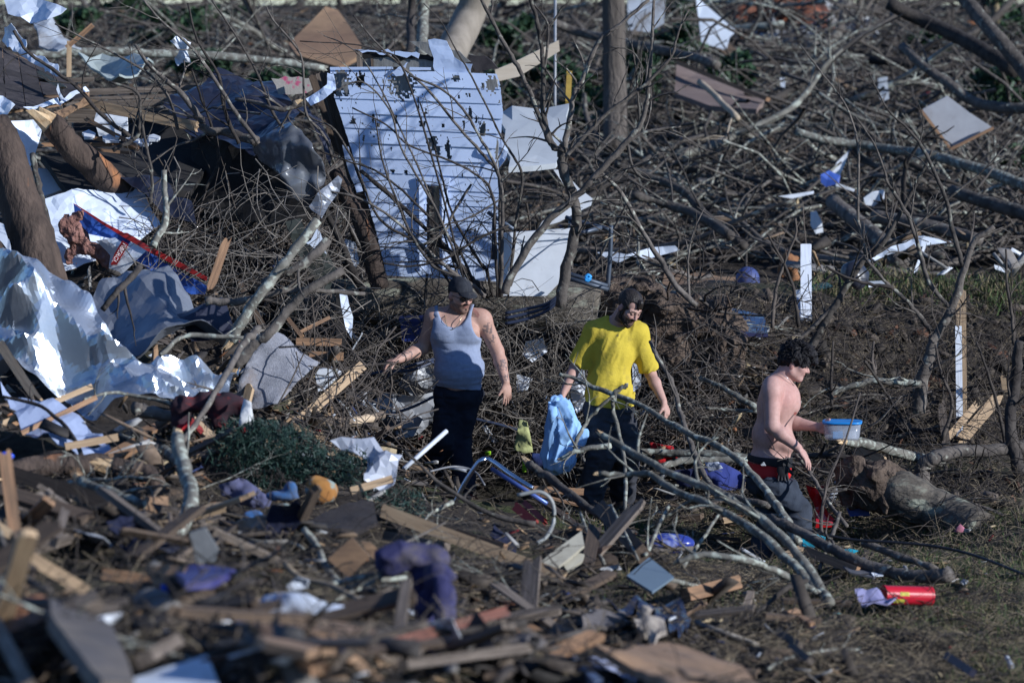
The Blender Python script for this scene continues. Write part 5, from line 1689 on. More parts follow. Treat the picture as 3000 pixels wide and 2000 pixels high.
L('dark broken plank end continuing under the tan plank', (872, 1228, 25.85), (846, 1268, 25.7), 26, lum_g, t=.05, broken=(.2, .1))
L('upper short tan stud above the carpet', (868, 1000, 26.4), (1000, 1003, 26.4), 22, lum_o, t=.05)
L('lower short tan stud above the carpet', (905, 1040, 26.3), (1006, 1044, 26.3), 24, lum_o, t=.05)
L('tan angled strut behind the stacked studs', (845, 935, 26.6), (885, 985, 26.5), 12, lum_o)
L('thin tan strut meeting the angled one', (875, 975, 26.6), (965, 930, 26.7), 10, lum_o)
S('white plastic box lid tipped behind the tan plank', D([(921, 1084), (973, 1076), (1002, 1092), (975, 1120), (948, 1143), (932, 1146)], 26.9), white_g, name='box_lid', cat='lid', thick=.06, res=.05)
S('white torn vinyl strip hanging down beside the trunk', D([(993, 848), (1015, 850), (1022, 890), (1034, 930), (1030, 992), (1012, 960), (1000, 900)], 28.4), white_p, name='vinyl_strip', cat='vinyl', thick=.006, res=.04, crumple=.04, freq=8)
S('jagged white vinyl shard below the grey shutter', D([(895, 712), (918, 690), (932, 665), (945, 700), (958, 745), (920, 728)], 28.2), white_p, name='vinyl_shard', cat='vinyl', thick=.006, res=.03, ragged=.01)
S('white torn vinyl between the slim trunk and the bark trunk', D([(1010, 700), (1040, 710), (1052, 770), (1030, 800), (1012, 760)], 29.3), white_p, name='vinyl_shard', cat='vinyl', thick=.006, res=.03, ragged=.01, crumple=.03, freq=9)
S('dark green tarp flap hanging under the white shard', D([(835, 650), (880, 640), (900, 690), (960, 740), (985, 790), (960, 870), (910, 800), (860, 720)], 28.5), paint('dark_green_tarp', (.03, .036, .03), .6), name='tarp', cat='tarp', thick=.006, res=.05, crumple=.05, freq=6)
S('black tarp flap beside the hanging vinyl strip', D([(985, 850), (1000, 860), (1010, 960), (1015, 1020), (985, 1000)], 28.6), paper, name='tarp', cat='tarp', thick=.006, res=.05, crumple=.05, freq=6)
# cloth, toys and plastics near the feet
def rag(label, pts, d, c, name='rag', cat='cloth', **kw):
    kw = {**dict(thick=.012, res=.03, soft=.06, sfreq=9, smooth=True), **kw}
    return S(label, D(pts, d), cloth('cloth_' + label[:18].replace(' ', '_'), c), name=name, cat=cat, **kw)
rag('pale yellow-green cloth draped low left of the blue shirt', [(1522, 1228), (1545, 1235), (1555, 1280), (1562, 1325), (1535, 1328), (1505, 1318), (1512, 1275)], 28.6, (.42, .44, .2))
rag('small lime green scrap on the ground between the men', [(1530, 1352), (1545, 1350), (1542, 1382), (1530, 1385)], 28.4, (.28, .55, .03))
rag('lime green scrap beside the dark trouser leg', [(1420, 1325), (1438, 1322), (1438, 1332), (1424, 1336)], 28.6, (.3, .6, .02))
rag('dark blue cloth pile below the blue shirt', [(1560, 1325), (1600, 1330), (1602, 1370), (1570, 1375), (1555, 1350)], 28.4, (.02, .035, .12))
rag('red ruffled cloth behind the yellow-shirted person', [(1902, 1297), (1930, 1300), (1972, 1306), (1985, 1338), (1960, 1350), (1930, 1356), (1915, 1335)], 28.9, (.42, .015, .02), soft=.08, sfreq=14)
rag('blue tarp spread on the ground left of the red briefs', [(2052, 1375), (2075, 1352), (2120, 1356), (2170, 1385), (2205, 1430), (2150, 1440), (2090, 1425)], 28.3, (.035, .05, .2))
rag('white and blue cloth edge on top of the tarp', [(2066, 1356), (2105, 1352), (2118, 1370), (2075, 1385)], 28.2, (.45, .5, .62))
rag('navy tarp end in the shade behind the branch', [(1960, 1380), (2040, 1372), (2055, 1420), (1990, 1425)], 28.3, (.012, .016, .05))
rag('teal fabric crumpled under the diagonal branch', [(2345, 1560), (2380, 1556), (2420, 1575), (2418, 1600), (2380, 1604), (2348, 1598)], 26.0, (.01, .2, .3))
rag('teal scrap showing between two logs', [(2450, 1612), (2490, 1605), (2515, 1612), (2480, 1628)], 25.9, (.01, .22, .32))
rag('pink flowered cloth scrap by the big log', [(2795, 1558), (2815, 1535), (2828, 1548), (2822, 1560)], 26.8, (.42, .16, .22), soft=.03)
rag('white tissue beside the pink scrap', [(2824, 1548), (2845, 1550), (2840, 1558), (2826, 1560)], 26.8, (.6, .6, .62))
ch = thing('plastic_chair', 'broken glossy red plastic chair behind the sagging jeans', 'chair', P(2400, 1530, 27.6))
redp = M('glossy_red_plastic', (.5, .012, .016), (.4, .01, .012), scale=4, rough=.22, vary=0, bump=.05, coat=.3)
S(None, [(2361, 1420, 27.6), (2391, 1432, 27.6), (2416, 1482, 27.6), (2446, 1524, 27.5), (2410, 1530, 27.5), (2388, 1486, 27.6), (2371, 1450, 27.6)], redp, name='chair_back', cat=None, thick=.03, res=.04, parent=ch, crumple=.04, freq=7)
S(None, [(2388, 1490, 27.55), (2440, 1522, 27.5), (2440, 1532, 27.3), (2392, 1534, 27.3)], redp, name='chair_seat', cat=None, thick=.03, res=.04, parent=ch)
S('dull red plastic panel behind the broken chair', D([(2405, 1425), (2450, 1418), (2482, 1430), (2480, 1446), (2410, 1446)], 28.2), paint('dull_red_plastic', (.25, .015, .025), .5), name='plastic_board', cat='panel', thick=.03, res=.05)
S('blue plastic sled end under the big log', D([(2480, 1490), (2540, 1488), (2550, 1510), (2490, 1512)], 27.6), bl, name='plastic_board', cat='panel', thick=.03, res=.05)

# --- middle foreground
chrome = M('chrome_tube', (.75, .76, .8), (.6, .62, .66), rough=.12, metal=1.0, vary=0, bump=.05)
tube_thing('chrome_chair_frame', 'bent chrome tube arching up before the dark trousers', 'metal tube', [(1330, 1480, 24.6), (1356, 1424, 24.6), (1388, 1372, 24.6), (1410, 1348, 24.6), (1438, 1348, 24.6), (1500, 1392, 24.4), (1560, 1430, 24.3)], 7, chrome)
tube_thing('crutch', 'straight blue metal tube resting on the grass strip', 'metal tube', [(1440, 1372, 24.4), (1602, 1475, 24.2)], 7, paint('blue_metal_tube', (.08, .13, .36), .35, .3))
tube_thing('white_pipe', 'white plastic pipe sticking up before the dark trousers', 'pipe', [(1308, 1262, 24.9), (1184, 1372, 24.6)], 7, white_g)
tube_thing('hose', 'pale looping hose on the grass strip', 'hose', [(1515, 1450, 24.0), (1580, 1440, 24), (1618, 1470, 24), (1622, 1530, 24), (1600, 1572, 23.9), (1575, 1590, 23.8)], 6, paint('pale_hose', (.3, .31, .3), .5))
tube_thing('wire_loop', 'thin grey wire looping over the dark boots', 'wire', [(1260, 1380, 25), (1330, 1366, 25.2), (1390, 1380, 25.2), (1420, 1420, 25)], 3, paint('grey_wire', (.2, .2, .21), .4))
L('long weathered board slanting across the foreground', (1122, 1496, 21.4), (1652, 1692, 21.0), 40, lum_g if False else lum, t=.05, rag=.06)
L('brown board wedged beneath the long slanting board', (1130, 1568, 21.4), (1310, 1602, 21.0), 26, lum_g, t=.04)
L('short brown offcut on the far side of the slanting board', (1340, 1560, 22.2), (1480, 1605, 22.0), 24, lum_o, t=.04)
L('flat rust-brown plank on the grass behind the yellow person', (1530, 1430, 26.6), (1710, 1440, 26.6), 20, lum_o, t=.03)
L('red-painted broken board on the grass', (1500, 1475, 24.0), (1570, 1535, 23.8), 26, paint('red_painted_wood', (.25, .035, .03), .6), t=.03, broken=(.2, .1))
L('second red-painted broken board above the first', (1535, 1470, 24.2), (1605, 1535, 23.9), 16, paint('red_painted_wood', (.25, .035, .03), .6), t=.03, broken=(.1, .2))
L('dark post lying between the branches', (1762, 1490, 25.2), (1880, 1622, 23.4), 44, lum_d, t=.08)  # plank in plain dark lumber
S('dark woven mat draped beside the slanting board', [(892, 1520, 21.6), (960, 1490, 21.8), (1060, 1460, 22.0), (1095, 1468, 22.0), (1108, 1530, 21.6), (1000, 1545, 21.4), (900, 1540, 21.4)], M('dark_woven_mat', (.06, .048, .046), (.02, .017, .018), scale=3, stretch=(30, 30, 30), vary=0, bump=.8, bscale=90, rough=.95), name='woven_mat', cat='mat', thick=.02, res=.05, soft=.03)
S('brown square tile standing on its corner', D([(960, 1637), (1031, 1573), (1084, 1630), (1021, 1692)], 19.2), ply, name='square_tile', cat='tile', thick=.02, res=.06)
S('torn cream card behind the brown square tile', D([(1058, 1585), (1085, 1588), (1118, 1632), (1105, 1648), (1075, 1615)], 19.4), white_g if False else ply, name='card_piece', cat='card', thick=.01, res=.04, ragged=.008)
blob('trousers', 'muddy purple-navy trousers folded over debris', 'trousers', [(1145, 1640, 18.6, 45, 40, 42), (1200, 1622, 18.6, 50, 40, 36), (1260, 1640, 18.6, 48, 40, 42), (1290, 1690, 18.5, 42, 36, 50), (1298, 1750, 18.4, 36, 32, 50), (1302, 1810, 18.3, 30, 28, 40), (1238, 1720, 18.6, 24, 26, 50), (1245, 1780, 18.5, 24, 26, 48)], M('muddy_purple_denim', (.032, .032, .1), (.022, .022, .07), scale=8, rough=.95, vary=0, bump=.4, bscale=50, dirt=(.12, .1, .085), dirt_amt=.42, dirt_scale=6), h=.014, wr=lambda p: -.02 * (1 - 2 * np.abs(fbm(p * 9, 2, 8))), k=.03)
rag('crumpled white shirt lying on the brown panel', [(740, 1778), (775, 1745), (850, 1728), (900, 1730), (960, 1760), (1022, 1770), (1022, 1800), (930, 1802), (880, 1805), (820, 1800)], 17.3, (.52, .58, .7), name='shirt', cat='shirt', soft=.09, sfreq=8, res=.035)
rag('small white cloth wad above the crumpled shirt', [(835, 1720), (870, 1690), (905, 1705), (900, 1730), (850, 1735)], 17.6, (.5, .54, .62), soft=.07, sfreq=12)
S('long mottled brown panel lying flat near the bottom', FLAT([(735, 1795), (860, 1805), (1060, 1830), (1260, 1840), (1270, 1880), (1050, 1880), (900, 1905), (780, 1880)], .3), ply, name='wood_panel', cat='panel', thick=.03, res=.1, ragged=.01)
L('grooved red-brown board angled over the brown panel', (1125, 1892, 15.9), (1484, 1788, 17.0), 30, lum_r, t=.04, broken=(.08, .1))
L('pale broken stick end under the grooved board', (1310, 1862, 16.0), (1362, 1848, 16.2), 14, lum, t=.03)
L('wide mud-brown board along the bottom centre', (1180, 1946, 14.9), (1560, 1895, 16.2), 30, lum_g, t=.04)
for i, (pts, r, lb) in enumerate((
        ([(835, 1652, 18), (880, 1690, 17.9), (960, 1712, 17.8), (1030, 1745, 17.6), (1075, 1768, 17.5), (1130, 1760, 17.6), (1180, 1735, 17.7), (1200, 1700, 17.8)], 9, 'pale forked stick lying behind the white shirt'),
        ([(960, 1712, 17.8), (1060, 1690, 17.9), (1140, 1675, 18), (1205, 1668, 18.1)], 9, 'upper pale stick across the purple trousers'),
        ([(1000, 1725, 17.7), (1100, 1700, 17.8), (1190, 1692, 17.9)], 8, 'lower pale stick beside the purple trousers'),
        ([(890, 1550, 18.4), (930, 1600, 18.3), (955, 1660, 18.1), (1000, 1712, 17.9)], 10, 'bent pale stick left of the brown tile'),
        ([(1035, 1790, 17), (1060, 1770, 17.2), (1075, 1768, 17.3)], 7, 'short pale stick end by the white shirt'))):
    tube_thing('pale_stick', lb, 'stick', pts, r, bark_lichen if i else M('pale_stick_bark', (.32, .25, .17), (.2, .15, .1), scale=10, vary=.1, rough=.9), group='pale sticks behind the white shirt')
# toys and bags in the garland
plush = M('orange_dotted_plush', (.36, .17, .045), (.26, .11, .03), scale=5, rough=1, vary=0, bump=.4, speck=(.22, .27, .25), speck_amt=.46, speck_scale=11)
blob('plush_ball', 'orange spotted plush ball under the clear bag', 'plush toy', [(940, 1428, 21.4, 46, 44, 34), (942, 1455, 21.4, 40, 40, 24)], plush, h=.012, wr=lambda p: -.012 * fbm(p * 16, 2, 19))
blob('plush_ball', 'larger orange spotted plush ball beside the dark mat', 'plush toy', [(830, 1515, 20.7, 54, 50, 38), (800, 1522, 20.7, 30, 36, 28)], plush, h=.012, wr=lambda p: -.012 * fbm(p * 16, 2, 19))
blob('plush_scrap', 'blue plush scrap between the two orange balls', 'plush toy', [(825, 1452, 21.0, 46, 24, 16), (855, 1430, 21.0, 18, 18, 16)], cloth('blue_plush', (.045, .12, .28), .4), h=.012, wr=lambda p: -.016 * fbm(p * 18, 2, 9))
blob('plush_scrap', 'blue plush strip on the dark hollow', 'plush toy', [(748, 1510, 20.6, 26, 18, 12), (730, 1524, 20.6, 14, 14, 9)], cloth('blue_plush', (.045, .12, .28), .4), h=.012, wr=lambda p: -.016 * fbm(p * 18, 2, 9))
rag('lilac towel crumpled below the evergreen garland', [(640, 1420), (700, 1400), (740, 1420), (798, 1460), (790, 1482), (740, 1490), (690, 1478), (650, 1450)], 21.2, (.1, .105, .19), sfreq=14, soft=.08)
S('clear plastic bag bulging beside the evergreen garland', [(968, 1295, 22.4), (1000, 1282, 22.4), (1060, 1290, 22.4), (1095, 1278, 22.4), (1118, 1300, 22.3), (1175, 1318, 22.3), (1165, 1370, 22.2), (1150, 1425, 22.1), (1110, 1432, 22.1), (1070, 1420, 22.1), (1075, 1340, 22.3), (1000, 1318, 22.4)], plas_clear, name='plastic_bag', cat='bag', thick=.006, res=.04, crumple=.1, freq=6)
L('pale broken handle poking from the clear bag', (1025, 1438, 21.9), (1148, 1402, 22.0), 22, lum, t=.035)
blob('plaid_shirt', 'dark red plaid shirt bundled over a branch', 'shirt', [(545, 1190, 22.6, 40, 36, 34), (600, 1180, 22.6, 50, 36, 30), (660, 1182, 22.6, 45, 34, 28), (535, 1230, 22.6, 28, 28, 34), (640, 1225, 22.6, 20, 26, 30), (705, 1195, 22.6, 22, 24, 24)], M('dark_red_plaid', (.05, .012, .018), (.012, .01, .016), scale=9, stretch=(1, 1, 2), rough=.95, vary=0, bump=.3, speck=(.16, .015, .015), speck_amt=.36, speck_scale=10), h=.014, wr=lambda p: -.018 * (1 - 2 * np.abs(fbm(p * 11, 2, 18))), k=.03)
blob('red_mitten', 'red felt cuff hanging at the end of the plaid shirt', 'mitten', [(706, 1252, 22.4, 14, 12, 16), (715, 1262, 22.4, 10, 10, 12)], paint('red_felt', (.42, .015, .02), .9, dirt=False), h=.01)
blob('red_mitten', 'red felt scrap under the plaid shirt', 'mitten', [(528, 1255, 22.4, 12, 10, 14), (552, 1242, 22.4, 9, 9, 12)], paint('red_felt', (.42, .015, .02), .9, dirt=False), h=.01)
rag('white felt streamer hanging from the plaid shirt', [(712, 1172), (735, 1180), (745, 1225), (742, 1250), (725, 1235), (715, 1250), (700, 1248), (706, 1205)], 22.4, (.62, .62, .62))
gr = thing('evergreen_garland', 'dark green artificial evergreen garland heaped in the debris', 'garland', P(820, 1440, 22.4))
mb = MB()
rg = np.random.default_rng(12)
for (x, y, rx, ry, n) in ((690, 1320, 80, 70, 420), (770, 1290, 90, 60, 420), (850, 1320, 90, 70, 420), (800, 1380, 110, 55, 420), (950, 1370, 90, 55, 300), (1030, 1370, 60, 60, 220), (1130, 1450, 70, 60, 120), (1190, 1480, 60, 50, 100), (700, 1270, 70, 40, 160)):
    for k in range(int(n * 2.2)):
        a = rg.uniform(0, 2 * math.pi)
        q = math.sqrt(rg.random())
        c = P(x + rx * q * math.cos(a), y + ry * q * math.sin(a), 22.5 + rg.uniform(-.35, .3))
        v = nrm(rg.normal(size=3) + np.array([0, -.4, .5]))
        s = nrm(np.cross(v, rg.normal(size=3)))
        Ln, w = rg.uniform(.03, .065), rg.uniform(.003, .0055)
        mb.add([c - s * w, c + s * w, c + v * Ln + s * w * .3, c + v * Ln - s * w * .3], [(0, 1, 2, 3)])
put('foliage', mb.verts(), mb.f, M('garland_green', (.014, .042, .03), (.006, .022, .018), scale=10, rough=.6, vary=0, bump=0), parent=gr, kind='stuff')
for pts in ([(620, 1330, 22.6), (760, 1300, 22.6), (900, 1350, 22.6), (1060, 1390, 22.5)], [(680, 1390, 22.5), (800, 1360, 22.5), (960, 1400, 22.4)]):
    tube_thing('wire_stem', None, None, pts, 6, bark_dark, gr)

# --- left foreground
L('long dark beam lying across the left foreground', (-40, 1365, 20.6), (330, 1475, 20.2), 44, lum_d, t=.08)
L('pale stick-like batten resting on the blue plastic', (-30, 1256, 22.2), (268, 1132, 22.6), 17, lum_g if False else lum, t=.025)
L('orange batten crossing under the pale one', (60, 1270, 22.0), (280, 1165, 22.5), 15, lum_o, t=.025)
L('short pale batten at the dark void edge', (190, 1308, 21.4), (345, 1280, 21.5), 22, lum, t=.03)
L('pale diagonal batten below the silver sheet', (0, 1008, 23.6), (115, 1180, 22.8), 28, lum, t=.03, broken=(0, .15))
S('pale blue plastic sheeting trapped under battens', [(0, 1120, 22.6), (60, 1160, 22.5), (150, 1200, 22.4), (230, 1225, 22.3), (300, 1275, 22.1), (330, 1315, 21.8), (260, 1340, 21.6), (150, 1300, 21.8), (90, 1260, 22.0), (40, 1200, 22.3)], M('pale_blue_film', (.34, .4, .56), (.26, .31, .45), scale=5, rough=.3, vary=0, bump=.2), name='plastic_sheeting', cat='plastic sheet', thick=.006, res=.045, crumple=.08, freq=6)
blob('blue_bottle', 'small bright blue bottle at the edge under the beam', 'bottle', [(12, 1335, 20.9, 14, 12, 14), (34, 1336, 20.9, 10, 10, 8)], paint('cobalt_plastic', (.01, .06, .5), .25, dirt=False), h=.01)
L('tan two-by-four lying at the left bottom', (92, 1634, 16.0), (254, 1732, 16.0), 38, lum, t=.05)
L('shorter tan board end by the left edge', (-20, 1530, 17.2), (84, 1602, 17.2), 28, lum, t=.04)
blob('clay_block', 'orange-brown clay block at the left edge', 'brick', [(55, 1790, 14.6, 55, 40, 38), (105, 1780, 14.6, 40, 36, 36), (80, 1812, 14.6, 50, 38, 26)], M('orange_clay', (.33, .15, .08), (.22, .1, .055), scale=8, rough=.95, vary=0, bump=.4), h=.014, wr=lambda p: -.012 * fbm(p * 12, 2, 3), k=.02)
S('dark grey door panel sloping in the left corner', [(145, 1745, 15.4), (235, 1775, 15.3), (330, 1830, 15.0), (395, 1995, 13.6), (300, 1990, 13.4), (215, 1890, 14.0), (150, 1800, 14.8)], M('dark_grey_board', (.12, .105, .1), (.075, .066, .064), scale=5, rough=.85, vary=0, dirt=(.2, .16, .12), dirt_amt=.4), name='door_panel', cat='panel', thick=.05, res=.1)
L('grey pole end in the bottom corner', (-10, 1830, 14.0), (95, 2030, 12.4), 42, lum_g, t=.08)
S('white foam slab cut off by the bottom edge', [(270, 2030, 13.0), (420, 1975, 13.3), (606, 1915, 13.8), (650, 2030, 12.9)], paint('white_foam', (.66, .7, .76), .8), name='foam_slab', cat='foam', thick=.1, res=.08)
S('purple-blue board lying in the left foreground', FLAT([(505, 1672), (560, 1652), (650, 1655), (692, 1672), (620, 1700), (545, 1705)], .5), paint('purple_blue_paint', (.045, .043, .17), .6), name='painted_board', cat='board', thick=.03, res=.06)
blob('blue_bottle', 'crushed bright blue bottle beside the purple board', 'bottle', [(475, 1722, 17.2, 16, 14, 12), (498, 1742, 17.2, 16, 14, 11)], paint('cobalt_plastic', (.01, .06, .5), .25, dirt=False), h=.01)
L('dark brown slab leaning left of the purple board', (300, 1680, 17.3), (455, 1700, 17.3), 34, lum_o, t=.04)
L('grey-white batten on the dark hollow', (480, 1850, 15.4), (745, 1812, 16.0), 18, lum_w, t=.03)
L('tan stub pointing up from the hollow', (425, 1930, 14.8), (510, 1880, 15.2), 40, lum_g, t=.06)
blob('stone_lump', 'grey concrete lump in the left foreground', 'rubble', [(450, 1760, 16.5, 60, 45, 40), (490, 1785, 16.4, 55, 45, 36)], M('grey_concrete', (.2, .19, .18), (.12, .11, .105), scale=8, vary=0, bump=.5, rough=1), h=.016, wr=lambda p: -.015 * fbm(p * 9, 2, 31))
S('grey slate slab upright in the left foreground', D([(555, 1560), (600, 1545), (640, 1610), (630, 1645), (570, 1650)], 18.6), M('grey_slate', (.17, .175, .18), (.12, .125, .13), scale=8, vary=0, rough=.9), name='slate_slab', cat='slab', thick=.03, res=.06, ragged=.01)
L('tan broken post standing in the left middle', (160, 1590, 18.2), (190, 1500, 18.8), 28, lum_g, t=.05, broken=(.1, .1))

# --- right and centre foreground
S('blue-grey square floor tile lying tilted on the debris', STAND([(1902, 1631), (1974, 1688), (1911, 1732), (1836, 1685)], .3, .35), M('blue_grey_tile', (.14, .19, .24), (.125, .17, .215), scale=5, rough=.45, vary=0, bump=.05), name='floor_tile', cat='tile', thick=.015, res=.06)
L('dark brown slab end right of the blue-grey tile', (2008, 1742, 22.4), (2160, 1705, 22.8), 40, lum_o, t=.05, rag=.08)
S('cream cabinet side lying beside the dark stump', STAND([(1583, 1643), (1640, 1600), (1704, 1554), (1712, 1596), (1672, 1630), (1627, 1665)], .3, .25), M('cream_laminate', (.42, .39, .31), (.36, .33, .26), scale=5, rough=.5, vary=0, dirt=MUD, dirt_amt=.3), name='cabinet_side', cat='panel', thick=.02, res=.05)
S('smaller cream laminate piece with rounded corner', STAND([(1648, 1650), (1690, 1618), (1712, 1622), (1705, 1642), (1662, 1672)], .35, .2), M('cream_laminate', (.42, .39, .31)), name='laminate_piece', cat='panel', thick=.02, res=.04)
L('dark brown upright post by the cream cabinet side', (1742, 1545, 22.8), (1722, 1660, 22.2), 40, lum_d, t=.05, broken=(.1, .05))
blob('helmet', 'glossy blue and white helmet in the branches', 'helmet', [(1950, 1592, 24.0, 62, 50, 32), (2000, 1590, 24.0, 36, 36, 22)], M('blue_white_shell', (.03, .05, .28), (.025, .04, .22), scale=3, rough=.25, vary=0, bump=.02, speck=(.6, .64, .75), speck_amt=.42, speck_scale=4), h=.012)
S('lilac-white foam block near the bottom edge', FLAT([(1723, 1920), (1803, 1928), (1870, 1978), (1800, 1968)], .6), paint('lilac_foam', (.5, .54, .72), .7), name='foam_block', cat='foam', thick=.08, res=.06)
S('blue-grey panel piece beside the lilac foam', FLAT([(1660, 1915), (1690, 1918), (1765, 1985), (1740, 1995)], .5), paint('blue_grey_board', (.12, .16, .26), .6), name='panel_piece', cat='panel', thick=.04, res=.05)
S('broad brown board lying flat behind the lilac foam', FLAT([(1740, 1885), (1960, 1880), (2150, 1940), (2240, 2010), (1980, 2010), (1860, 1960)], .3), ply, name='wood_panel', cat='panel', thick=.03, res=.1, ragged=.01)
S('torn grey shingle flat in the centre foreground', FLAT([(1705, 1800), (1760, 1780), (1830, 1790), (1850, 1820), (1780, 1835), (1710, 1830)], .3), M('grey_shingle', (.15, .13, .12), (.1, .085, .08), scale=10, vary=0, rough=.95), name='shingle_piece', cat='shingle', thick=.02, res=.05, ragged=.01)
S('crumpled tan paper beside the shiny plastic', FLAT([(1862, 1840), (1900, 1812), (1945, 1815), (1950, 1845), (1900, 1862)], .4), M('tan_paper', (.36, .31, .26), (.24, .2, .17), scale=8, vary=0, rough=.9), name='paper_wad', cat='paper', thick=.02, res=.035, crumple=.09, freq=9)
S('shiny black plastic film glinting in the centre foreground', FLAT([(1760, 1765), (1880, 1755), (1960, 1770), (2030, 1810), (2010, 1850), (1930, 1820), (1850, 1790)], .4), M('black_film', (.02, .024, .045), rough=.12, vary=0, bump=.2), name='plastic_film', cat='plastic sheet', thick=.006, res=.035, crumple=.1, freq=7)
bk = thing('red_tube', 'red cylinder with yellow labels lying on the grass', 'canister', P(2650, 1772, gd(2650, 1775) - .2))
dk = gd(2650, 1775) - .2
a_, b_ = P(2590, 1742, dk - .1), P(2724, 1745, dk)
redc = M('glossy_red_metal', (.5, .012, .03), (.42, .01, .025), scale=4, rough=.35, vary=0, bump=.05, dirt=MUD, dirt_amt=.26)
rad = 28 * m_px(dk)
v, f = tube_geo([a_, a_ + (b_ - a_) * .03, b_ - (b_ - a_) * .03, b_], [rad * .96, rad, rad, rad * .97], 28)
put('body', v, f, redc, parent=bk)
def arc_label(nm, t0, t1, w0, w1, mat):
    ax = nrm(b_ - a_)
    u = nrm(np.cross(ax, [0, 0, 1]))
    w = np.cross(u, ax)
    V = []
    n = 6
    for t in (t0, t1):
        for k in range(n + 1):
            an = w0 + (w1 - w0) * k / n
            for rr2 in (rad * 1.012, rad * 1.03):
                V.append(a_ + (b_ - a_) * t + (u * math.cos(an) + w * math.sin(an)) * rr2)
    F_ = []
    m = 2 * (n + 1)
    for k in range(n):
        q = 2 * k
        F_ += [(q, q + 2, m + q + 2, m + q), (q + 1, m + q + 1, m + q + 3, q + 3), (q, q + 1, q + 3, q + 2), (m + q, m + q + 2, m + q + 3, m + q + 1)]
    F_ += [(0, m, m + 1, 1), (2 * n, 2 * n + 1, m + 2 * n + 1, m + 2 * n)]
    put(nm, V, F_, mat, parent=bk)
yl = M('yellow_label', (.5, .44, .05), (.12, .1, .03), scale=60, vary=0, rough=.6, ramp=(.5, .7))
ang = math.pi if np.cross(nrm(b_ - a_), [0, 0, 1])[1] > 0 else 0
arc_label('label', .14, .38, ang - .75, ang - .25, yl)
arc_label('label', .26, .46, ang + .1, ang + .5, yl)
arc_label('label', .02, .13, ang - .7, ang - .2, M('grey_label', (.4, .42, .42), vary=0))
for e in (a_, b_):
    u = nrm(b_ - a_)
    v, f = tube_geo([e - u * .006, e + u * .006], [rad * 1.05, rad * 1.05], 28)
    put('rim', v, f, redc, parent=bk)
S('lilac plastic sleeve lying before the red cylinder', FLAT([(2505, 1728), (2540, 1728), (2600, 1745), (2628, 1756), (2600, 1764), (2540, 1762), (2512, 1748)], .45), M('lilac_film', (.3, .29, .46), (.22, .21, .36), rough=.35, vary=0), name='plastic_sleeve', cat='plastic sheet', thick=.01, res=.035, crumple=.05, freq=8)
tube_thing('cable', 'long black cable sagging in front of the big log', 'cable', [(2330, 1545, 26.0), (2480, 1578, 25.9), (2620, 1588, 25.8), (2740, 1600, 25.7), (2860, 1628, 25.5), (3020, 1690, 25.0)], 4.5, M('black_rubber', (.015, .016, .02), rough=.4, vary=0))
L('reddish board lying behind the diagonal branch', (2358, 1612, 25.2), (2512, 1672, 24.8), 26, lum_o, t=.03)
S('grey roofing felt square under the sawn log', FLAT([(2460, 1648), (2530, 1630), (2590, 1672), (2560, 1690), (2490, 1675)], .25), M('grey_felt', (.1, .1, .115), (.07, .07, .082), vary=0, rough=.9), name='roofing_felt', cat='felt', thick=.01, res=.05)
S('bright white card beside the sawn log', FLAT([(2552, 1676), (2578, 1670), (2588, 1684), (2560, 1686)], .3), white_g, name='card_piece', cat='card', thick=.006, res=.04)
L('dark wet board corner in the right bottom', (2775, 1920, 19.6), (2850, 1970, 19.0), 24, M('navy_board', (.02, .02, .045), vary=0, rough=.5), t=.03)
L('grey slate strip at lower centre right', (2280, 1850, 20.6), (2345, 1890, 20.2), 22, lum_g, t=.03)
L('second grey slate strip below the first', (2320, 1890, 20.2), (2375, 1935, 19.8), 20, lum_g, t=.03)

# ================================================================== farther back
S('large brown plywood sheet standing against far trees', [(845, 128, 46), (954, 19, 47), (990, 30, 47), (1058, 130, 46), (1047, 168, 45.6), (992, 196, 45.4), (871, 162, 45.6)], M('stained_plywood', (.27, .17, .1), (.2, .12, .075), scale=1.5, vary=0, rough=.9, dirt=(.09, .055, .04), dirt_amt=.44, dirt_scale=.9), name='plywood_sheet', cat='plywood', thick=.05, res=.3)
S('pale slanting beam above the far side of the house wall', D([(1450, 205), (1500, 185), (1637, 118), (1640, 150), (1520, 225), (1455, 240)], 36), M('pale_beam_wood', (.56, .48, .38), (.46, .38, .29), scale=2, stretch=(1, 8, 8), vary=0, rough=.8), name='beam', cat='beam', thick=.1, res=.2)
S('pale grey wall panel lying behind the sapling', [(1470, 330, 33), (1500, 310, 33), (1580, 320, 33), (1669, 303, 33), (1662, 415, 32.4), (1628, 478, 32), (1490, 490, 31.8)], M('pale_grey_wall', (.42, .45, .48), (.36, .385, .41), scale=2, vary=0, rough=.8, dirt=(.25, .22, .2), dirt_amt=.3), name='fallen_wallboard', cat='panel', thick=.05, res=.2, ragged=.02)
L('yellow-stained post behind the grey wall panel', (1668, 216, 36), (1664, 305, 35.5), 16, M('yellow_post', (.4, .26, .05), vary=0), t=.06)
tube_thing('steel_pole', 'slim grey pole standing behind the sapling', 'pole', [(1627, -60, 37), (1626, 310, 36)], 4, paint('grey_pole', (.3, .31, .33), .5))
S('white wall fragment far behind the middle trunk', D([(1838, -20), (1950, -20), (1945, 70), (1900, 95), (1840, 88)], 56), bgwhite, name='wall_fragment', cat='wall fragment', thick=.1, res=.5, ragged=.05)
S('white torn gable sheet far up the slope', D([(2038, -10), (2062, 10), (2158, 92), (2138, 110), (2128, 148), (2056, 126)], 55), white_p, name='gable_sheet', cat='metal sheet', thick=.05, res=.3, soft=.05, sfreq=2)
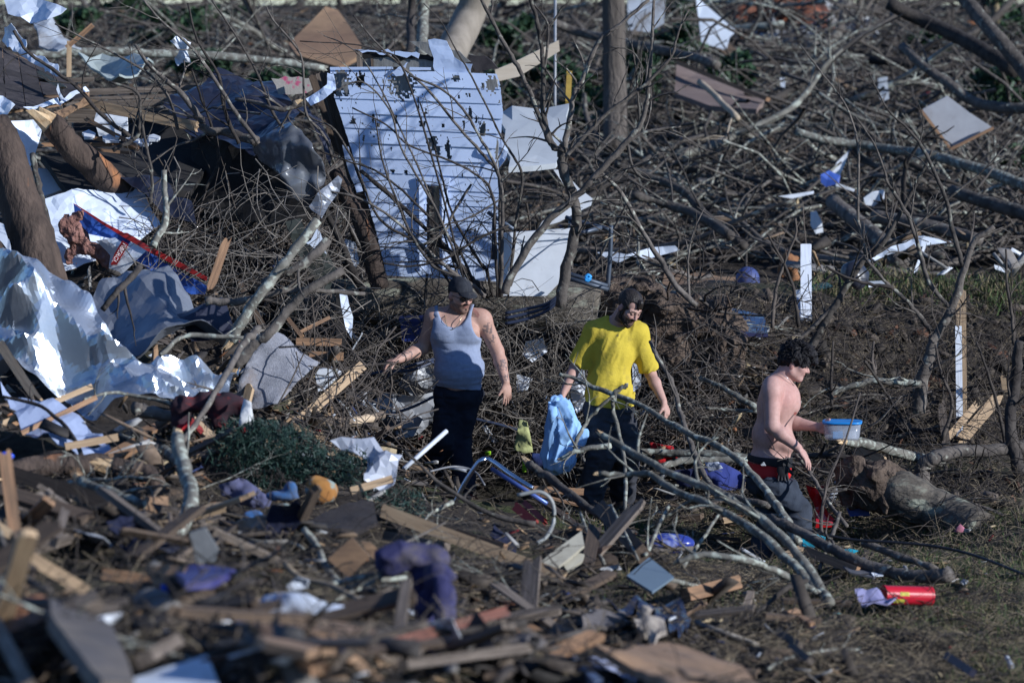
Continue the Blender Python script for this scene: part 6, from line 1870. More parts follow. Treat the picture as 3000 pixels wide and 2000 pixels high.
S('brown roof section lying on the far slope', [(1982, 188, 49), (2060, 210, 49), (2243, 287, 48), (2217, 320, 47), (2080, 310, 47.4), (1976, 272, 48)], M('rusty_brown_roof', (.2, .15, .13), (.14, .1, .088), scale=1.5, stretch=(1, 1, 4), vary=0, rough=.9), name='roof_section', cat='roof', thick=.06, res=.3)
L('tan edge board on the far roof section', (1985, 184, 48.6), (2250, 292, 47.6), 12, lum_o, t=.08)
S('grey-faced plywood panel with tan edges propped on the slope', D([(2776, 281), (2907, 373), (2850, 402), (2786, 434), (2742, 378), (2700, 322)], 43), plygrey, name='plywood_board', cat='plywood', thick=.05, res=.25, ragged=.012)
L('tan edge batten on the panel\'s lower side', (2786, 437, 42.9), (2910, 375, 42.9), 9, lum_o, t=.06)
L('tan edge batten on the panel\'s upright side', (2698, 322, 42.9), (2786, 437, 42.9), 8, lum_o, t=.06)
S('grey-green tin sheets heaped behind the roof corner', [(95, 65, 40), (150, 60, 40), (190, 95, 40), (238, 145, 39.6), (170, 148, 39.4), (120, 115, 39.6)], bgwhite, name='tin_sheet', cat='metal sheet', thick=.02, res=.1, crumple=.1, freq=3)
S('pale green tin sheet behind the lath wall', [(230, 180, 37), (300, 172, 37.2), (380, 180, 37), (450, 190, 36.8), (420, 215, 36.4), (350, 240, 36), (280, 200, 36.6)], M('pale_green_tin', (.34, .38, .37), (.26, .3, .29), rough=.5, vary=0), name='tin_sheet', cat='metal sheet', thick=.02, res=.1, crumple=.12, freq=3)
S('white rag tangled high in the bare branches', D([(497, 120), (525, 103), (560, 125), (548, 150), (560, 185), (545, 182), (520, 196), (510, 170), (525, 150)], 29), white_g, name='rag', cat='rag', thick=.006, res=.025, crumple=.06, freq=12, ragged=.006)

# ================================================================== branches traced from the photograph
rb = np.random.default_rng(77)
def grow(mb, p0, v0, L, r0, sides, depth, r, curve=.5, n=5, bend=None):
    """one twig with its own side twigs"""
    pts = [np.asarray(p0, float)]
    v = nrm(v0)
    turn = r.normal(size=3) * curve
    for i in range(n):
        v = nrm(v + turn * (.35 / n * 3) + r.normal(size=3) * .10 * curve * 2 + (np.array([0, 0, bend]) if bend else 0))
        pts.append(pts[-1] + v * L / n)
    pts = np.array(pts)
    rad = np.linspace(r0, max(r0 * .3, .0012), len(pts))
    mb.tube(pts, rad, sides, cap=False)
    if depth > 0:
        for k in range(int(r.integers(1, 4))):
            t = r.uniform(.25, .95)
            i = min(int(t * n), n - 1)
            b = pts[i] + (pts[i + 1] - pts[i]) * (t * n - i)
            tg = nrm(pts[i + 1] - pts[i])
            pr = nrm(np.cross(tg, r.normal(size=3)))
            grow(mb, b, tg * .8 + pr * .7, L * r.uniform(.25, .6), r0 * .55, max(3, sides - 1), depth - 1, r, curve, 4, bend)

def branch(label, pts, r0, r1, mat=bark, name='fallen_branch', cat='branch', twigs=0, tl=(.15, .5), broken=False, group=None,
           sides=8, sub=5, knob=.08, parent=None, depth=1, up=0.0):
    pts = settle(pts, .05) if parent is None else pts
    w = catmull(np.array([P(*q) for q in pts]), sub)
    dm = np.mean([q[2] for q in pts])
    rad = np.linspace(r0, r1, len(w)) * m_px(dm)
    rad = rad * (1 + min(knob, .0022 / rad.mean()) * rb.normal(size=len(w)))
    w = w + rb.normal(size=w.shape) * np.minimum(rad * .16, .004)[:, None]
    mb = MB()
    mb.tube(w, rad, sides)
    for k in range(twigs):
        t = rb.uniform(.1, .97) * (len(w) - 1)
        i = min(int(t), len(w) - 2)
        b = w[i] + (w[i + 1] - w[i]) * (t - i)
        tg = nrm(w[i + 1] - w[i]) * (1 if r1 <= r0 else -1)
        pr = nrm(np.cross(tg, rb.normal(size=3)))
        grow(mb, b, tg * .75 + pr * .8 + np.array([0, 0, up]), rb.uniform(*tl), min(rad[i] * .5, .012), 4, depth, rb)
    o = mb.put(name, mat, parent=parent, label=label, cat=cat, group=group, smooth=True)
    if broken:
        tg = nrm(w[0] - w[1])
        m2 = MB()
        a = nrm(np.cross(tg, [.3, .2, 1]))
        c = np.cross(tg, a)
        ring = [w[0] + (a * math.cos(x) + c * math.sin(x)) * rad[0] * .93 for x in np.linspace(0, 2 * math.pi, 8, endpoint=False)]
        tip = [q + tg * rad[0] * rb.uniform(.3, 2.6) - (q - w[0]) * .35 for q in ring]
        V = ring + tip + [w[0] + tg * rad[0] * 1.2]
        f = [(i, (i + 1) % 8, 8 + (i + 1) % 8, 8 + i) for i in range(8)] + [(8 + i, 8 + (i + 1) % 8, 16) for i in range(8)]
        put('broken_end', V, f, splint, parent=o)
    return o

B = branch
# trunks on the left
B('big brown leaning trunk at the left edge', [(-20, 360, 27.9), (25, 470, 27.8), (60, 600, 27.7), (100, 720, 27.6), (140, 880, 27.5)], 52, 72, bark_red, 'broken_tree', 'tree trunk', sides=16, knob=.04)
B('trunk base swelling beside the big brown trunk', [(-40, 720, 27.6), (10, 800, 27.5), (60, 900, 27.3)], 40, 55, bark_red, 'broken_tree', 'tree trunk', sides=14)
B('snapped trunk with torn orange bark under the roof corner', [(150, 362, 28.7), (195, 415, 28.75), (265, 480, 28.85), (345, 556, 29.0), (430, 640, 29.3)], 36, 46, bark_red, 'broken_tree', 'tree trunk', broken=True, sides=14)
B('slender grey trunk beside the white metal panel', [(95, 450, 28.3), (110, 540, 28.2), (130, 620, 28.1), (150, 760, 27.9)], 9, 14, bark, 'broken_tree', 'tree trunk')
B('grey limb leaning down over the lath wall', [(395, 131, 28.8), (437, 191, 28.8), (490, 240, 28.8), (536, 277, 28.8), (588, 352, 28.8), (600, 378, 28.8), (680, 392, 28.8), (750, 414, 28.7)], 4, 15, bark, twigs=5, tl=(.3, .8))
B('twisted grey limb with broken tip by the navy roofing', [(868, 300, 28.5), (840, 320, 28.5), (800, 318, 28.5), (750, 300, 28.6), (690, 290, 28.7)], 9, 5, bark, broken=True, twigs=3)
B('bark trunk standing close to the house wall corner', [(985, 500, 29.0), (1010, 560, 29.0), (1040, 620, 29.0), (1069, 680, 29.0), (1094, 771, 29.0), (1112, 840, 29.0)], 20, 28, bark_red, 'broken_tree', 'tree trunk', sides=12)
B('second thin bark trunk left of the house wall corner', [(945, 600, 28.7), (985, 680, 28.7), (1020, 760, 28.7), (1060, 850, 28.8)], 8, 13, bark_dark, 'broken_tree', 'tree trunk')
B('large fallen trunk lying behind the tank-top person', [(840, 905, 30.2), (1000, 885, 30.2), (1200, 882, 30.2), (1400, 885, 30.2), (1600, 895, 30.2), (1760, 905, 30.2)], 66, 78, bark_trunk, 'fallen_tree', 'tree trunk', sides=20, knob=.05, sub=6)
rp = blob('root_mass', 'earthy root mass at the butt of the large fallen trunk', 'root ball', [(1800, 905, 30.2, 70, 60, 75), (1880, 880, 30.2, 70, 60, 60), (1960, 930, 30.1, 85, 70, 80), (2060, 960, 30.2, 80, 70, 70), (2130, 990, 30.2, 60, 60, 60), (1880, 1000, 30.1, 70, 60, 80), (1990, 1040, 30.1, 80, 70, 70), (2100, 1080, 30.1, 70, 60, 60)], soil, h=.02, wr=lambda p: -.09 * fbm(p * 6, 4, 61), k=.1)
for k in range(26):
    x0, y0 = rb.uniform(1800, 2150), rb.uniform(860, 1080)
    v = np.array([rb.normal(), -abs(rb.normal()) * .6, rb.normal() * .7])
    m_ = MB()
    grow(m_, P(x0, y0, 30.0), v, rb.uniform(.3, .8), rb.uniform(.006, .02), 5, 1, rb, .9)
    m_.put('root', [bark, soil, bark_dark][k % 3], parent=rp, smooth=True)
B('peeled limb with yellow lichen beside the grey plastic', [(938, 1232, 27.2), (990, 1240, 27.2), (1060, 1230, 27.3), (1124, 1212, 27.5)], 18, 12, M('peeled_bark', (.5, .38, .26), (.16, .12, .09), scale=5, vary=0, rough=.9, ramp=(.45, .55)), broken=False)
B('sawn-off log lying in front of the big log', [(2255, 1515, 25.6), (2360, 1565, 25.4), (2470, 1625, 25.1), (2580, 1668, 24.9), (2700, 1688, 24.7), (2786, 1684, 24.6)], 14, 21, bark, 'log', 'log', twigs=1)
put('sawn_face', *tube_geo([P(2784, 1684, 24.55), P(2796, 1683, 24.55)], [20 * m_px(24.6), 17 * m_px(24.6)], 12), splint, parent=bpy.data.objects['log'])
B('long thin log above the sawn-off log', [(2530, 1590, 25.4), (2640, 1630, 25.2), (2740, 1668, 25.0)], 13, 11, bark, 'log', 'log')
B('pale sawn pole pointing at the plastic box', [(2473, 1291, 28.2), (2560, 1305, 28.4), (2680, 1338, 28.6), (2760, 1352, 28.8)], 13, 17, bark_lichen, 'log', 'log', broken=True)
B('dark curving limb rising over the big log', [(2703, 1430, 27.9), (2700, 1385, 28.0), (2715, 1352, 28.0), (2752, 1336, 28.0), (2808, 1322, 28.1), (2920, 1316, 28.2), (3040, 1300, 28.3)], 24, 18, bark, 'fallen_limb', 'branch', sides=10)
B('slanting grey pole over the root mound', [(2050, 1105, 29.2), (2120, 1138, 29.0), (2215, 1195, 28.8)], 7, 10, bark_lichen, broken=True)
B('thin pale pole crossing above the dark hollow', [(2068, 1195, 28.9), (2140, 1200, 28.9), (2225, 1206, 28.8)], 5, 6, bark_lichen)
B('mossy log lying behind the red cloth', [(1860, 1322, 28.7), (1960, 1325, 28.7), (2080, 1332, 28.6), (2210, 1340, 28.5)], 11, 13, bark_lichen, 'log', 'log')
B('second mossy log below the red cloth', [(1940, 1365, 28.3), (2000, 1350, 28.4), (2100, 1345, 28.4), (2190, 1350, 28.4)], 10, 11, bark_lichen, 'log', 'log')
# big log with root plate
gl_ = thing('uprooted_log', 'thick log with gnarled torn root end at right', 'log', P(2700, 1560, 26.8))
w_ = catmull(np.array([P(2570, 1420, 26.9), P(2650, 1455, 26.8), (P(2760, 1500, 26.7)), P(2880, 1560, 26.4)]), 6)
rad_ = np.interp(np.linspace(0, 1, len(w_)), [0, .3, 1], [72, 66, 58]) * m_px(27.9)
put('trunk', *tube_geo(w_, rad_ * (1 + .05 * rb.normal(size=len(w_))), 20), bark_trunk, parent=gl_, smooth=True)
g = Sdf(P(2420, 1560, 27.4) - [0, 0, .05], P(2700, 1320, 26.3) + [0, 0, .05], .014)
for (x, y, r0) in ((2560, 1425, 75), (2500, 1395, 45), (2620, 1455, 72), (2530, 1460, 50), (2480, 1380, 26), (2590, 1380, 40)):
    g.ell(P(x, y, 26.85), np.array([r0, r0, r0 * .95]) * m_px(26.9), None, .05)
g.wrinkle(lambda p: -.06 * fbm(p * 9, 4, 44), .16)
g.mesh('root_end', soil, gl_)
# centre sapling
sp = thing('sapling', 'bare forked sapling rising beside the white appliance door', 'tree', P(1660, 870, 28.6))
def stem(pts, d, r0, r1, nm='branch', mat=bark, tw=3, tl=(.2, .55), root=sp, up=.25):
    return B(None, [(x, y, d) for x, y in pts], r0, r1, mat, nm, None, twigs=tw, tl=tl, parent=root, sides=7, up=up)
stem([(1640, 900), (1659, 787), (1688, 659), (1679, 580), (1650, 500), (1647, 446), (1650, 430)], 28.7, 17, 13, 'trunk', tw=5)
stem([(1645, 440), (1618, 421), (1592, 335), (1592, 223), (1586, 143), (1573, 64), (1551, -10)], 28.7, 9, 6)
stem([(1640, 440), (1612, 421), (1573, 319), (1532, 223), (1490, 150), (1440, 60), (1407, -10)], 28.7, 8, 5)
stem([(1650, 440), (1656, 424), (1672, 335), (1682, 274), (1710, 223), (1755, 121), (1819, 70), (1900, 0)], 28.7, 10, 5, tw=5)
stem([(1596, 210), (1606, 100), (1600, 60), (1560, 10)], 28.7, 4, 3, tw=2)
sp2 = thing('sapling', 'bare branch fanning up and right behind the yellow shirt', 'tree', P(1485, 870, 28.9))
stem([(1478, 860), (1500, 803), (1589, 666), (1704, 560), (1752, 506), (1838, 414), (1876, 367), (1895, 300), (1902, 239), (1908, 150), (1911, 96), (1915, 0)], 28.5, 13, 4, 'trunk', root=sp2, tw=9)
stem([(1752, 506), (1800, 450), (1870, 395), (1930, 380), (1996, 372)], 28.5, 6, 4, root=sp2, tw=4)
stem([(1838, 414), (1850, 480), (1880, 520), (1930, 535)], 28.5, 5, 3, root=sp2, tw=2)
stem([(1876, 367), (1870, 300), (1862, 200), (1850, 130)], 28.5, 4, 2, root=sp2, tw=3)
sp3 = thing('sapling', 'thin bare branch sweeping from the sapling fork to upper right', 'tree', P(1679, 434, 28.4))
stem([(1660, 460), (1679, 434), (1787, 325), (1876, 261), (1962, 172), (1980, 120), (1994, 77), (2017, 29)], 28.4, 7, 2.5, 'trunk', root=sp3, tw=8)
stem([(1876, 261), (1880, 200), (1850, 150), (1790, 138)], 28.4, 3, 2, root=sp3, tw=2)
stem([(1962, 172), (2000, 170), (2030, 158)], 28.4, 3, 2, root=sp3, tw=1)
B('long bare branch slanting down to the root mound behind the yellow shirt', [(1755, 503, 28.9), (1819, 564, 28.9), (1883, 679, 28.9), (1930, 755, 28.9), (1978, 835, 28.9), (2042, 895, 28.9)], 5, 10, bark, twigs=8, tl=(.3, .8))
# saplings on the right
s4 = thing('sapling', 'bare sapling stems fanning up from the berm', 'tree', P(2741, 1000, 29.2))
stem([(2690, 1210), (2700, 1120), (2720, 1060), (2735, 1000), (2741, 985), (2792, 899), (2824, 787), (2856, 707), (2913, 663)], 29.2, 22, 7, 'trunk', root=s4, tw=4)
stem([(2728, 972), (2690, 920), (2649, 876), (2588, 819), (2531, 749)], 29.2, 8, 4, root=s4, tw=4)
stem([(2789, 908), (2722, 828), (2690, 723), (2658, 628), (2604, 541), (2591, 500), (2560, 420), (2505, 340)], 29.2, 8, 2, root=s4, tw=6)
stem([(2824, 781), (2795, 691), (2773, 589), (2735, 500), (2700, 430), (2658, 376), (2601, 322), (2547, 217)], 29.2, 8, 2, root=s4, tw=5)
stem([(2700, 1125), (2640, 1120), (2560, 1118), (2480, 1135), (2430, 1160)], 29.1, 11, 8, root=s4, tw=3, mat=bark_lichen)
s5 = thing('sapling', 'grey sapling leaning right from the white board', 'tree', P(2387, 1010, 29.4))
stem([(2360, 1040), (2387, 997), (2448, 889), (2531, 761), (2569, 736), (2645, 612), (2703, 500), (2730, 440)], 29.4, 13, 4, 'trunk', root=s5, tw=5)
stem([(2531, 761), (2620, 712), (2700, 650), (2780, 580), (2880, 500), (2960, 410)], 29.4, 6, 2.5, root=s5, tw=5)
stem([(2534, 745), (2515, 643), (2515, 500), (2511, 415), (2480, 312), (2409, 217), (2342, 128)], 29.4, 5, 2, root=s5, tw=5)
stem([(2448, 889), (2380, 960), (2320, 1010)], 29.4, 8, 5, root=s5, tw=2)
for i, (pts, lb) in enumerate((
        ([(2330, 640), (2330, 690), (2290, 790), (2270, 870), (2262, 960)], 'thin whip in front of the white board'),
        ([(2250, 690), (2290, 760), (2325, 850), (2340, 960)], 'thin whip crossing the white board'),
        ([(2947, 730), (2950, 830), (2965, 930), (2970, 1010)], 'thin whip at the right edge of the berm'),
        ([(2420, 780), (2480, 812), (2560, 835), (2620, 840)], 'low arching whip over the berm grass'),
        ([(2740, 1010), (2760, 1100), (2790, 1180), (2760, 1290)], 'whip before the white-faced post'),
        ([(2860, 1000), (2900, 1110), (2930, 1220), (2950, 1330)], 'whip right of the white-faced post'),
        ([(2440, 1000), (2435, 1100), (2437, 1190)], 'upright whip above the plastic box'),
        ([(2560, 1000), (2555, 1050), (2562, 1095)], 'short whip above the dark soil'))):
    B(lb, [(x, y, 28.9) for x, y in pts], 3, 6, twigm, 'bare_whip', 'sapling', twigs=4, tl=(.15, .45), group='whips on the berm')
B('thick dark sapling at the right edge beyond the post', [(2985, 1000, 29.4), (2975, 1120, 29.4), (2960, 1250, 29.3), (2990, 1400, 29.2)], 14, 20, bark_dark, 'sapling', 'tree', twigs=6)
# lichen branches before the men
for i, (pts, r0, r1, m, tw, br, lb) in enumerate((
        ([(1765, 1274, 25.4), (1819, 1303, 25.3), (1946, 1376, 25.0), (2106, 1446, 24.7), (2230, 1520, 24.4), (2320, 1605, 24.1), (2400, 1720, 23.8), (2432, 1765, 23.6)], 11, 22, bark_lichen, 3, True, 'thick lichen-grey branch with splintered tip crossing the jeans'),
        ([(1755, 1386, 25.0), (1830, 1390, 25.0), (1899, 1388, 24.9), (1978, 1437, 24.7), (2106, 1491, 24.4), (2220, 1560, 24.1), (2310, 1640, 23.9), (2395, 1725, 23.7)], 9, 19, bark_lichen, 3, True, 'lower lichen-grey branch with forked tip below the first'),
        ([(1643, 1344, 25.3), (1680, 1325, 25.3), (1723, 1312, 25.3), (1790, 1306, 25.3)], 8, 11, bark_lichen, 1, True, 'lichen branch end under the blue shirt'),
        ([(1640, 1095, 26.3), (1680, 1106, 26.3), (1755, 1140, 26.2), (1867, 1179, 26.0), (1978, 1249, 25.7), (2138, 1325, 25.3), (2230, 1420, 25.0), (2290, 1500, 24.7), (2340, 1590, 24.4)], 6, 18, bark_lichen, 4, False, 'long grey branch crossing the yellow shirt hem'),
        ([(1905, 1000, 26.6), (1927, 1048, 26.5), (1972, 1128, 26.4), (1997, 1223, 26.2), (2026, 1303, 26.0), (2058, 1383, 25.8), (2112, 1443, 25.6), (2250, 1480, 25.3)], 7, 14, bark, 3, False, 'upright brown branch right of the yellow-shirted person'),
        ([(1840, 1127, 25.7), (1815, 1138, 25.7), (1800, 1156, 25.7), (1797, 1204, 25.7), (1822, 1303, 25.6), (1832, 1383, 25.4), (1832, 1510, 25.0)], 9, 7, bark_lichen, 0, False, 'hooked grey branch before the dark trousers'),
        ([(1800, 1155, 25.7), (1760, 1190, 25.7), (1723, 1230, 25.7), (1691, 1287, 25.6), (1682, 1325, 25.6)], 6, 8, bark_lichen, 0, False, 'curved branch from the hook down to the blue shirt'),
        ([(1548, 1358, 24.6), (1600, 1390, 24.5), (1691, 1462, 24.2), (1760, 1510, 24.0), (1830, 1540, 23.8)], 16, 13, bark, 2, True, 'stout brown branch lying before the yellow person\'s boots'),
        ([(1985, 1645, 23.4), (2030, 1630, 23.4), (2074, 1624, 23.4), (2170, 1637, 23.4), (2250, 1662, 23.5), (2340, 1705, 23.6), (2400, 1740, 23.6)], 10, 15, bark_lichen, 1, True, 'arched lichen branch over the blue helmet'),
        ([(1960, 1480, 24.6), (1930, 1540, 24.3), (1905, 1600, 24.0), (1890, 1625, 23.9)], 6, 8, bark_lichen, 0, False, 'short upright lichen stick left of the helmet'),
        ([(2110, 1500, 24.3), (2070, 1560, 24.0), (2030, 1620, 23.7), (2000, 1660, 23.5)], 5, 8, bark_lichen, 0, False, 'thin lichen stick right of the helmet'),
        ([(2460, 1500, 25.4), (2440, 1560, 25.2), (2420, 1610, 25.0), (2400, 1668, 24.8)], 8, 7, bark, 1, True, 'dark crooked stick standing before the sawn-off log'),
        ([(2520, 1150, 26.6), (2480, 1280, 26.4), (2430, 1400, 26.2), (2410, 1480, 26.0), (2405, 1560, 25.8)], 3, 7, twigm, 2, False, 'thin upright twig crossing the plastic box'),
        ([(2330, 1330, 26.8), (2370, 1380, 26.7), (2420, 1460, 26.5), (2480, 1540, 26.2)], 6, 8, bark, 2, False, 'dark branch passing behind the jeans to the red chair'),
        ([(2395, 1430, 26.2), (2440, 1440, 26.2), (2480, 1432, 26.2)], 5, 5, bark, 1, True, 'pale broken stick over the red chair'),
        ([(1700, 1500, 24.5), (1735, 1590, 24.0), (1770, 1650, 23.6)], 5, 8, bark_lichen, 1, False, 'thin stick left of the dark post'),
        ([(1790, 1480, 24.6), (1830, 1560, 24.2), (1870, 1640, 23.8)], 5, 6, bark_lichen, 1, False, 'thin stick right of the dark post'))):
    B(lb, pts, r0 * .84, r1 * .8, m, 'fallen_branch', 'branch', twigs=tw + 2, tl=(.15, .45), broken=br, group='branches in front of the men')
# left: blurred limbs before the silver sheet
for i, (pts, r0, r1, m, lb) in enumerate((
        ([(690, 1075, 24.6), (740, 1010, 24.6), (790, 975, 24.6), (850, 900, 24.7), (905, 850, 24.7), (1000, 795, 24.8)], 18, 12, bark, 'thick crooked limb over the carpet remnant'),
        ([(680, 1000, 24.7), (720, 920, 24.7), (770, 850, 24.7), (850, 750, 24.8), (930, 645, 24.9)], 16, 14, bark_lichen, 'thick limb with a sawn yellow end pointing up right'),
        ([(770, 830, 24.8), (830, 800, 24.8), (880, 780, 24.8), (960, 705, 24.9)], 12, 14, bark, 'forked limb with broken knob beside the sawn one'),
        ([(600, 880, 24.8), (680, 885, 24.8), (760, 870, 24.8), (850, 850, 24.8), (940, 850, 24.9), (1070, 862, 25.0)], 12, 6, bark, 'long horizontal limb crossing behind the carpet'),
        ([(300, 908, 24.6), (340, 858, 24.6), (370, 830, 24.7), (412, 778, 24.8)], 9, 10, bark_dark, 'short dark stick lying on the grey metal sheet'),
        ([(470, 1040, 24.0), (540, 985, 24.2), (640, 985, 24.2), (720, 990, 24.2)], 7, 6, bark_lichen, 'pale thin stick along the silver sheet edge'),
        ([(480, 500, 26.6), (482, 560, 26.6), (485, 640, 26.5), (450, 720, 26.4)], 8, 11, bark_lichen, 'mossy upright stem before the navy sheets'),
        ([(520, 1280, 21.6), (540, 1380, 21.3), (560, 1440, 21.0), (540, 1530, 20.6), (500, 1570, 20.4)], 20, 26, bark_lichen, 'curved pale limb in the left foreground'),
        ([(470, 1320, 21.8), (520, 1350, 21.6), (560, 1420, 21.2)], 18, 20, bark_lichen, 'upper fork of the curved pale limb'),
        ([(0, 1405, 21.0), (100, 1365, 21.2), (250, 1360, 21.3), (320, 1362, 21.4)], 32, 34, bark_red, 'short thick red-barked log in the left foreground'),
        ([(330, 1370, 21.3), (420, 1385, 21.3), (460, 1420, 21.2)], 34, 28, bark_red, 'dark end of red-barked log beyond the short one'),
        ([(235, 1410, 20.8), (320, 1440, 20.6), (420, 1480, 20.4)], 16, 14, bark_lichen, 'pale debarked pole below the red-barked log'),
        ([(530, 1300, 22.2), (600, 1200, 22.4), (670, 1080, 23.0), (720, 1000, 23.4), (760, 960, 23.6)], 8, 12, bark, 'limb holding up the plaid shirt'),
        ([(245, 1170, 22.6), (330, 1150, 22.8), (430, 1165, 22.8), (520, 1185, 22.7)], 5, 6, bark_lichen, 'thin arched twig across the black void'),
        ([(0, 1160, 22.2), (120, 1190, 22.1), (210, 1270, 21.8), (240, 1340, 21.5)], 5, 7, bark_dark, 'dark curved twig over the blue sheeting'),
        ([(350, 1270, 21.9), (420, 1300, 21.8), (470, 1325, 21.7)], 5, 7, bark_lichen, 'thin twig joining the curved pale limb'))):
    B(lb, pts, r0, r1, m, 'fallen_branch', 'branch', twigs=2 if r0 < 14 else 1, tl=(.1, .35), sides=9, broken=r0 > 15, group='limbs over the heap')
for i, (pts, w, m, lb) in enumerate((
        ([(400, 1195, 22.7), (430, 1205, 22.7), (560, 1230, 22.7)], 22, bark, 'weathered stump lying in the void below the silver sheet'),)):
    B(lb, pts, w, w * .8, m, 'stump', 'stump', sides=10)
L('splintered orange stake leaning right of the grey sheet', (612, 860, 25.2), (668, 690, 25.5), 24, lum_o, t=.05, broken=(.1, .3))
# twigs before the house wall
WB = ['thickest bare branch leaning across the lower siding', 'bare branch from above the far plywood down across the siding', "bare branch arching from the torn flap to the wall's right edge", "thin bare branch reaching left past the wall's top corner", 'thin bare branch hanging over the upper left siding', "bare branch curving along the siding's right edge", 'bare branch slanting across the middle siding boards', 'short crooked twig at the peeled corner', 'bare branch passing in front of the dark side boards', 'bare branch reaching from the shutter to the window', 'low bare branch running to the cap of the standing person', 'bare branch dropping left of the window', 'bare branch hanging through the window opening', 'short twig crossing the window trim', 'bare branch reaching left from the sapling over the siding', 'lowest level branch across the foot of the siding', 'thin tall whip left of the house wall', 'long bare branch over the navy roofing peak', 'bare branch rising from the navy roofing to the white rag', 'long bare branch beside the white rag', 'bare branch from the torn flashing over the grey pole', 'bare branch along the shingled roof edge', 'crooked dark branch in front of the lath wall', 'branch hanging below the crooked dark one', "bare branch crossing the navy roofing's shaded side"]
for i, (pts, r0, r1) in enumerate((
        ([(1056, 500), (1165, 592), (1260, 682), (1318, 739), (1369, 803)], 8, 13),
        ([(1034, 45), (1110, 134), (1187, 204), (1260, 271), (1346, 376), (1420, 459), (1462, 520)], 3, 8),
        ([(1196, 220), (1292, 261), (1356, 319), (1404, 399), (1452, 488), (1470, 560)], 4, 8),
        ([(878, 121), (1037, 131), (1110, 150), (1180, 200)], 2, 5),
        ([(948, 105), (1010, 130), (1060, 170), (1110, 250), (1150, 330)], 2, 4),
        ([(1241, 10), (1292, 64), (1334, 143), (1381, 223), (1429, 319), (1467, 399), (1496, 446), (1530, 520)], 2, 6),
        ([(1031, 316), (1133, 367), (1196, 424), (1292, 462), (1372, 497), (1440, 560)], 3, 6),
        ([(975, 270), (1060, 240), (1140, 320), (1170, 420), (1200, 480)], 3, 5),
        ([(870, 320), (920, 350), (980, 380), (1040, 480), (1110, 640)], 3, 6),
        ([(905, 430), (1010, 470), (1100, 500), (1180, 560), (1280, 660)], 3, 6),
        ([(960, 560), (1050, 580), (1150, 640), (1260, 740), (1330, 800)], 4, 9),
        ([(1100, 350), (1120, 470), (1160, 580), (1200, 680), (1270, 780)], 3, 7),
        ([(1230, 300), (1270, 420), (1300, 540), (1330, 640), (1400, 760)], 3, 7),
        ([(1380, 540), (1330, 620), (1300, 680), (1240, 720)], 5, 4),
        ([(1500, 560), (1440, 600), (1370, 640), (1300, 660), (1220, 690)], 4, 3),
        ([(1490, 660), (1400, 700), (1300, 760), (1200, 780), (1120, 770)], 5, 4),
        ([(780, 20), (800, 60), (880, 160), (890, 270), (900, 340), (950, 400), (980, 480)], 3, 6),
        ([(620, 0), (700, 120), (760, 230), (800, 330), (850, 400)], 3, 7),
        ([(550, 10), (580, 120), (640, 220), (660, 330), (700, 420)], 4, 8),
        ([(420, 0), (470, 60), (560, 140), (620, 220), (690, 330), (760, 420)], 4, 9),
        ([(160, 70), (240, 110), (320, 150), (440, 220), (500, 300), (520, 380)], 3, 7),
        ([(40, 90), (80, 150), (150, 200), (230, 260), (290, 330), (380, 400)], 6, 8),
        ([(320, 240), (400, 270), (410, 330), (400, 400), (330, 440)], 5, 9),
        ([(410, 330), (430, 430), (445, 520), (440, 600)], 5, 7),
        ([(560, 200), (590, 290), (620, 370), (640, 470), (600, 560)], 4, 7))):
    if i < 13:
        x_, y_ = pts[-1]
        pts = list(pts) + [((x_ * 2 + 1440) / 3 + 10, y_ + max(30, (800 - y_) * .5)), ((x_ + 1450 * 2) / 3 + 12, max(870, y_ + 60))]
    B(WB[i], [(x, y, 28.9 - (i % 4) * .12) for x, y in pts], r0 * .75, r1 * .75, bark if i % 3 else bark_dark, 'bare_branch', 'branch', twigs=5, tl=(.2, .65), depth=1,
      group=['bare branches before the wall', 'bare branches over the ruin'][int(i > 15)])
